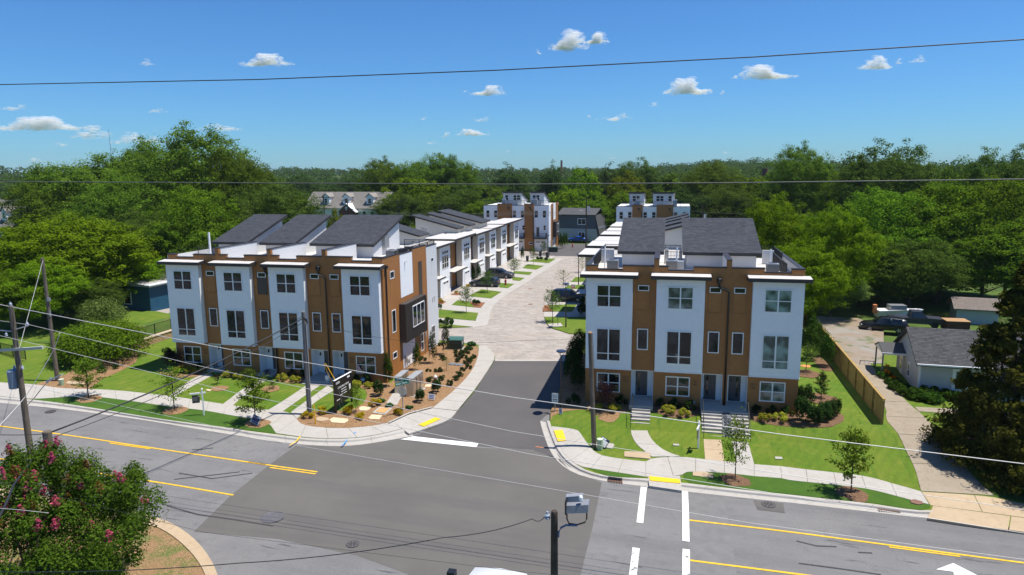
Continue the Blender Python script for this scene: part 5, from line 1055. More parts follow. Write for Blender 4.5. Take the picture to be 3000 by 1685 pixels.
wire([onN(-50, 1400, 14), onN(600, 1560, 14), onN(1500, 1672, 14), onN(1800, 1700, 14)], .004, BWIRE, 'very thin dark line across the bottom of the picture')
wire([onN(-20, 1488, 15), onN(60, 1494, 15), onN(142, 1503, 15)], .008, WIRE, 'short pale line end above the flowering shrub')
for k in range(3): wire([P3(-58 + k, 128, 9.5 - .3 * k), P3(-30, 134 + k, 9.2 - .3 * k), P3(-20, 150, 9 - .3 * k)], .02, M('grey_wire', (.12, .12, .11)), 'far thin line between the crossarm poles', .6, 'far lines')
wire([P3(-2, 152, 8.8), P3(20, 150, 8), P3(60, 150, 7)], .02, M('grey_wire', (.12, .12, .11)), 'far thin line right of the far right block', .4, 'far lines')
# street lamps
def street_lamp(p, v_top, label):
    h = height_at(p, v_top); t = T('street_lamp', label, 'street lamp', p, 0, 'street lamps')
    m = MB(); m.tube([(0, 0, 0), (0, 0, .5), (0, 0, h - .55)], [.085, .075, .055], 10); m.build('post', M('dark_bronze_post', (.025, .02, .018), .4), t)
    m = MB()
    for g in (0, 2.1, 4.2): m.tube([(0, 0, h - .6), (.12 * math.cos(g), .12 * math.sin(g), h - .4), (.3 * math.cos(g), .3 * math.sin(g), h - .16)], .018, 5)
    m.build('lamp_arm', BLACK, t)
    m = MB(); m.lathe([(.2, h - .2), (.36, h - .14), (.38, h - .06), (.2, h - .01), (.05, h)], k=16); m.build('lamp_head', M('blue_black_lamp', (.03, .045, .09), .3), t)
    m = MB(); m.lathe([(.16, h - .205), (.16, h - .2)], k=12); m.build('lens', PALEG, t)
street_lamp(P3(-8.05, 49.3, gz(-8.05, 49.3) + LAND), 1025, 'lamp post beside the dark asphalt at the left of the right block'); street_lamp(gp(*Zh(775, 1300)), 829, 'lamp post on the lawn by the bike hoop'); street_lamp(gp(*Zh(1018, 490)), 742, 'lamp post further up the paved street, near the orange sign'); street_lamp(gp(*Z3(1430, 660)), 688, 'lamp post at the far end of the paved street')
# marketing board
a, b = gp(984, 1213), gp(1031, 1177); t = T('notice_board', 'large black sale board on two posts in the corner lawn', 'sign', a, math.atan2(b.y - a.y, b.x - a.x)); L = (b - a).length
hh = height_at(a, 1116); PB = M('black_painted_board', (.012, .010, .010), .45)
for x in (0, L): Bx('post', PB, t, x - .07, x + .07, -.07, .07, -.3, hh)
Bx('board', PB, t, .075, L - .075, -.03, .03, hh - 2.0, hh - .02); Bx('board_top', FRAME, t, -.07, L + .07, -.08, .08, hh, hh + .02)
SW = M('sign_white', (.8, .8, .78), .6)
text(t, 'AVAILABLE NOW', .21, SW, (L * .5, -.034, hh - .72), (R(90), 0, 0))
def bar(par, x0, x1, z, hgt, y=-.036, mat=None, name='print_line'): return Bx(name, mat or SW, par, x0, x1, y, y + .004, z - hgt / 2, z + hgt / 2)
for (a0, a1, z, q) in ((.36, .68, .95, .05), (.36, .68, 1.14, .05), (.30, .46, 1.34, .05), (.50, .70, 1.33, .05), (.08, .26, 1.62, .06), (.08, .30, .24, .05), (.08, .30, .34, .04), (.76, .92, .24, .13)): bar(t, L * a0, L * a1, hh - z, q)
Bx('paper_sheet', SW, t, L * .84, L * .94, -.036, -.032, hh - 1.3, hh - .85)
# street-name sign over a stop sign seen from behind
p = gp(*ZG(1357, 800)); h = height_at(p, 1111); t = T('street_sign', 'green street-name blades above the back of a stop sign in the mulch', 'sign', p); PST = M('galvanised_post', (.40, .38, .34), .5, .1, 5)
Bx('post', PST, t, -.03, .03, -.03, .03, -.3, h + .1)
GRN = M('sign_green', (.0, .16, .12), .5)
bl = Bx('name_blade', GRN, t, -.55, .55, -.012, .012, h - .16, h + .10); bl.rotation_euler.z = R(6); text(bl, 'Garner', .22, SW, (-.16, -.016, h - .03), (R(90), 0, 0)); text(bl, 'Rd', .17, SW, (.42, -.016, h - .0), (R(90), 0, 0))
bl = Bx('name_blade', GRN, t, -.6, .6, -.012, .012, h - .45, h - .2); bl.rotation_euler.z = R(52); text(bl, 'Water Works', .17, SW, (-.06, -.016, h - .325), (R(90), 0, 0)); MB().box(-.68, -.6, -.014, .014, h - .46, h - .19).build('blade_end', YELLOW, bl)
m = MB(); m.extr([(.38 * math.cos(R(22.5 + 45 * k)), h - .95 + .38 * math.sin(R(22.5 + 45 * k))) for k in range(8)], 'y', .032, .045); m.build('stop_plate_back', M('bare_sign_back', (.60, .53, .40), .45, .05, 3), t)
# small signs
def hang_sign(p, vt, rz, label, board=True):
    h = height_at(p, vt); t = T('post_sign', label, 'sign', p, rz); Bx('post', FRAME, t, -.05, .05, -.05, .05, -.2, h); Bx('arm', FRAME, t, -.85, .25, -.04, .04, h - .32, h - .22); m = MB(); m.lathe([(.06, h), (.075, h + .03), (.03, h + .1)], k=8); m.build('finial', FRAME, t)
    bd = Bx('hanging_board', M('charcoal_board', (.035, .035, .033), .6), t, -.72, -.2, -.015, .015, h - 1.0, h - .4); 
    for k in range(4): MB().box(-.68, -.3 - .05 * (k % 2), -.02, -.016, h - .56 - k * .09, h - .535 - k * .09).build('print_line', GREYM, bd)
    MB().box(-.3, -.23, -.02, -.016, h - .52, h - .44).build('print_mark', SW, bd)
hang_sign(gp(598, 1217), 1141, R(32), 'white post with a charcoal hanging board on the left verge'); hang_sign(gp(*Z7(1303, 826)), 1236, R(80), 'white post sign seen edge-on in the lawn before the right block')
def yard_sign(p, w, h, lift, rz, tilt, mat, label, lines, lean=0, lmat=None):
    t = T('yard_sign', label, 'sign', p, rz); r = T('sign_panel', None, None); bpy.data.objects.remove(r)
    bd = Bx('panel', mat, t, -w / 2, w / 2, -.01, .01, -h / 2, h / 2); bd.location.z = lift + h / 2; bd.rotation_euler = (lean, tilt, 0)
    for x0, x1, z, q in lines: MB().box(x0 * w, x1 * w, -.016, -.011, z * h - q / 2, z * h + q / 2).build('print_line', lmat or SW, bd)
    m = MB(); m.tube([(-w * .25, .02, -.1), (-w * .25, .02, lift + h * .3)], .008, 4); m.tube([(w * .25, .02, -.1), (w * .25, .02, lift + h * .3)], .008, 4); m.build('stakes', GREYM, t)
NAVY = M('navy_sign', (.03, .03, .10), .6)
LN = [(-.45, .1, .36, .10), (-.4, .42, .12, .14), (-.42, .38, -.12, .14), (-.3, .42, -.36, .09)]
yard_sign(gp(*Z7(575, 825)), .62, .62, .12, 0, R(32), NAVY, 'tilted navy and white yard sign beside the leaning pole', LN, R(-20)); yard_sign(gp(*ZA(2030, 262)), .62, .6, .15, R(10), R(25), M('grey_white_sign', (.55, .55, .58), .6), 'tilted white and dark yard sign under the verge tree', LN, R(-20), NAVY)
yard_sign(gp(1265, 1174), .55, .42, .12, 0, 0, SW, 'small white handwritten sign in the corner mulch bed', [(-.42, .4, .3, .06), (-.4, .4, 0, .06), (-.42, .35, -.3, .07)], R(-15), M('sign_ink', (.12, .13, .30), .7))
yard_sign(gp(*Z7(243, 565)), .3, .45, .05, R(-30), R(-12), M('grey_white_sign', (.55, .55, .58)), 'little leaning sign at the foot of the near lamp post', [(-.3, .3, .2, .05), (-.3, .3, -.1, .05)], R(-10), NAVY)
yard_sign(gp(*Zh(912, 600)), .65, .6, .3, 0, 0, SW, 'white and orange sign beside the driveway behind the blue car', [(-.5, .5, -.3, .2), (-.4, .4, .2, .08)], 0, ORANGEP)
p = gp(1626, 1207); h = height_at(p, 1152); t = T('road_sign', 'white private-road sign on a thin post at the edge of the dark asphalt', 'sign', p); Bx('post', PST, t, -.025, .025, -.025, .025, -.2, h)
pl = Bx('plate', SW, t, -.24, .24, -.045, -.03, h - .78, h); INK = M('black_print', (.02, .02, .03), .6); text(pl, 'PRIVATE', .10, INK, (0, -.05, h - .16), (R(90), 0, 0)); text(pl, 'ROAD', .12, INK, (0, -.05, h - .31), (R(90), 0, 0)); bar(pl, -.18, .18, h - .49, .05, -.05, INK); bar(pl, -.18, .18, h - .62, .05, -.05, INK)
p = gp(*ZG(788, 378)); t = T('round_sign', 'small round blue alarm sign among shrubs under the front window', 'sign', p); m = MB(); m.extr([(.2 * math.cos(R(30 * k)), .45 + .2 * math.sin(R(30 * k))) for k in range(12)], 'y', -.01, .01); pl = m.build('plate', M('sign_blue', (.02, .12, .40), .5), t); Bx('stake', GREYM, t, -.01, .01, .01, .03, -.1, .4); bar(t, -.14, .14, .46, .07, -.015)
# hydrants
def hydrant(p, label, sc=1.0):
    t = T('fire_hydrant', label, 'fire hydrant', p, .4, 'fire hydrants'); t.scale = (sc,) * 3; RED = M('hydrant_red', (.42, .02, .025), .4); WH = M('hydrant_white', (.75, .72, .70), .4)
    m = MB(); m.lathe([(.20, 0), (.20, .06), (.13, .08), (.13, .55), (.17, .57), (.17, .61)], k=12); m.build('barrel', RED, t); m = MB(); m.lathe([(.17, .61), (.16, .66), (.11, .76), (.04, .81), (.03, .86)], k=12); m.build('bonnet', WH if sc < 1.01 else RED, t)
    for s in (-1, 1): m = MB(); m.tube([(0, 0, .42), (s * .22, 0, .42)], .07, 8); m.build('nozzle', WH, t)
    m = MB(); m.tube([(0, 0, .40), (0, -.22, .40)], .09, 8); m.build('pumper_cap', RED, t)
hydrant(gp(1276, 1126), 'red hydrant with white bonnet in the corner mulch bed'); hydrant(gp(*Zb(1940, 432)), 'all red hydrant on the lawn strip between the parked cars', 1.05); hydrant(gp(*Z3(1660, 580)), 'tiny red hydrant at the far end of the street', 1.06)
# utility boxes
def cabinet(px4, vt, label):
    A, B, C = [gp(u, v) for u, v in px4]; h = height_at(A, vt); D = C + (A - B); t = T('utility_cabinet', label, 'utility cabinet', (0, 0, 0), 0, 'brushed metal cabinets'); z = A.z
    q = [(P.x, P.y) for P in (A, B, C, D)]; m = MB(); m.prism(q, z, z + h); m.build('casing', STEEL, t)
    cx = sum(x for x, _ in q) / 4; cy2 = sum(y for _, y in q) / 4; q2 = [(cx + (x - cx) * 1.04, cy2 + (y - cy2) * 1.04) for x, y in q]; m = MB(); m.prism(q2, z + h, z + h + .05); m.build('lid', M('weathered_lid', (.42, .44, .45), .5, .1, 3, metal=.4), t)
    e = (B - A) * .5; m = MB()
    for f in (.33, .66): P = B.lerp(C, f); m.box(P.x - .012, P.x + .03, P.y - .012, P.y + .012, z + .1, z + h - .1)
    m.build('door_seam', BLACK, t)
cabinet([ZG(1400, 548), ZG(1505, 548), ZG(1645, 415)], ZG(0, 295)[1], 'front steel utility cabinet in the corner mulch bed'); cabinet([ZG(1238, 500), ZG(1330, 500), ZG(1440, 390)], ZG(0, 268)[1], 'rear steel utility cabinet partly behind the stop sign')
slabs('cabinet_pad', gpx(ZG, [(1200, 508), (1520, 562)]), gpx(ZG, [(1420, 400), (1680, 425)]), CONC, off=LAND + .05, seg=9)
p = gp(*ZM(530, 640)); t = T('transformer_box', 'dark green pad-mounted transformer at the street edge of the mulch bed', 'utility box', p, .12); GB = M('dark_green_box', (.018, .045, .03), .5, .1, 4); Bx('casing', GB, t, -.72, .72, -.1, 1.1, .05, .95); m = MB(); m.hexa([(-.76, -.15, .95), (.76, -.15, .95), (.76, 1.15, .95), (-.76, 1.15, .95), (-.72, -.1, 1.03), (.72, -.1, 1.03), (.72, 1.1, 1.08), (-.72, 1.1, 1.08)]); m.build('lid', M('green_lid', (.05, .13, .10), .4), t); Bx('warning_label', SW, t, .725, .73, .1, .35, .5, .8); Bx('pad', CONC, t, -.85, .85, -.2, 1.25, -.05, .05)
def bollard(p, vt, r, label): h = height_at(p, vt); t = T('cable_pedestal', label, 'pedestal', p, 0); GP = M('pale_green_plastic', (.30, .40, .25), .5); m = MB(); m.cyl(0, 0, 0, h - .08, r, 12); m.build('tube', GP, t); m = MB(); m.lathe([(r * 1.05, h - .08), (r * 1.05, h - .02), (r * .6, h)], k=12); m.build('cap', M('pale_green_cap', (.55, .60, .48), .5), t)
bollard(gp(*Z7(545, 835)), 1285, .2, 'pale green pedestal beside the leaning pole'); bollard(gp(181, 1129), 1110, .19, 'pale green pedestal beside the bare pole at the far left')
def marker(a, b, label): p = gp(*a); h = height_at(p, b[1]); q = onN(b[0], b[1], p.y); m = MB(); m.tube([(0, 0, -.1), (q.x - p.x, 0, h)], .045, 8); tag(m.build('guy_marker', M('yellow_plastic', (.75, .40, .01), .5), None, loc=p), label, 'pole marker')
marker((925, 1243), (919, 1187), 'upright yellow marker post at the edge of the corner bed')
for k, (a, b) in enumerate((((982, 1140), (949, 1068)), ((986, 1120), (953, 1065)))):
    p = P3(-24.6 + .25 * k, 45.3, 0); qa, qb = onN(*a, 45.4), onN(*b, 45.0); m = MB(); m.tube([qa, qb], .035, 6); t = m.build('guy_marker', M('yellow_plastic', (.75, .40, .01)), None); tag(t, ('left' if k == 0 else 'right') + ' one of the two slanting yellow guy covers by the sale board', 'pole marker'); m = MB(); m.tube([qa, onN(a[0] + 22, a[1] + 80, 45.6)], .008, 4); m.build('guy_wire', GREYM, t)
# concrete pads and covers set in the ground
def pad(Z, pts, label, mat=None, off=LAND + .06): o = drape('access_cover', gpx(Z, pts), mat or TANCONC, off, kind=None, skirt=.05); tag(o, label, 'ground cover'); return o
PALEP = multi('pale_tan_concrete', [(.60, .47, .30), (2, .4, .7, (.66, .55, .38))], .9, .2, 40); ORCONC = M('ochre_cover', (.50, .29, .11), .8, .1, 4)
pad(Z6, [(655, 800), (690, 790), (760, 800), (762, 818), (700, 828), (660, 822)], 'rounded tan pad nearest the yellow post'); pad(Z6, [(765, 815), (800, 795), (925, 808), (928, 822), (890, 845), (790, 838)], 'large tan pad at the front of the corner bed', PALEP)
pad(Z6, [(1018, 715), (1040, 702), (1120, 705), (1110, 725), (1080, 738), (1025, 735)], 'pale meter pad behind the ochre cover', PALEP); pad(Z6, [(1097, 800), (1125, 772), (1215, 776), (1190, 812), (1110, 808)], 'pale meter pad in front of the ochre cover', PALEP)
o = pad(Z6, [(1132, 755), (1190, 706), (1302, 714), (1240, 772)], 'pale framed access cover with ochre lid', CONC); drape('lid', gpx(Z6, [(1160, 750), (1200, 714), (1280, 720), (1232, 762)]), ORCONC, LAND + .085, kind=None, skirt=.01, parent=o)
pad(Z6, [(1245, 685), (1300, 595), (1390, 598), (1340, 690)], 'pale concrete slab in front of the steel cabinets', CONC); pad(Z6, [(1572, 535), (1590, 512), (1645, 515), (1620, 537)], 'small pale pad at the foot of the hydrant', PALEP)
pad(Z7, [(735, 853), (930, 860), (938, 912), (733, 893)], 'long tan pad at the tip of the curved lawn'); pad(Z7, [(470, 808), (490, 778), (650, 795), (658, 805), (640, 832), (560, 822)], 'pale pad around the leaning pole', CONC)
pad(Z7, [(1262, 1010), (1350, 1010), (1420, 1028), (1418, 1060), (1262, 1040)], 'tan pad in the verge left of the young tree'); pad(Z7, [(1110, 795), (1155, 797), (1158, 810), (1112, 808)], 'small white lid in the middle lawn', CONC); pad(Z7, [(1895, 895), (1950, 897), (1953, 914), (1898, 912)], 'small white lid in the right lawn', CONC)
pad(Z4, [(1038, 1310), (1060, 1305), (1075, 1312), (1050, 1320)], 'small pale lid in the left front lawn', PALEP) if False else pad(zoom(460, 940, 6.43), [(912, 1318), (960, 1298), (1030, 1312), (985, 1334)], 'small pale lid in the left front lawn', PALEP)
pad(Z4, [(505, 1120), (530, 1100), (640, 1110), (660, 1130)], 'tan pad behind the leftmost young tree'); pad(Zh, [(425, 1248), (675, 1230), (720, 1290), (470, 1308)], 'pale pad under the bike hoop', CONC, .16)
BRK = M('brick_inlet', (.19, .10, .07), .9, .25, 9)
pad(ZB, [(1092, 800), (1130, 792), (1200, 812), (1205, 832), (1160, 838), (1100, 822)], 'round brown cover at the end of the verge', BRK, LAND + .07)
def inlet(Z, grate, mouth, label):
    o = drape('drain_inlet', gpx(Z, grate, 0), BRK, .05, kind=None, skirt=.04); tag(o, label, 'drain')
    pts = gpx(Z, grate, .06)
    for f in np.linspace(.08, .92, 9): a, b = pts[0].lerp(pts[1], f), pts[3].lerp(pts[2], f); m = MB(); m.tube([a, b], .02, 4); m.build('grate_bar', M('dark_iron', (.05, .035, .03), .7), o)
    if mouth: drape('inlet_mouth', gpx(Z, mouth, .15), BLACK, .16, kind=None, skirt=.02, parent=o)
inlet(Z7, [(605, 1062), (720, 1078), (722, 1098), (602, 1082)], [(612, 1042), (720, 1056), (716, 1066), (608, 1054)], 'rusty drain inlet in the kerb left of the yellow ramp'); inlet(ZB, [(805, 852), (1000, 870), (1010, 905), (812, 888)], None, 'rusty drain inlet in the kerb near the driveway'); 
def manhole(c, r, label, dark=False, z=.02):
    t = T('manhole_cover', label, 'manhole cover', (c.x, c.y, gz(c.x, c.y) + z)); IR = M('cast_iron', (.06, .055, .055), .6, .2, 8); m = MB(); m.lathe([(r, 0), (r, .015), (r * .9, .018), (r * .88, .008)], k=24); m.build('ring', IR if dark else M('worn_iron', (.115, .11, .115), .55, .15, 5), t)
    m = MB(); m.lathe([(r * .86, 0), (r * .85, .012), (.01, .014)], k=24); m.build('lid', M('worn_iron', (.115, .11, .115)), t)
    if dark:
        m = MB()
        for k in range(8): g = k * math.pi / 4; m.hexa([(r * .15 * math.cos(g - .3), r * .15 * math.sin(g - .3), .013), (r * .75 * math.cos(g - .2), r * .75 * math.sin(g - .2), .013), (r * .75 * math.cos(g + .2), r * .75 * math.sin(g + .2), .013), (r * .15 * math.cos(g + .3), r * .15 * math.sin(g + .3), .013), (r * .15 * math.cos(g - .3), r * .15 * math.sin(g - .3), .022), (r * .75 * math.cos(g - .2), r * .75 * math.sin(g - .2), .022), (r * .75 * math.cos(g + .2), r * .75 * math.sin(g + .2), .022), (r * .15 * math.cos(g + .3), r * .15 * math.sin(g + .3), .022)])
        m.build('lid_ribs', M('dark_iron', (.05, .035, .03)), t)
manhole(gp(*Zf(686, 1302), 0), .62, 'large grey round cover in the newer asphalt at the intersection'); manhole(gp(*Zf(887, 1370), 0), .33, 'smaller round cover lower in the intersection', True); manhole(gp(*Zf(1933, 1270), 0), .40, 'spoked round cover in the right lane beyond the crosswalk', True); manhole(gp(*ZA(400, 152), 0), .36, 'dark round cover in the road near the left pole', True)
for Z, x, y, l in ((Zh, 85, 570, 'rust-brown cover in the pavers'), (Zh, 90, 865, 'small rust-brown cover lower in the pavers')): c = gp(*Z(x, y), .02); o = disc('manhole_cover', c, .36, BRK, .035); del o['kind']; tag(o, l, 'manhole cover')
# bike hoop, bins, cone of light stuff
a, b = gp(*Zh(525, 1272), .16), gp(*Zh(620, 1266), .16); m = MB(); m.tube([a, a + P3(0, 0, .8), a.lerp(b, .2) + P3(0, 0, .98), a.lerp(b, .8) + P3(0, 0, .98), b + P3(0, 0, .8), b], .03, 8); tag(m.build('bike_hoop', BLACK, None, smooth=True), 'black bent-pipe bike hoop on a pale pad', 'bike rack')
def bin_(u, v, label): p = gp(u, v, .06); t = T('wheelie_bin', label, 'bin', p, rng.uniform(-.3, .3), 'bins by the far drive'); m = MB(); m.hexa([(-.24, -.3, .05), (.24, -.3, .05), (.24, .3, .05), (-.24, .3, .05), (-.3, -.36, 1.0), (.3, -.36, 1.0), (.3, .36, 1.0), (-.3, .36, 1.0)]); m.build('body', M('charcoal_plastic', (.03, .032, .035), .6), t); m = MB(); m.hexa([(-.32, -.4, 1.0), (.32, -.4, 1.0), (.32, .4, 1.0), (-.32, .4, 1.0), (-.3, -.36, 1.06), (.3, -.36, 1.06), (.3, .38, 1.12), (-.3, .38, 1.12)]); m.build('lid', M('charcoal_plastic', (.03, .032, .035)), t); m = MB(); m.tube([(-.26, .3, .1), (.26, .3, .1)], .1, 10); m.build('wheels', BLACK, t)
bin_(1545, 766, 'dark bin standing alone by the terrace end'); bin_(1583, 750, 'left dark bin under the far street tree'); bin_(1604, 755, 'right dark bin beside the far lamp post')
p = gp(*Z3(1480, 618)); t = T('service_box', 'low dark service box at the corner of the far left block', 'utility box', p); Bx('casing', GB, t, -1, 1, -.5, .5, 0, .9); Bx('lid', M('green_lid', (.05, .13, .10)), t, -1.05, 1.05, -.55, .55, .9, .97)
t = T('bench_box', 'dark planter box on the mews roof terrace of the left block', 'planter', (0, 0, 0)); 
pm = LB.matrix_basis @ Vector((17.6, 8.0, 9.26)); t.location = pm; Bx('box', BLACK, t, -.5, .5, -.2, .2, 0, .75)
p = LB.matrix_basis @ Vector((14.0, -.6, -.38)); t = T('flower_pot', 'white pot with dark red flowers on the double front step', 'flower pot', p); m = MB(); m.lathe([(.16, 0), (.22, .4), (.24, .45), (.2, .45)], k=12); m.build('pot', FRAME, t)
p = LB.matrix_basis @ Vector((17.11 - .62, .3, .2)); t = T('flag', 'small red and white striped flag by the right ground-floor window of the left block', 'flag', p); m = MB(); m.tube([(-.25, 0, 0), (-.15, 0, .95)], .012, 5); m.build('staff', FRAME, t)
for k in range(7): m = MB(); m.hexa([(-.15 + .06 * k, -.01, .85 - .09 * k), (-.09 + .06 * k, -.01, .78 - .09 * k), (-.09 + .06 * k, .01, .78 - .09 * k), (-.15 + .06 * k, .01, .85 - .09 * k), (-.15 + .06 * k, -.01, .25 + .0 * k), (-.09 + .06 * k, -.01, .2), (-.09 + .06 * k, .01, .2), (-.15 + .06 * k, .01, .25)]); m.build('stripe', M('flag_red', (.5, .03, .04), .8) if k % 2 == 0 else SW, t)
# board fence: posts, rails, panels of boards
A, B = gp(*Z8(748, 1300)), P3(14.75, 82, gz(14.75, 82) + LAND); FN = T('board_fence', 'long treated-pine board fence between the right lawn and the old driveway', 'fence', (0, 0, 0)); d = B - A; L = math.hypot(d.x, d.y); ns = int(L / 2.4); hf = 1.85
for k in range(ns + 1):
    q = A.lerp(B, k / ns); q.z = gz(q.x, q.y) + LAND; Bx('post', FENCEW, FN, q.x - .1, q.x + .02, q.y - .06, q.y + .06, q.z - .3, q.z + hf - .02)
    if k < ns:
        q2 = A.lerp(B, (k + 1) / ns); q2.z = gz(q2.x, q2.y) + LAND; m = MB(); nb = 16
        for j in range(nb): a = q.lerp(q2, (j + .04) / nb); b = q.lerp(q2, (j + .96) / nb); e = rng.uniform(-.012, .012); m.hexa([(a.x + .03, a.y, a.z), (b.x + .03, b.y, b.z), (b.x + .055 + e, b.y, b.z), (a.x + .055 + e, a.y, a.z), (a.x + .03, a.y, a.z + hf + e), (b.x + .03, b.y, b.z + hf + e), (b.x + .055 + e, b.y, b.z + hf + e), (a.x + .055 + e, a.y, a.z + hf + e)])
        m.build('board_panel', FENCEW, FN)['kind'] = 'stuff'
        for z in (.25, .95, 1.6): m = MB(); m.hexa([(q.x - .02, q.y, q.z + z), (q2.x - .02, q2.y, q2.z + z), (q2.x + .03, q2.y, q2.z + z), (q.x + .03, q.y, q.z + z), (q.x - .02, q.y, q.z + z + .09), (q2.x - .02, q2.y, q2.z + z + .09), (q2.x + .03, q2.y, q2.z + z + .09), (q.x + .03, q.y, q.z + z + .09)]); m.build('rail', FENCEW, FN)
        m = MB(); m.hexa([(q.x - .08, q.y, q.z + hf + .01), (q.x + .1, q.y, q.z + hf + .01), (q2.x + .1, q2.y, q2.z + hf + .01), (q2.x - .08, q2.y, q2.z + hf + .01), (q.x - .08, q.y, q.z + hf + .05), (q.x + .1, q.y, q.z + hf + .05), (q2.x + .1, q2.y, q2.z + hf + .05), (q2.x - .08, q2.y, q2.z + hf + .05)]); m.build('cap_board', FENCEW, FN)
def picket(label, a, b, z, h=1.1):
    t = T('metal_fence', label, 'fence'); n = max(1, round((b - a).length / 2.2))
    for k in range(n): p, q = a.lerp(b, k / n), a.lerp(b, (k + 1) / n); railing(t, (p.x, p.y), (q.x, q.y), z, h, 'fence_section', .12)
picket('black metal fence on top of the retaining wall', P3(-51.9, 53.6, 0), P3(-51.9, 63, 0), .8); picket('black metal fence at the far left edge above the road', P3(-66, 51, 0), P3(-57.5, 48.6, 0), .45)
picket('dark fence across the green beyond the street end', P3(-33, 172, 0), P3(-8, 178, 0), -.45, 1.3)
# chimneys, mast
def stack(u, vt, nn, w, label, mat, cat='chimney'): p = onN(u, vt, nn); t = T('chimney', label, cat, (p.x, nn, hillz(p.x, nn))); H = p.z - t.location.z; m = MB(); m.lathe([(w * .65, 0), (w * .5, H - .6), (w * .58, H - .5), (w * .58, H)], k=12 if w < 5 else 4); m.build('stack', mat, t)
RBK = M('red_brick', (.17, .06, .045)); stack(1645, 470, 900, 2.6, 'tall thin red brick chimney on the skyline', RBK); stack(2241, 494, 330, 2.4, 'stout red brick chimney among the right-hand trees', RBK)
p = onN(318, 380, 900); t = T('radio_mast', 'thin radio mast standing above the left trees', 'mast', (p.x, 900, 5)); m = MB(); m.tube([(0, 0, 0), (0, 0, p.z - 5)], [.6, .18], 5); m.build('mast', M('mast_grey', (.12, .11, .13), .6), t)
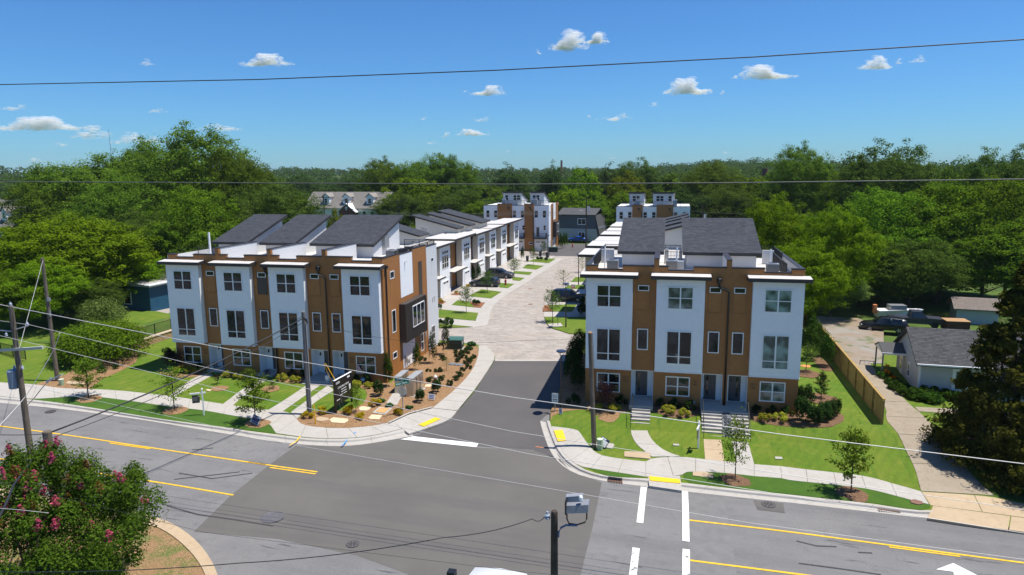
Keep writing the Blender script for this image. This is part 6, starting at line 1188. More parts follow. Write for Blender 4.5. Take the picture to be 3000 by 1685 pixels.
# ================================================================ VEHICLES
def car(label, loc, rz, paint, prof='suv', L=4.6, Wd=1.86, group='parked cars'):
    t = T('parked_car', label, 'car', loc, rz, group); P = {
        'suv': [(-2.30, .72), (-2.27, .98), (-2.05, 1.50), (-1.7, 1.61), (-.66, 1.66), (-.56, 1.66), (.32, 1.59), (1.08, 1.06), (1.85, .96), (2.2, .80), (2.3, .58)],
        'wagon': [(-2.30, .70), (-2.26, .95), (-1.98, 1.36), (-1.6, 1.47), (-.56, 1.52), (-.46, 1.52), (.35, 1.46), (1.15, .98), (1.9, .88), (2.2, .74), (2.3, .55)],
        'sedan': [(-2.30, .70), (-2.2, .98), (-1.62, 1.04), (-.95, 1.38), (-.4, 1.44), (-.3, 1.44), (.4, 1.38), (1.12, .98), (1.85, .88), (2.2, .74), (2.3, .55)]}[prof]
    k = L / 4.6; hw = Wd / 2; z0 = .27; rings = []
    for x, top in P:
        tp = 1 - .10 * max(0, (abs(x) - 1.7) / .6) ** 2; w = hw * tp; cab = top > 1.15; belt = min(.93 if prof == 'suv' else .88, top - .05); hr = w * (.76 if cab else .90)
        half = [(0, z0), (w * .9, z0), (w * .985, z0 + .18), (w, .62), (w * .965, belt), (hr, top - .07 if cab else top - .03), (hr * .72, top - .012), (0, top)]
        rings.append([(x * k, y, z) for y, z in half] + [(x * k, -y, z) for y, z in half[-2:0:-1]])
    n = len(rings[0]); V = [q for r in rings for q in r]; body, glass = [], []
    for i in range(len(P) - 1):
        a, b = P[i][1], P[i + 1][1]
        for j in range(n):
            f = (i * n + j, (i + 1) * n + j, (i + 1) * n + (j + 1) % n, i * n + (j + 1) % n); s = j if j < 7 else n - 1 - j
            side = s == 4 and a > 1.15 and b > 1.15 and abs(P[i + 1][0] - P[i][0]) > .2 and not (prof != 'sedan' and i == 2)
            slope = s in (5, 6) and abs(a - b) > .28 and max(a, b) > 1.3 or (s == 4 and abs(a - b) > .28 and max(a, b) > 1.3 and min(a, b) > .9)
            (glass if side or slope else body).append(f)
    body += [tuple(range(n)), tuple((len(P) - 1) * n + n - 1 - j for j in range(n))]
    def mk(name, F, mat, par=t, off=0):
        idx = sorted({v for f in F for v in f}); mp = {v: q for q, v in enumerate(idx)}; mb = MB(); mb.v = [V[v] for v in idx]; mb.f = [tuple(mp[v] for v in f) for f in F]; o = mb.build(name, mat, par, smooth=True); return o
    b0 = mk('body', body, paint); mk('window_glass', glass, CARGLASS, t)
    TY = M('tyre', (.015, .015, .016), .8); RIM = M('alloy_rim', (.45, .45, .46), .35, metal=.7); r = .34
    for sx in (-1.38 * k, 1.42 * k):
        for sy in (-1, 1):
            y = sy * (hw - .10); m = MB(); m.tube([(sx, y - .11, r), (sx, y + .11, r)], r, 16); w = m.build('wheel', TY, t); m = MB(); ys = y + sy * .112
            for q in range(5): g = q * 2 * math.pi / 5; m.hexa([(sx + .05 * math.cos(g - 1), ys, r + .05 * math.sin(g - 1)), (sx + .24 * math.cos(g - .2), ys, r + .24 * math.sin(g - .2)), (sx + .24 * math.cos(g + .2), ys, r + .24 * math.sin(g + .2)), (sx + .05 * math.cos(g + 1), ys, r + .05 * math.sin(g + 1))] + [(sx + .05 * math.cos(g - 1), ys + sy * .02, r + .05 * math.sin(g - 1)), (sx + .24 * math.cos(g - .2), ys + sy * .02, r + .24 * math.sin(g - .2)), (sx + .24 * math.cos(g + .2), ys + sy * .02, r + .24 * math.sin(g + .2)), (sx + .05 * math.cos(g + 1), ys + sy * .02, r + .05 * math.sin(g + 1))])
            m.build('rim', RIM, w); m = MB()
            for q in range(9): g0, g1 = q * math.pi / 9, (q + 1) * math.pi / 9; m.quad((sx + .36 * math.cos(g0), y + sy * .10, r + .36 * math.sin(g0)), (sx + .36 * math.cos(g1), y + sy * .10, r + .36 * math.sin(g1)), (sx + .43 * math.cos(g1), y + sy * .115, r + .43 * math.sin(g1)), (sx + .43 * math.cos(g0), y + sy * .115, r + .43 * math.sin(g0)))
            m.build('wheel_arch', BLACK, t)
    for sy in (-1, 1):
        yy = sy * hw * .70; MB().box(2.1 * k, 2.27 * k, yy - .2, yy + .2, .66, .78).build('headlight', M('headlight_glass', (.6, .62, .65), .15), t); MB().box(-2.29 * k, -2.16 * k, sy * hw * .72 - .2, sy * hw * .72 + .2, .82, .98).build('tail_light', M('tail_red', (.35, .01, .012), .3), t); MB().box(.78 * k, .95 * k, sy * (hw + .02) - .09, sy * (hw + .02) + .09, .93, 1.07).build('wing_mirror', paint, t)
    Bx('grille', BLACK, t, 2.26 * k, 2.31 * k, -.45, .45, .42, .62); Bx('rear_bumper', BLACK, t, -2.33 * k, -2.25 * k, -.75, .75, .35, .5)
    return t
CARG = M('dark_grey_car_paint', (.055, .06, .068), .25, spec=.6); CARN = M('dark_blue_grey_car_paint', (.03, .036, .055), .22, spec=.6); CARB = M('navy_car_paint', (.008, .014, .035), .2, spec=.6); CARBL = M('bright_blue_car_paint', (.01, .09, .42), .25); CARK = M('black_car_paint', (.012, .013, .015), .22, spec=.6); CARW = M('white_car_paint', (.8, .8, .8), .3); CARS = M('silver_car_paint', (.38, .42, .47), .3, metal=.4)
def cpos(u, v, off=.06): return gp(u, v, off)
a = cpos(*Zb(1450, 470)); car('dark blue-grey estate car parked nose to the garage on the left side', (a.x, a.y, a.z), R(180 + 2), CARN, 'wagon'); a = cpos(*Zb(1800, 270)); car('dark grey crossover parked nose out beyond the estate car', a, R(-2), CARG, 'suv')
a = cpos(*Zh(830, 800), .07); car('navy crossover parked on the drive left of the right block', a, R(-3), CARB, 'suv'); a = cpos(1692, 708, 0); car('bright blue saloon parked across the far street', a, R(180 - 5), CARBL, 'sedan')
a = at(2580, 975, -.95); car('black older estate car parked on the gravel behind the cottage', P3(a.x + .5, a.y + 1, a.z), R(180 - 8), CARK, 'suv', 4.7); a = gp(2905, 1275); car('silver car hidden under the dark cedar', a, R(165), CARS, 'suv'); a = gp(65, 985); car('dark blue car in the shade under the left tree', P3(a.x - 6, a.y + 8, .5), R(20), CARN, 'suv')
# pickup with tow boat
a = at(2690, 962, -.95); t = T('pickup_truck', 'old dark pickup truck facing right in the shade behind the cottage', 'truck', P3(a.x, a.y + 1.2, a.z), R(-6), 'parked cars'); PKC = M('dusty_navy_paint', (.035, .04, .055), .4)
m = MB(); m.extr([(-2.7, .45), (2.75, .45), (2.8, .8), (2.6, 1.08), (1.15, 1.15), (-.6, 1.12), (-2.7, 1.05)], 'y', -.95, .95); m.build('body', PKC, t); m = MB(); m.hexa([(-.7, -.9, 1.1), (1.15, -.9, 1.1), (1.15, .9, 1.1), (-.7, .9, 1.1), (-.55, -.75, 1.82), (.45, -.75, 1.82), (.45, .75, 1.82), (-.55, .75, 1.82)]); m.build('cab', PKC, t)
m = MB(); m.hexa([(-.5, -.905, 1.15), (.95, -.905, 1.15), (.95, .905, 1.15), (-.5, .905, 1.15), (-.42, -.80, 1.7), (.45, -.80, 1.7), (.45, .80, 1.7), (-.42, .80, 1.7)]); m.build('window_glass', CARGLASS, t); m = MB(); m.box(-2.6, -.75, -.8, .8, .9, 1.07); m.build('load_bed', BLACK, t)
for x in (-1.7, 1.8):
    for s in (-1, 1): m = MB(); m.tube([(x, s * .85 - .12, .38), (x, s * .85 + .12, .38)], .38, 14); m.build('wheel', M('tyre', (.015,) * 3), t)
a = at(2640, 948, -.95); t = T('boat_trailer', 'white motor boat on a trailer behind the pickup', 'boat', P3(a.x + .2, a.y + 1.8, a.z), R(8)); m = MB(); m.hexa([(-2.6, -.5, .5), (1.4, -.5, .5), (1.4, .5, .5), (-2.6, .5, .5), (-2.6, -.95, 1.3), (2.6, -.4, 1.4), (2.6, .4, 1.4), (-2.6, .95, 1.3)]); m.build('hull', CARW, t); m = MB(); m.box(-1.2, .6, -.6, .6, 1.35, 1.9); m.build('console', GREYM, t); m = MB(); m.box(-3.0, -2.6, -.2, .2, .9, 1.9); m.build('outboard_motor', ORANGEP, t); Bx('trailer_frame', GREYM, t, -2.5, 3.4, -.5, .5, .35, .5)
# white van at the bottom edge: only its roof shows
a = onN(1440, 1684, 14.6); t = T('delivery_van', 'white van with a black wing mirror cut off by the bottom edge', 'van', (a.x + .1, 13.1, gz(a.x, 13) ), 0); VW = CARW
m = MB(); m.hexa([(-.98, -2.2, .5), (.98, -2.2, .5), (.98, 1.0, .5), (-.98, 1.0, .5), (-.9, -2.2, 1.0), (.9, -2.2, 1.0), (.9, 2.2, 1.0), (-.9, 2.2, 1.0)]); m.build('body', VW, t); dz = a.z - t.location.z
m = MB(); R0 = []
for y, hw, zz in ((-2.2, .84, dz - .05), (-1, .86, dz + .0), (1.2, .84, dz - .02), (2.0, .78, dz - .12)): R0.append([(-hw, y, zz - 1.0), (-hw, y, zz - .25), (-hw * .85, y, zz - .06), (0, y, zz), (hw * .85, y, zz - .06), (hw, y, zz - .25), (hw, y, zz - 1.0)])
for r in R0: m.v += r
for i in range(3):
    for j in range(6): m.f.append((i * 7 + j, i * 7 + j + 1, (i + 1) * 7 + j + 1, (i + 1) * 7 + j))
m.f += [tuple(range(6, -1, -1)), tuple(21 + j for j in range(7))]; m.build('roof_shell', VW, t, smooth=True)
MB().box(-1.25, -1.05, 1.5, 1.7, dz - .55, dz - .1).build('wing_mirror', BLACK, t)
for s in (-1, 1):
    for y in (-1.5, 1.3): m = MB(); m.tube([(s * .85 - .1, y, .33), (s * .85 + .1, y, .33)], .33, 12); m.build('wheel', M('tyre', (.015,) * 3), t)
# ================================================================ VEGETATION
rg = np.random.default_rng(11)
def unit(a): return a / (np.linalg.norm(a, axis=1, keepdims=True) + 1e-9)
def leaf_mesh(name, C, out, size, mat, aspect=.55, up=.35, rnd=.8):
    """one four-sided leaf spray at each centre C, turned mostly outwards and up"""
    n = len(C); nrm = unit(unit(out) * .9 + rg.normal(size=(n, 3)) * rnd * .5 + np.array([0, 0, up])); t = unit(np.cross(nrm, rg.normal(size=(n, 3)))); b = np.cross(nrm, t)
    s = (size * rg.uniform(.6, 1.35, (n, 1))); V = np.stack([C + t * s, C + b * s * aspect + nrm * s * .12, C - t * s, C - b * s * aspect + nrm * s * .12], 1).reshape(-1, 3)
    me = bpy.data.meshes.new(name); me.vertices.add(4 * n); me.vertices.foreach_set('co', V.astype(np.float32).ravel()); me.loops.add(4 * n); me.loops.foreach_set('vertex_index', np.arange(4 * n, dtype=np.int32))
    me.polygons.add(n); me.polygons.foreach_set('loop_start', np.arange(0, 4 * n, 4, dtype=np.int32)); me.polygons.foreach_set('loop_total', np.full(n, 4, np.int32)); me.update(calc_edges=True); me.materials.append(mat); return me
def crown(H, W, base, nl, per, lr, shape='round', flat=.8, fill=.12):
    """leaf positions of a crown of lobes hung on an uneven envelope; returns centres, outward vectors, lobe centres"""
    C, O, L = [], [], []; ch = H - base; cz = base + ch * .45
    for i in range(nl):
        u = rg.uniform(-.75, 1); a = rg.uniform(0, 2 * math.pi); q = math.sqrt(max(0, 1 - u * u))
        if shape == 'cone': h = rg.random() ** 1.4; rad = (1 - h) * .95 + .04; p = np.array([W * rad * math.cos(a) * rg.uniform(.6, 1), W * rad * math.sin(a) * rg.uniform(.6, 1), base + ch * h]); r = lr * W * (.45 + .8 * (1 - h)) * rg.uniform(.7, 1.2)
        else:
            k = rg.uniform(.62, .86); zz = cz + ch * .55 * u * k if u > 0 else cz + ch * .45 * u * k
            vase = 1.0 if shape == 'round' else (.75 + .35 * (zz - base) / ch if shape == 'vase' else 1.05 - .35 * (zz - base) / ch); p = np.array([W * q * k * vase * math.cos(a), W * q * k * vase * math.sin(a), zz]); r = lr * W * rg.uniform(.65, 1.35)
        L.append((p, r)); ns = 11; m = max(3, int(per * 1.2 / ns * rg.uniform(.7, 1.3)))
        for _ in range(ns):                            # sprays on the lobe: small flattened tufts with gaps between them
            d0 = unit(rg.normal(size=(1, 3)) + np.array([0, 0, .35]))[0]; q0 = p + d0 * r * rg.uniform(.55, 1.15) * np.array([1, 1, flat]); d = unit(rg.normal(size=(m, 3)) + np.array([0, 0, .25])); rs_ = r * rg.uniform(.28, .55); C.append(q0 + d * rs_ * rg.uniform(.3, 1.05, (m, 1)) * np.array([1, 1, .62])); O.append(d * .8 + d0 * .5 + .3 * unit((C[-1] - np.array([0, 0, cz]))))
    nf = int(nl * per * fill); d = unit(rg.normal(size=(nf, 3))); f = rg.random((nf, 1)) ** .5 * .7
    if shape != 'cone': C.append(np.array([0, 0, cz]) + d * f * np.array([W, W, ch * .5])); O.append(d)
    return np.concatenate(C), np.concatenate(O), L
def tree_proto(name, H, W, base, nl, per, lr, leaf, mat, shape='round', trunk=.3, cat='tree', limbs=9, flat=.8, lean=0, barkm=None):
    C, O, L = crown(H, W, base, nl, per, lr, shape, flat); t = T(name, None, cat)
    cr = bpy.data.objects.new('crown', leaf_mesh('crown', C, O, leaf, mat)); COL.objects.link(cr); cr.parent = t
    m = MB(); top = base + (H - base) * .55; m.tube([(0, 0, -.4), (.0, 0, base * .5), (lean * .3, 0, base), (lean, 0, top)], [trunk * 1.15, trunk * .85, trunk * .7, trunk * .25], 8)
    for k in range(limbs): p, r = L[int(rg.integers(len(L)))]; z0 = rg.uniform(base * .85, top * .95); m.tube([(lean * .3, 0, z0), tuple(p * np.array([.5, .5, 0]) + np.array([0, 0, z0 * .45 + p[2] * .55])), tuple(p)], [trunk * .42, trunk * .25, trunk * .06], 5)
    m.build('trunk', barkm or BARK, t, smooth=True); t['proto_h'] = H; t['proto_w'] = W; return t
LM = leafmat
OAK = LM('oak_leaf', (0.067, 0.125, 0.013), (0.193, 0.294, 0.029)); OAKD = LM('dark_oak_leaf', (0.049, 0.098, 0.016), (0.153, 0.231, 0.035)); BRI = LM('bright_leaf', (0.101, 0.199, 0.008), (0.249, 0.372, 0.016)); MID = LM('mid_green_leaf', (0.080, 0.160, 0.013), (0.210, 0.338, 0.021)); YEL = LM('yellow_green_leaf', (.12, .17, .012), (.24, .27, .02)); SILV = LM('pale_green_leaf', (0.095, 0.160, 0.033), (0.273, 0.356, 0.090))
CEDAR = LM('cedar_spray', (.040, .046, .008), (.115, .110, .016), .2); FARL = LM('hazed_far_leaf', (0.037, 0.079, 0.019), (0.092, 0.152, 0.032)); SAP = LM('young_leaf', (0.075, 0.150, 0.010), (0.213, 0.312, 0.025)); SAPD = LM('young_dark_leaf', (0.052, 0.111, 0.016), (0.143, 0.221, 0.039)); PURP = LM('purple_leaf', (.022, .010, .014), (.06, .03, .035)); CHART = LM('chartreuse_leaf', (.26, .28, .02), (.50, .48, .06)); DKS = LM('dark_shrub_leaf', (0.016, 0.039, 0.010), (0.058, 0.111, 0.023)); ARB = LM('arborvitae_leaf', (0.025, 0.062, 0.010), (0.081, 0.156, 0.018)); OLIV = LM('columnar_leaf', (.035, .055, .014), (.10, .13, .035)); GRS = LM('blue_grass_blade', (.05, .13, .035), (.10, .22, .06)); MYR = LM('myrtle_leaf', (0.038, 0.098, 0.010), (0.144, 0.263, 0.027)); ROSE = LM('rose_leaf', (.025, .045, .015), (.07, .10, .03)); GOLD = LM('gold_leaf', (.35, .27, .01), (.62, .45, .02)); PINKM = LM('pink_blossom', (.46, .045, .10), (.74, .17, .24), .4, .01); REDF = LM('red_bloom', (.45, .02, .05), (.65, .08, .1), .3, .01); REDTIP = LM('red_tip_leaf', (.14, .07, .02), (.26, .13, .04))  # FARL has distance haze put into its colour: a duller, bluer green
PRO = {
 'oak': tree_proto('broad_oak', 20, 9.5, 3.5, 85, 551, .30, 0.168, OAK, 'round', .45), 'oak2': tree_proto('broad_oak', 20, 9, 4, 70, 580, .34, 0.168, OAK, 'vase', .45), 'dark': tree_proto('dark_oak', 20, 8.5, 3, 85, 522, .30, 0.162, OAKD, 'round', .45),
 'bright': tree_proto('bright_tree', 13, 7, 1.2, 95, 551, .26, 0.123, BRI, 'round', .25), 'mid': tree_proto('leafy_tree', 14, 7, 1.0, 90, 551, .28, 0.129, MID, 'round', .28), 'mid2': tree_proto('leafy_tree', 14, 6.5, 1.0, 80, 580, .30, 0.129, MID, 'dome', .28), 'silver': tree_proto('pale_leafy_tree', 11, 5.5, .4, 80, 551, .28, 0.106, SILV, 'dome', .2),
 'far': tree_proto('far_tree', 16, 8, 2, 46, 319, .33, 0.258, FARL, 'round', .4), 'far2': tree_proto('far_tree', 16, 7, 2, 46, 319, .33, 0.246, OAK, 'dome', .4), 'farb': tree_proto('far_tree', 14, 7.5, 1.5, 46, 348, .31, 0.224, BRI, 'round', .3), 'fary': tree_proto('far_tree', 12, 6, 1.5, 40, 348, .31, 0.202, YEL, 'round', .3)}
_used = set()
def place(kind, s, n, H, W, label, group=None, rz=None, z=None, name=None):
    src = PRO[kind]; h, w_ = src['proto_h'], src['proto_w']; rz = rng.uniform(0, 6.28) if rz is None else rz
    z = (gz(s, n) + .05 if n < 150 else hillz(s, n)) if z is None else z
    if kind not in _used: _used.add(kind); o = src; o.location = (s, n, z); o.rotation_euler.z = rz; o['label'] = label; o.scale = (W / w_, W / w_, H / h); 
    else: o = dup(src, (s, n, z), rz, label, None, (W / w_, W / w_, H / h))
    if group: o['group'] = group
    elif 'group' in o: del o['group']
    return o
def tree(kind, u, vtop, wpx, n, label, group='trees round the townhouses', z=None):
    p = onN(u, vtop, n); zb = (gz(p.x, n) if n < 150 else hillz(p.x, n)) if z is None else z; return place(kind, p.x, n, max(2, p.z - zb + .3), wpx * pxsize(p) / 2 * 1.06, label, group, None, zb)
tree('oak', 545, 384, 360, 112, 'tallest broad oak at the left, rising well above the skyline'); tree('oak2', 690, 440, 200, 108, 'rounded oak right of the tallest left oak, above the block roofs'); tree('oak', 410, 425, 230, 118, 'oak just left of the tallest left oak'); tree('oak2', 230, 462, 330, 108, 'broad oak over the grey house at the left edge'); tree('oak', 330, 520, 260, 96, 'oak filling the gap below the left skyline oaks')
tree('dark', 800, 520, 250, 100, 'dark tree behind the second sloping roof of the left block'); tree('mid', 575, 555, 260, 84, 'lighter green tree close behind the first sloping roof'); tree('dark', 420, 610, 250, 86, 'dark tree behind the left end of the left block'); tree('bright', 185, 640, 440, 66, 'large bright green tree leaning over the upper lawn at the left'); tree('bright', 330, 740, 260, 70, 'bright green tree beside the blue house'); tree('mid', 60, 730, 240, 66, 'bright leafy tree cut by the left edge'); tree('dark', 600, 690, 200, 80, 'dark tree showing between left block and blue house'); tree('dark', 690, 600, 220, 88, 'dark tree between the first and second sloping roofs'); tree('dark', 500, 780, 160, 74, 'dark understorey tree left of the left block wall'); tree('oak2', 120, 545, 200, 98, 'oak above the dormer house at the far left')
tree('bright', 120, 770, 230, 58, 'bright low tree over the shaded drive at the left edge'); tree('dark', 270, 820, 150, 61, 'dark low tree shading the upper lawn left of the blue house'); tree('mid', 10, 800, 200, 56, 'leafy low tree at the left edge above the fence')
tree('fary', 985, 617, 78, 100, 'small yellow-green tree behind the third sloping roof'); tree('mid', 1240, 660, 140, 122, 'low bright tree behind the mews terrace roof')
tree('oak', 1130, 470, 170, 205, 'left tree of the tall clump behind the apartment house'); tree('oak2', 1250, 458, 190, 205, 'middle tree of the tall clump right of the apartment house'); tree('oak2', 1340, 462, 130, 205, 'right tree of the tall clump right of the apartment house'); tree('farb', 1215, 520, 200, 180, 'lighter tree in front of the tall middle clump'); tree('dark', 1330, 545, 160, 172, 'dark tree left of the far left block'); tree('mid2', 1400, 590, 130, 165, 'bushy tree just left of the far left block'); tree('dark', 1180, 560, 170, 165, 'dark tree right of the cream apartment house')
tree('far', 1490, 500, 130, 240, 'dark rounded tree above the far left block roofs'); tree('farb', 1700, 490, 110, 225, 'bright rounded tree under the brick chimney on the skyline'); tree('far', 1620, 495, 100, 240, 'tree left of the bright one under the skyline chimney'); tree('far', 1780, 500, 120, 240, 'tree between the bright one and the big dark oak'); tree('dark', 1870, 460, 140, 235, 'big dark oak on the skyline between the two far blocks'); tree('fary', 1835, 505, 120, 205, 'bright yellow-green domed tree between the two far blocks'); tree('mid2', 1830, 560, 150, 185, 'olive tree with visible trunk on the green between the far blocks'); tree('farb', 1660, 555, 130, 200, 'bright tree above the grey gambrel house'); tree('mid', 1740, 590, 100, 180, 'pale bush-like tree beside the tall transformer pole')
tree('far2', 1980, 500, 120, 220, 'tree behind the far right block'); tree('oak', 2090, 482, 190, 205, 'broad tree right of the far right block'); tree('dark', 2130, 550, 190, 185, 'dark tree right of the far right block roof'); tree('farb', 2220, 520, 150, 205, 'lighter tree in front of the stout brick chimney'); tree('far', 2000, 560, 150, 178, 'dark tree close behind the far right block')
tree('oak', 2360, 432, 210, 172, 'tall rounded tree right of the stout brick chimney'); tree('dark', 2605, 405, 270, 150, 'largest dark tree on the right skyline'); tree('dark', 2890, 430, 200, 142, 'dark tree on the skyline near the right edge'); tree('dark', 3010, 420, 200, 142, 'dark tree cut by the right edge on the skyline'); tree('far2', 2760, 478, 120, 175, 'pointed tree between the two dark skyline trees at the right'); tree('mid', 2490, 500, 160, 160, 'light tree left of the largest dark skyline tree')
tree('bright', 2260, 585, 240, 92, 'bright tree directly right of the right block roof'); tree('bright', 2450, 615, 230, 88, 'second bright tree right of the right block roof'); tree('mid', 2600, 560, 300, 104, 'large green tree in the middle of the right-hand wood'); tree('mid2', 2780, 525, 340, 105, 'large glossy green tree right of the middle of the right wood'); tree('mid', 2980, 530, 320, 104, 'large green tree cut by the right edge'); tree('bright', 2340, 720, 260, 78, 'bright tree behind the right end of the right block'); tree('bright', 2530, 690, 240, 97, 'yellow-green feathery tree above the gravel yard'); tree('silver', 2440, 780, 210, 91, 'pale glossy-leaved tree at the back of the gravel yard'); tree('silver', 2600, 770, 190, 97, 'pale leafy tree behind the parked pickup'); tree('mid2', 2760, 680, 280, 102, 'dark glossy tree above the shed'); tree('mid', 2900, 640, 300, 100, 'leafy tree behind the cedar'); tree('dark', 2680, 700, 260, 95, 'dark tree in the shade behind the boat'); tree('dark', 2300, 790, 170, 92, 'dark tree at the top of the board fence')
# the wood between: rows of trees one can still tell apart
k = 0
for i in range(150):
    s = rng.uniform(-190, 190); n = rng.uniform(165, 330)
    if -44 < s < 22 and n < 195: continue
    if -125 < s < -60 and n < 188: continue
    d = math.hypot(s, n); H = rng.uniform(9, 14.5) if n < 250 else rng.uniform(11, 16.5)
    place(rng.choice(['far', 'far', 'far2', 'far2', 'farb']), s, n, H, H * rng.uniform(.4, .55), 'rounded tree in the wood beyond the townhouses', 'trees in the wood beyond the townhouses')
for i in range(26):
    s, n = rng.uniform(-125, -62), rng.uniform(78, 150)
    if -104 < s < -62 and n > 160: continue
    place(rng.choice(['mid', 'dark']), s, n, rng.uniform(5, 9), rng.uniform(3, 4.5), 'understorey tree among the big oaks at the left', 'understorey at the left')
for i in range(24):
    s, n = rng.uniform(17, 75), rng.uniform(98, 150); place(rng.choice(['mid', 'dark']), s, n, rng.uniform(6, 11), rng.uniform(3.5, 5), 'understorey tree in the right-hand wood', 'understorey at the right')
# far-off woods on the rises: one mass
FC, FO = [], []
for i in range(3800):
    th = rng.uniform(-1.0, .62); d = 330 + 1500 * rng.random() ** 1.3; x, y = d * math.sin(th), d * math.cos(th); H = rng.uniform(9, 17) * (1 + .18 * math.sin(x * .013) + .12 * math.sin(x * .031 + y * .02)); W = H * rng.uniform(.34, .5); z0 = hillz(x, y); m = 90 if d < 700 else 45
    dd = unit(rg.normal(size=(m, 3)) + np.array([0, 0, .6])); FC.append(np.array([x, y, z0 + H * .55]) + dd * np.array([W, W, H * .45]) * rg.uniform(.7, 1.05, (m, 1))); FO.append(dd)
FC = np.concatenate(FC); dist = np.hypot(FC[:, 0], FC[:, 1])[:, None]
me = leaf_mesh('far_woods', FC, np.concatenate(FO), .0, FARL)
n_ = len(FC); sz = .42 + dist * .0008
C_ = FC; nrm = unit(np.concatenate(FO) + rg.normal(size=(n_, 3)) * .5 + np.array([0, 0, .4])); t_ = unit(np.cross(nrm, rg.normal(size=(n_, 3)))); b_ = np.cross(nrm, t_)
me.vertices.foreach_set('co', np.stack([C_ + t_ * sz, C_ + b_ * sz * .8, C_ - t_ * sz, C_ - b_ * sz * .8], 1).astype(np.float32).ravel()); me.update()
o = bpy.data.objects.new('far_woods', me); COL.objects.link(o); tag(o, 'dark distant woods along the skyline', 'woods', kind='stuff')
# cedar at the right edge
PRO['cedar'] = tree_proto('cedar_tree', 12, 5, .6, 230, 260, .20, .12, CEDAR, 'cone', .35, limbs=20, flat=.5)
p = gp(2955, 1340); place('cedar', p.x, p.y, height_at(p, 775), 4.5, 'big dark cedar with feathery drooping sprays at the right edge', None)
p = gp(3120, 1440); place('cedar', p.x, p.y, 8.5, 4.2, 'second dark cedar mostly outside the right edge', None)
# flowering myrtle in the near left corner
p = gp(110, 1800); Hm = height_at(p, 1300); Wm = 5.5
C, O = [], []; lob = []
for i in range(330):
    a = rg.uniform(0, 6.28); u = rg.uniform(-.9, 1); q = math.sqrt(max(0, 1 - u * u)) * rg.uniform(.55, .95); c = np.array([Wm * q * math.cos(a), Wm * .9 * q * math.sin(a), Hm * (.48 + .42 * u * rg.uniform(.7, 1))]); lob.append(c); r = rg.uniform(.4, .75); m = 330; d = unit(rg.normal(size=(m, 3)) + np.array([0, 0, .3])); C.append(c + d * r * rg.uniform(.5, 1.05, (m, 1))); O.append(d)
for i in range(60):
    c = lob[int(rg.integers(len(lob)))]; 
    if c[2] < Hm * .6: continue
    tip = c + np.array([rg.normal() * .2 + (c[0] * .06), rg.normal() * .2, rg.uniform(.5, 1.0)]); m = 70; f = rg.random((m, 1)); C.append(c + (tip - c) * f + rg.normal(size=(m, 3)) * .07); O.append(unit(rg.normal(size=(m, 3))))
MY = T('flowering_shrub', 'large myrtle shrub with pink blossom in the near left corner', 'shrub', p)
def part_mesh(name, me, par): o = bpy.data.objects.new(name, me); COL.objects.link(o); o.parent = par; return o
part_mesh('foliage', leaf_mesh('foliage', np.concatenate(C), np.concatenate(O), .060, MYR), MY)
m = MB()
for k in range(9): a = k * .7; c = lob[k * 9]; m.tube([(.25 * math.cos(a), .25 * math.sin(a), -.1), tuple(c * .6), tuple(c)], [.06, .04, .015], 5)
m.build('stems', BARK, MY); nf = 0; order = sorted(lob, key=lambda c: -(c[2] + c[0] * .25 - c[1] * .1))
for c in order[:44]:
    q = c + unit(rg.normal(size=(1, 3)) + np.array([.3, -.5, 1.3]))[0] * rg.uniform(.4, .75); m_ = 90; hz = rg.random((m_, 1)); f = np.concatenate([rg.normal(size=(m_, 2)) * .10 * (1.15 - hz), (hz - .4) * .42], 1); part_mesh('flower_cluster', leaf_mesh('flower_cluster', q + f, f + 1e-3, .045, PINKM if nf % 3 else REDTIP, .8), MY); nf += 1
for c in lob[:8]: q = c + np.array([0, -.5, .1]); f = rg.normal(size=(60, 3)) * np.array([.09, .09, .1]); part_mesh('flower_cluster', leaf_mesh('flower_cluster', q + f, f + 1e-3, .035, PINKM, .8), MY)
# big dark bushes left of the left block
def bush(p, W, H, mat, label, n=900, leaf=.07, group=None, name='shrub', sq=1.0, cat='shrub'):
    C, O = [], []
    for i in range(max(6, n // 90)):
        a = rg.uniform(0, 6.28); u = rg.uniform(-.2, 1); q = math.sqrt(1 - u * u) * .75; c = np.array([W * q * math.cos(a), W * sq * q * math.sin(a), H * (.4 + .38 * u)]); m_ = 90; d = unit(rg.normal(size=(m_, 3)) + np.array([0, 0, .3])); C.append(c + d * np.array([W * .38, W * .38, H * .3]) * rg.uniform(.6, 1.05, (m_, 1))); O.append(d)
    o = bpy.data.objects.new(name, leaf_mesh(name, np.concatenate(C), np.concatenate(O), leaf, mat)); COL.objects.link(o); o.location = p; o.rotation_euler.z = rng.uniform(0, 6); return tag(o, label, cat, group)
def copyb(o, p, label, sc=1.0, group=None): c = o.copy(); COL.objects.link(c); c.location = p; c.scale = (sc * rng.uniform(.92, 1.08), sc * rng.uniform(.92, 1.08), sc * rng.uniform(.9, 1.1)); c.rotation_euler.z = rng.uniform(0, 6); tag(c, label, 'shrub', group); return c
p = gp(*Z4(760, 935)); bush(p, 3.6, 3.6, MID, 'large spreading dark green bush at the left of the front lawn', 14000, .10); p = gp(*Z4(960, 890)); bush(p, 2.4, 3.2, MID, 'smaller dark bush against the retaining wall', 6000, .10); p = gp(*Z4(620, 960)); bush(p, 2.2, 2.2, MID, 'low dark bush at the left foot of the large bush', 5000, .09); p = gp(*Z4(800, 700)); bush(P3(p.x, p.y, .8), 2.4, 3.4, SILV, 'pale flowering bush in front of the blue house', 5000, .09)
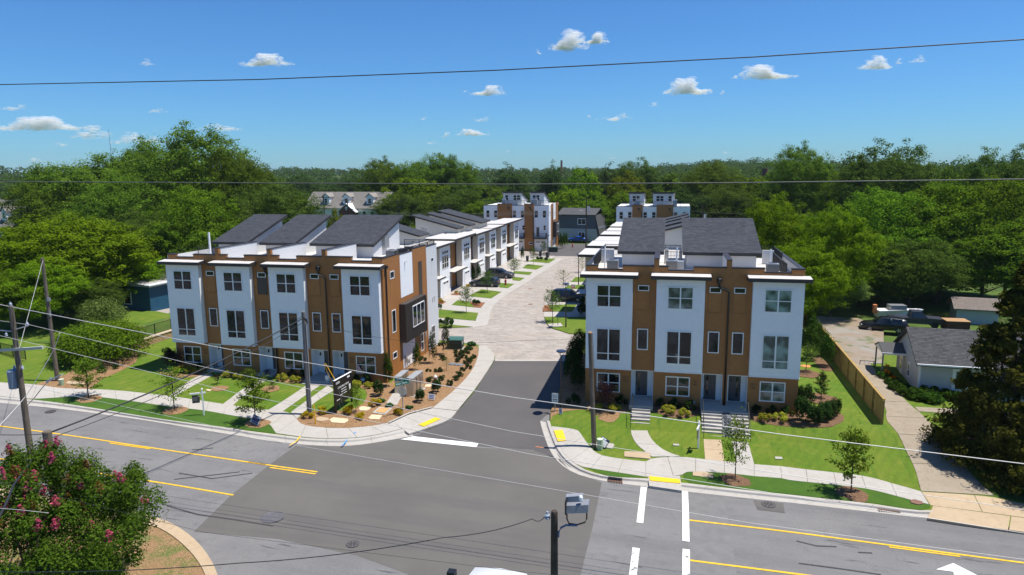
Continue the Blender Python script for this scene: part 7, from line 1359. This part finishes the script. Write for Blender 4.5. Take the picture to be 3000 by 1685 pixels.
def shrub_set(mat, W, H, items, n, leaf, group, tmpl, name='shrub', Z=None, sq=1.0):
    src = None
    for it in items:
        Zz, x, y, lab = it[:4]; sc = it[4] if len(it) > 4 else 1.0; p = gp(*Zz(x, y)); p.z -= .03
        if src is None: src = bush(p, W, H, mat, lab, n, leaf, group, name, sq); src.scale = (sc,) * 3
        else: copyb(src, p, lab, sc, group)
    return src
ZL = zoom(460, 940, 6.43); ZL2 = zoom(800, 940, 6.43); Zr1 = zoom(1690, 960, 4.523); Zr2 = zoom(2030, 960, 4.523)
shrub_set(CHART, .52, .62, [(ZL, 435, 965, 'yellow-green shrub nearest the dark purple tree at the left block'), (ZL, 625, 985, 'second yellow-green shrub under the first ground-floor window'), (ZL, 755, 990, 'third yellow-green shrub under the first ground-floor window'), (ZL, 1350, 1055, 'yellow-green shrub left under the second ground-floor window'), (ZL, 1560, 1090, 'yellow-green shrub right under the second ground-floor window'), (ZL2, 170, 1130, 'yellow-green shrub left under the third ground-floor window'), (ZL2, 415, 1155, 'yellow-green shrub right under the third ground-floor window, by the pole'), (ZL2, 1575, 1240, 'yellow-green shrub beside the sale board under the fourth window'), (ZL2, 1810, 1260, 'yellow-green shrub below the round blue sign', .9), (Zr1, 290, 1080, 'yellow-green shrub between leaning pole and purple tree', .8), (Zr1, 490, 1100, 'yellow-green shrub right of the purple tree'), (Zr1, 1212, 1130, 'yellow-green shrub left under the middle window of the right block'), (Zr1, 1415, 1165, 'yellow-green shrub right under the middle window of the right block', .9), (Zr2, 955, 1225, 'yellow-green shrub left under the right window of the right block'), (Zr2, 1155, 1230, 'yellow-green shrub right under the right window of the right block')], 900, .055, 'yellow-green shrubs along the house fronts', '')
shrub_set(DKS, .42, .7, [(ZL, 830, 920, 'dark shrub right of the first ground-floor window'), (ZL2, 350, 1050, 'dark shrub under the third ground-floor window'), (ZL2, 540, 1090, 'dark shrub behind the pole base at the third window', 1.1), (ZL2, 1740, 1190, 'dark shrub right of the round blue sign', 1.2), (ZL2, 1560, 1150, 'dark shrub under the fourth ground-floor window', .9), (Zr1, 590, 1015, 'dark shrub left of the steps at the right block', 1.1), (Zr1, 1120, 1040, 'dark shrub left under the middle window of the right block'), (Zr1, 1300, 1060, 'dark shrub in the middle under the middle window', 1.15), (Zr1, 1500, 1090, 'dark shrub right under the middle window', 1.1), (Zr2, 850, 1130, 'dark shrub left under the right window'), (Zr2, 1040, 1150, 'dark shrub in the middle under the right window'), (Zr2, 1250, 1165, 'dark shrub at the right corner of the right block', 1.1), (Z4, 790, 1030, 'round dark shrub in the left mulch bed'), (Z4, 885, 1003, 'second round dark shrub in the left mulch bed', .8), (Z7, 340, 490, 'dark shrub beside the lamp post in the shade', 1.4), (ZL, 180, 660, 'slim dark shrub left of the purple tree', 1.3)], 800, .05, 'dark shrubs along the house fronts', '')
shrub_set(ARB, .42, 2.9, [(ZL2, 2170, 1240, 'slim dark arborvitae at the right front corner of the left block'), (ZG, 1555, 165, 'slim arborvitae against the white side panel of the left block', .95), (Zb, 1180, 340, 'left of the two slim evergreens between the terrace units', .9), (Zb, 1305, 320, 'right of the two slim evergreens between the terrace units', 1.0), (Z3, 1548, 595, 'first slim evergreen beside the far left block', 1.15), (Z3, 1578, 588, 'second slim evergreen beside the far left block', 1.15), (Z3, 1600, 575, 'third slim evergreen beside the far left block', 1.15), (Z3, 1198, 700, 'slim evergreen at the end of the terrace', .95)], 1800, .06, 'slim evergreens', '')
shrub_set(OLIV, .42, 3.1, [(ZM, 190, 850, 'columnar young tree in the mulch bed beside the tan side wall'), (ZM, 400, 720, 'tall columnar young tree beside the green transformer box', 1.0)], 1300, .06, 'columnar trees in the corner bed', '', 'columnar_tree')
shrub_set(ARB, .75, 3.0, [(Z8, 200, 800, 'evergreen third from the near end along the board fence', 1.1), (Z8, 320, 850, 'nearest cone-shaped evergreen along the board fence'), (Z8, 265, 770, 'second cone-shaped evergreen along the board fence', 1.0), (Z8, 215, 680, 'fourth evergreen up the board fence', 1.0), (Z8, 185, 620, 'farthest evergreen up the board fence', 1.0)], 2600, .07, 'evergreens along the board fence', '')
shrub_set(DKS, .6, 1.7, [(Z8, 135, 1280, 'broad glossy dark shrub at the corner of the right block', 1.15), (Z8, 150, 1170, 'narrow dark shrub behind the broad one at the right block corner', 1.15), (Z8, 230, 1290, 'first of the four upright dark shrubs in the kidney-shaped bed', .85), (Z8, 290, 1270, 'second of the four upright dark shrubs in the kidney-shaped bed', .9), (Z8, 340, 1250, 'third of the four upright dark shrubs in the kidney-shaped bed', .9), (Z8, 380, 1225, 'last of the four upright dark shrubs in the kidney-shaped bed', .85)], 2000, .065, 'upright dark shrubs', '')
shrub_set(DKS, .45, 1.4, [(ZG, 1000, 525, 'dark upright shrub behind the corner lawn'), (ZG, 1600, 620, 'dark upright shrub in front of the steel cabinet', .9), (ZG, 1830, 490, 'dark upright shrub hiding the hydrant base', .95)], 1300, .06, 'upright shrubs in the corner bed', '')
shrub_set(ROSE, .36, .42, [(ZM, x, y, 'low shrub in the corner mulch bed, ' + d, s) for x, y, d, s in ((165, 1120, 'left of the hydrant', 1.1), (340, 1100, 'right of the hydrant', 1.1), (440, 1180, 'nearest the curved walk below the hydrant', 1.1), (530, 1105, 'beside the curved walk right of the hydrant', 1), (585, 1045, 'second from the hydrant along the walk', 1.1), (640, 965, 'with red blooms near the grey stones', .9), (730, 935, 'right of the grey stones by the walk', 1.1), (285, 975, 'below the bare young tree', 1.1), (130, 980, 'above the steel cabinets', .8), (335, 800, 'between the two columnar trees', 1.1), (595, 825, 'above the grey stones', 1.1), (720, 850, 'midway up the walk edge', 1.1), (765, 815, 'second up the walk edge', 1.1), (805, 775, 'third up the walk edge', .9), (665, 775, 'in the middle of the upper bed', 1.1), (590, 745, 'left in the middle of the upper bed', 1.2), (695, 715, 'below the transformer box', 1.1), (670, 685, 'just below the transformer box', 1.1), (740, 650, 'right of the transformer box', 1), (530, 690, 'left below the transformer box', .9), (40, 810, 'against the tan side wall', 1.1), (325, 585, 'at the white lap-sided wall', 1))] , 500, .05, 'low shrubs in the corner bed', '')
shrub_set(GOLD, .42, .6, [(ZG, 215, 780, 'yellow-tipped shrub left of the sale board'), (ZG, 590, 780, 'yellow-tipped dark shrub in front of the sale board', 1.1), (ZG, 755, 855, 'yellow-tipped shrub at the front edge of the bed'), (ZG, 960, 675, 'bright yellow shrub behind the meter pads', 1.1), (ZG, 1300, 795, 'yellow-tipped shrub at the foot of the stop sign', 1.0), (ZG, 0, 850, 'yellow-tipped shrub beside the pole base'), (Zb, 410, 850, 'yellow shrub in the first terrace bed', 1), (Zb, 780, 640, 'yellow shrub in the second terrace bed', .8), (Zb, 1050, 500, 'yellow shrub beside the parked estate car', .9)], 800, .05, 'yellow-tipped shrubs', '')
shrub_set(GRS, .4, .35, [(ZG, 1030, 630, 'green grass tuft behind the yellow shrub'), (ZG, 1155, 685, 'green grass tuft at the pale slab', .9), (ZG, 1440, 710, 'green grass tuft right of the ochre cover', .8), (ZM, 775, 590, 'large green grass tuft at the tip of the corner bed', 1.3), (ZM, 740, 640, 'second green grass tuft at the tip of the corner bed')], 700, .08, 'grass tufts in the corner bed', '')
shrub_set(DKS, .4, .7, [(Zb, 1280, 915, 'dark shrub in the second terrace lawn bed'), (Zb, 1215, 885, 'left dark shrub in the second terrace lawn bed', .9), (Zb, 600, 1420, 'tall shrub beside the left block rear corner', 1.6), (Zb, 395, 1400, 'dark shrub against the left block rear corner', 1.2), (Z3, 1332, 700, 'first dark shrub in the far lawn'), (Z3, 1368, 700, 'second dark shrub in the far lawn'), (Z3, 1415, 705, 'third dark shrub in the far lawn'), (Zh, 1130, 1060, 'dark shrub at the left side of the right block', 2.2), (Zh, 1150, 870, 'feathery shrub by the navy car', 1.8), (Zb, 380, 1000, 'small dark shrub beside the first terrace drive')], 800, .06, 'shrubs in the yards', '')
for x, y, sc in ((150, 230, 1.0), (110, 330, 1.1), (140, 430, 1.1), (60, 480, .9)): pass
shrub_set(DKS, .9, 3.2, [(Z7, 395, 170, 'tall dark evergreen in the shade at the left corner of the right block'), (Z7, 350, 230, 'second tall evergreen along the left wall of the right block', .9), (Z7, 330, 310, 'third tall evergreen along the left wall of the right block', .85), (Z7, 380, 380, 'nearest evergreen at the left wall of the right block', .75)], 3000, .075, 'evergreens along the left wall of the right block', '')
# cottage garden
shrub_set(ARB, .8, .7, [(ZR, 640, 1260, 'leafy plant in the cottage side bed'), (ZR, 760, 1330, 'second leafy plant in the cottage side bed', 1.1), (ZR, 900, 1390, 'third leafy plant in the cottage side bed', 1.1), (ZR, 1060, 1330, 'bright leafy plant under the cottage window', 1.1), (ZR, 1220, 1340, 'yellowish plant before the cottage door', 1.0), (ZR, 1100, 1430, 'leafy plant at the end of the cottage bed', 1.0), (ZR, 560, 1180, 'leafy plant near the cottage porch', .9), (ZR, 440, 1090, 'lily clump at the porch corner', .9), (ZR, 1400, 1390, 'plant under the cedar at the cottage front')], 1400, .09, 'plants in the cottage garden', '')
for i, (x, y) in enumerate(((450, 955), (490, 960), (460, 1025), (495, 1055), (555, 1110))): p = gp(*ZR(x, y + 60)); p.z += .6; f = rg.normal(size=(40, 3)) * .09; o = bpy.data.objects.new('lily_flower', leaf_mesh('lily_flower', f, f + 1e-3, .05, LM('orange_lily', (.7, .16, .005), (.85, .32, .02), .3, .01) if i == 0 else MATS['orange_lily'], .8)); COL.objects.link(o); o.location = p; tag(o, 'orange lily bloom at the cottage porch corner', 'flower', 'orange lilies at the porch')
p = gp(*ZR(1090, 1270)); t = T('garden_chair', 'dark red slatted garden chair at the cottage front', 'chair', p, R(15)); RC = M('dark_red_paint', (.16, .02, .03), .5)
for k in range(5): MB().box(-.3 + k * .125, -.19 + k * .125, .22, .25, .35, 1.05 - .05 * abs(k - 2)).build('back_slat', RC, t)
Bx('seat', RC, t, -.32, .32, -.3, .25, .36, .40)
for s in (-1, 1): Bx('arm', RC, t, s * .36 - .06, s * .36 + .06, -.35, .3, .58, .61); Bx('leg', RC, t, s * .33 - .03, s * .33 + .03, -.3, -.24, 0, .58); Bx('leg', RC, t, s * .33 - .03, s * .33 + .03, .2, .26, 0, .58)
# young street trees
def sapling(name, H, W, base, n, leaf, mat, nb=16, tr=.045, gap=.5, cat='young tree'):
    t = T(name, None, cat); C, O = [], []; m = MB(); m.tube([(0, 0, -.1), (.02, 0, H * .5), (0, .02, H * .93)], [tr, tr * .7, tr * .2], 6)
    for k in range(nb):
        f = k / nb; z0 = base * .9 + (H - base) * .8 * f; a = k * 2.4 + rg.uniform(-.3, .3); L = W * (.55 + .55 * math.sin(math.pi * min(1, f * .8 + .25))) * rg.uniform(.75, 1.15); tip = np.array([L * math.cos(a), L * math.sin(a), z0 + L * rg.uniform(.35, .8)]); b0 = np.array([0, 0, z0]); m.tube([tuple(b0), tuple(b0 * .5 + tip * .5 + np.array([0, 0, .05])), tuple(tip)], [tr * .4, tr * .25, .004], 4)
        q = n // nb; ff = rg.uniform(.25, 1.1, (q, 1)); C.append(b0 + (tip - b0) * ff + rg.normal(size=(q, 3)) * W * gap * .22); O.append(rg.normal(size=(q, 3)) + (tip - b0))
    q = n // 6; C.append(np.array([0, 0, H * .72]) + rg.normal(size=(q, 3)) * np.array([W * .28, W * .28, H * .12])); O.append(rg.normal(size=(q, 3)))
    part_mesh('crown', leaf_mesh('crown', np.concatenate(C), np.concatenate(O), leaf, mat), t); m.build('trunk', BARK, t); t['proto_h'] = H; t['proto_w'] = W; return t
PRO['sapA'] = sapling('young_street_tree', 4.2, 1.0, 1.0, 1700, .075, SAP, 20); PRO['sapB'] = sapling('young_street_tree', 4.2, 1.1, 1.0, 1100, .075, SAP, 18, .045, .6); PRO['sapD'] = sapling('young_street_tree', 4.0, 1.2, 1.2, 1300, .07, SAPD, 22); PRO['sapS'] = sapling('thin_young_tree', 4.0, 1.1, .7, 420, .06, SILV, 20, .035, .35); PRO['purp'] = sapling('purple_leaved_tree', 2.6, .95, .5, 1700, .07, PURP, 20, .05, .8); PRO['weep'] = sapling('weeping_young_tree', 1.8, .6, .5, 300, .06, PURP, 12, .03, .5); PRO['hol'] = sapling('columnar_young_tree', 3.4, .55, .5, 1900, .06, OLIV, 26, .04, .6)
def sap(kind, Z, x, y, vtop, wpx, label): p = gp(*Z(x, y)); return place(kind, p.x, p.y, height_at(p, vtop), wpx * pxsize(p) / 2, label, 'young planted trees', None, p.z - .03)
sap('sapA', Z4, 682, 1225, 1035, 84, 'young street tree at the left end of the verge'); sap('sapB', Z4, 1345, 1315, 1065, 90, 'young street tree beside the hanging sale sign'); sap('sapA', ZA, 2027, 240, 1085, 92, 'young street tree on the verge before the wooden pole'); sap('sapB', Z7, 1588, 1062, 1205, 84, 'young street tree in front of the right-hand steps'); sap('sapA', ZB, 575, 728, 1238, 102, 'young street tree at the right end of the verge'); sap('sapB', ZL, 1750, 1120, 1075, 46, 'bright young tree by the second door'); sap('sapB', ZG, 690, 770, 1120, 42, 'thin bright young tree in front of the sale board')
sap('weep', ZL, 1150, 1190, 1095, 30, 'small weeping tree in the left front lawn'); sap('weep', ZL, 2180, 1285, 1115, 30, 'small weeping tree in the middle front lawn'); sap('weep', ZL, 2080, 1050, 1080, 26, 'purple twiggy shrub beside the second door'); sap('weep', ZL, 1080, 900, 1058, 26, 'reddish twiggy tree beside the first door'); sap('purp', ZL, 310, 920, 1025, 52, 'dark purple-leaved tree at the left end of the left block'); sap('purp', Zr1, 375, 1095, 1120, 56, 'dark purple-leaved tree behind the leaning pole')
sap('sapD', Z8, 160, 890, 1000, 64, 'young tree on the right lawn near the right block'); sap('hol', Z8, 278, 1095, 1080, 34, 'upright young tree in a mulch ring on the right lawn')
sap('sapD', Zb, 1015, 1080, 832, 46, 'first young tree in the left yard lawns, nearest the left block'); sap('sapD', Zb, 1505, 605, 788, 46, 'second young tree, beside the parked estate car'); sap('sapD', Zb, 2143, 248, 752, 40, 'third young tree up the left yards'); sap('sapD', Z3, 1298, 742, 720, 26, 'fourth young tree up the left yards'); sap('sapD', Z3, 1396, 668, 705, 24, 'farthest young tree up the left yards'); sap('sapD', Zh, 520, 1190, 840, 54, 'young tree beside the bike hoop'); sap('sapS', Zh, 725, 590, 780, 50, 'sparse young tree left of the orange sign'); sap('sapS', Zh, 1085, 240, 742, 48, 'sparse young tree above the right block corner'); sap('sapS', ZM, 405, 965, 1040, 30, 'nearly bare young tree in the corner mulch bed'); sap('sapS', Zb, 470, 1440, 942, 30, 'thin young tree at the rear corner of the left block')
for k in ('fary',): pass
STN = M('grey_field_stone', (.16, .16, .17), .8, .2, 6)
for i, (x, y, s, l) in enumerate(((485, 868, .34, 'flat grey stone left in the corner bed'), (560, 878, .3, 'middle grey stone in the corner bed'), (610, 882, .32, 'right grey stone in the corner bed'))): p = gp(*ZM(x, y)); m = MB(); m.lathe([(s, 0), (s * 1.05, .05), (s * .8, .13), (s * .3, .16)], k=9); o = m.build('stone', STN, None, loc=p); tag(o, l, 'stone')
# ================================================================ CLOUDS
def cloudmat():
    m, nt, b, nn, ln = newmat('cloud_vapour'); nt.nodes.remove(b); out = nt.nodes['Material Output']
    d = nn('ShaderNodeBsdfDiffuse'); d.inputs[0].default_value = (.95, .95, .95, 1); t = nn('ShaderNodeBsdfTranslucent'); t.inputs[0].default_value = (.95, .95, .95, 1); tr = nn('ShaderNodeBsdfTransparent')
    a = nn('ShaderNodeMixShader'); a.inputs[0].default_value = .62; ln(d.outputs[0], a.inputs[1]); ln(t.outputs[0], a.inputs[2])
    b2 = nn('ShaderNodeMixShader'); b2.inputs[0].default_value = .12; ln(tr.outputs[0], b2.inputs[1]); ln(a.outputs[0], b2.inputs[2]); ln(b2.outputs[0], out.inputs[0]); return m
CLOUD = cloudmat()
bm = bmesh.new(); bmesh.ops.create_icosphere(bm, subdivisions=2, radius=1); ICO_V = np.array([v.co[:] for v in bm.verts]); bm.verts.ensure_lookup_table(); ICO_F = np.array([[v.index for v in f.verts] for f in bm.faces]); bm.free()
def cloud(cx, cy, w_, h_, label, wisp=0.0, group=None):
    D = 4300.0 + (cx * 7 + cy * 3) % 11 * 190.0; u, v = cx * 1.1646, cy * 1.1646; d = ray(u, v).normalized(); c = Vector((0, 0, CAM_H)) + d * D; k = 1.1646 / F * D; W, Hh = w_ * k * .95, h_ * k * .85; r = Vector((RI.x, RI.y, 0)).normalized(); bk = Vector((-r.y, r.x, 0))
    V, Fc = [], []; N = int(95 + w_ * 1.1) if not wisp else int(26 + w_ * .3); tops = [(rng.uniform(-.35, .35), rng.uniform(.5, 1)) for _ in range(3)]
    for i in range(N):
        x = max(-.5, min(.5, rng.gauss(0, .24))); top = max(.18, sum(hh * math.exp(-((x - q) / .16) ** 2) for q, hh in tops)); top = min(1, top); z = -.5 + rng.random() ** 1.1 * top * .85; rad = (.5 * Hh + .035 * W) * rng.uniform(.12, .42) * (1.05 - abs(x) * 1.4); s = np.array([rad * rng.uniform(1.1, 2.0), rad * 1.3, min(rad * rng.uniform(.55, .85), Hh * .35)])
        p = c + r * (x * W) + bk * rng.uniform(-.25, .25) * min(W, Hh * 2) + Vector((0, 0, z * Hh)); q = ICO_V * s * rg.uniform(.88, 1.12, (len(ICO_V), 1)); q = np.stack([q[:, 0] * r.x + q[:, 1] * bk.x, q[:, 0] * r.y + q[:, 1] * bk.y, q[:, 2]], 1); V.append(q + np.array(p)); Fc.append(ICO_F + i * len(ICO_V))
    V = np.concatenate(V) - np.array(c); Fc = np.concatenate(Fc); me = bpy.data.meshes.new('cloud'); me.from_pydata(V.tolist(), [], Fc.tolist()); me.materials.append(CLOUD); me.polygons.foreach_set('use_smooth', [True] * len(me.polygons)); o = bpy.data.objects.new('cloud', me); COL.objects.link(o); o.location = c; tag(o, label, 'cloud', group or 'small fair-weather clouds', 'thing')
for a in ((1430, 98, 95, 50, 'large white cloud highest in the picture'), (1500, 94, 62, 30, 'rounded cloud joined to the right of the highest one'), (668, 148, 125, 32, 'white cloud high at the left of the middle'), (1228, 225, 92, 28, 'small white cloud under the upper wire near the middle'), (1730, 214, 118, 44, 'puffy cloud right of the middle, under the upper wire'), (1925, 178, 148, 36, 'long white cloud just under the upper wire at the right'), (2205, 155, 76, 32, 'cloud at the right with a pointed left tail'), (100, 309, 215, 30, 'long flat cloud at the left edge'), (1187, 331, 84, 20, 'flat cloud low over the middle tall clump')): cloud(*a)
for a in ((228, 328, 100, 34, 'loose cloud right of the long flat one at the left edge'), (345, 345, 140, 28, 'thin cloud bank behind the tallest left oak'), (560, 318, 130, 20, 'thin streak of cloud above the tallest left oak'), (1545, 292, 90, 22, 'ragged thin cloud right of the middle'), (1210, 299, 62, 12, 'thin small cloud above the flat one in the middle'), (2308, 147, 38, 18, 'tiny ragged cloud furthest right'), (395, 278, 62, 10, 'thin wisp above the streak at the left'), (35, 268, 74, 14, 'thin wisp at the left edge'), (370, 155, 30, 16, 'tiny faint cloud high at the left')): cloud(*a, wisp=1)
for a in ((1645, 262, 28, 12), (1122, 338, 28, 14), (1066, 296, 22, 10), (1083, 358, 38, 9), (155, 362, 42, 10), (88, 402, 48, 12), (1817, 231, 14, 12), (1541, 396, 30, 6), (1355, 130, 16, 12), (1170, 228, 12, 7), (2262, 153, 20, 13), (1277, 380, 16, 6), (1825, 383, 20, 8), (1482, 292, 14, 8)): cloud(*a, 'tiny white fleck of cloud', wisp=1, group='tiny flecks of cloud')
for nm, o in list(PRO.items()):
    if not o.get('label'):
        for c in list(o.children): bpy.data.objects.remove(c)
        bpy.data.objects.remove(o)
for o in bpy.data.objects:
    for k in ('proto_h', 'proto_w'):
        if k in o: del o[k]

# ================================================================ HAZE: thin summer air round the whole place
hb = MB().box(-2600, 1900, -150, 2600, -9.5, 60); hz_ = hb.build('haze', M('tmp_haze', (1, 1, 1)), None); hz_['kind'] = 'stuff'; hz_['label'] = 'thin pale summer air'
hm = bpy.data.materials.new('thin_air'); hm.use_nodes = True; hn = hm.node_tree; hn.nodes.remove(hn.nodes['Principled BSDF']); pv = hn.nodes.new('ShaderNodeVolumePrincipled'); pv.inputs['Color'].default_value = (.80, .90, 1.0, 1); pv.inputs['Density'].default_value = .00007; hn.links.new(pv.outputs[0], hn.nodes['Material Output'].inputs['Volume']); hz_.data.materials[0] = hm
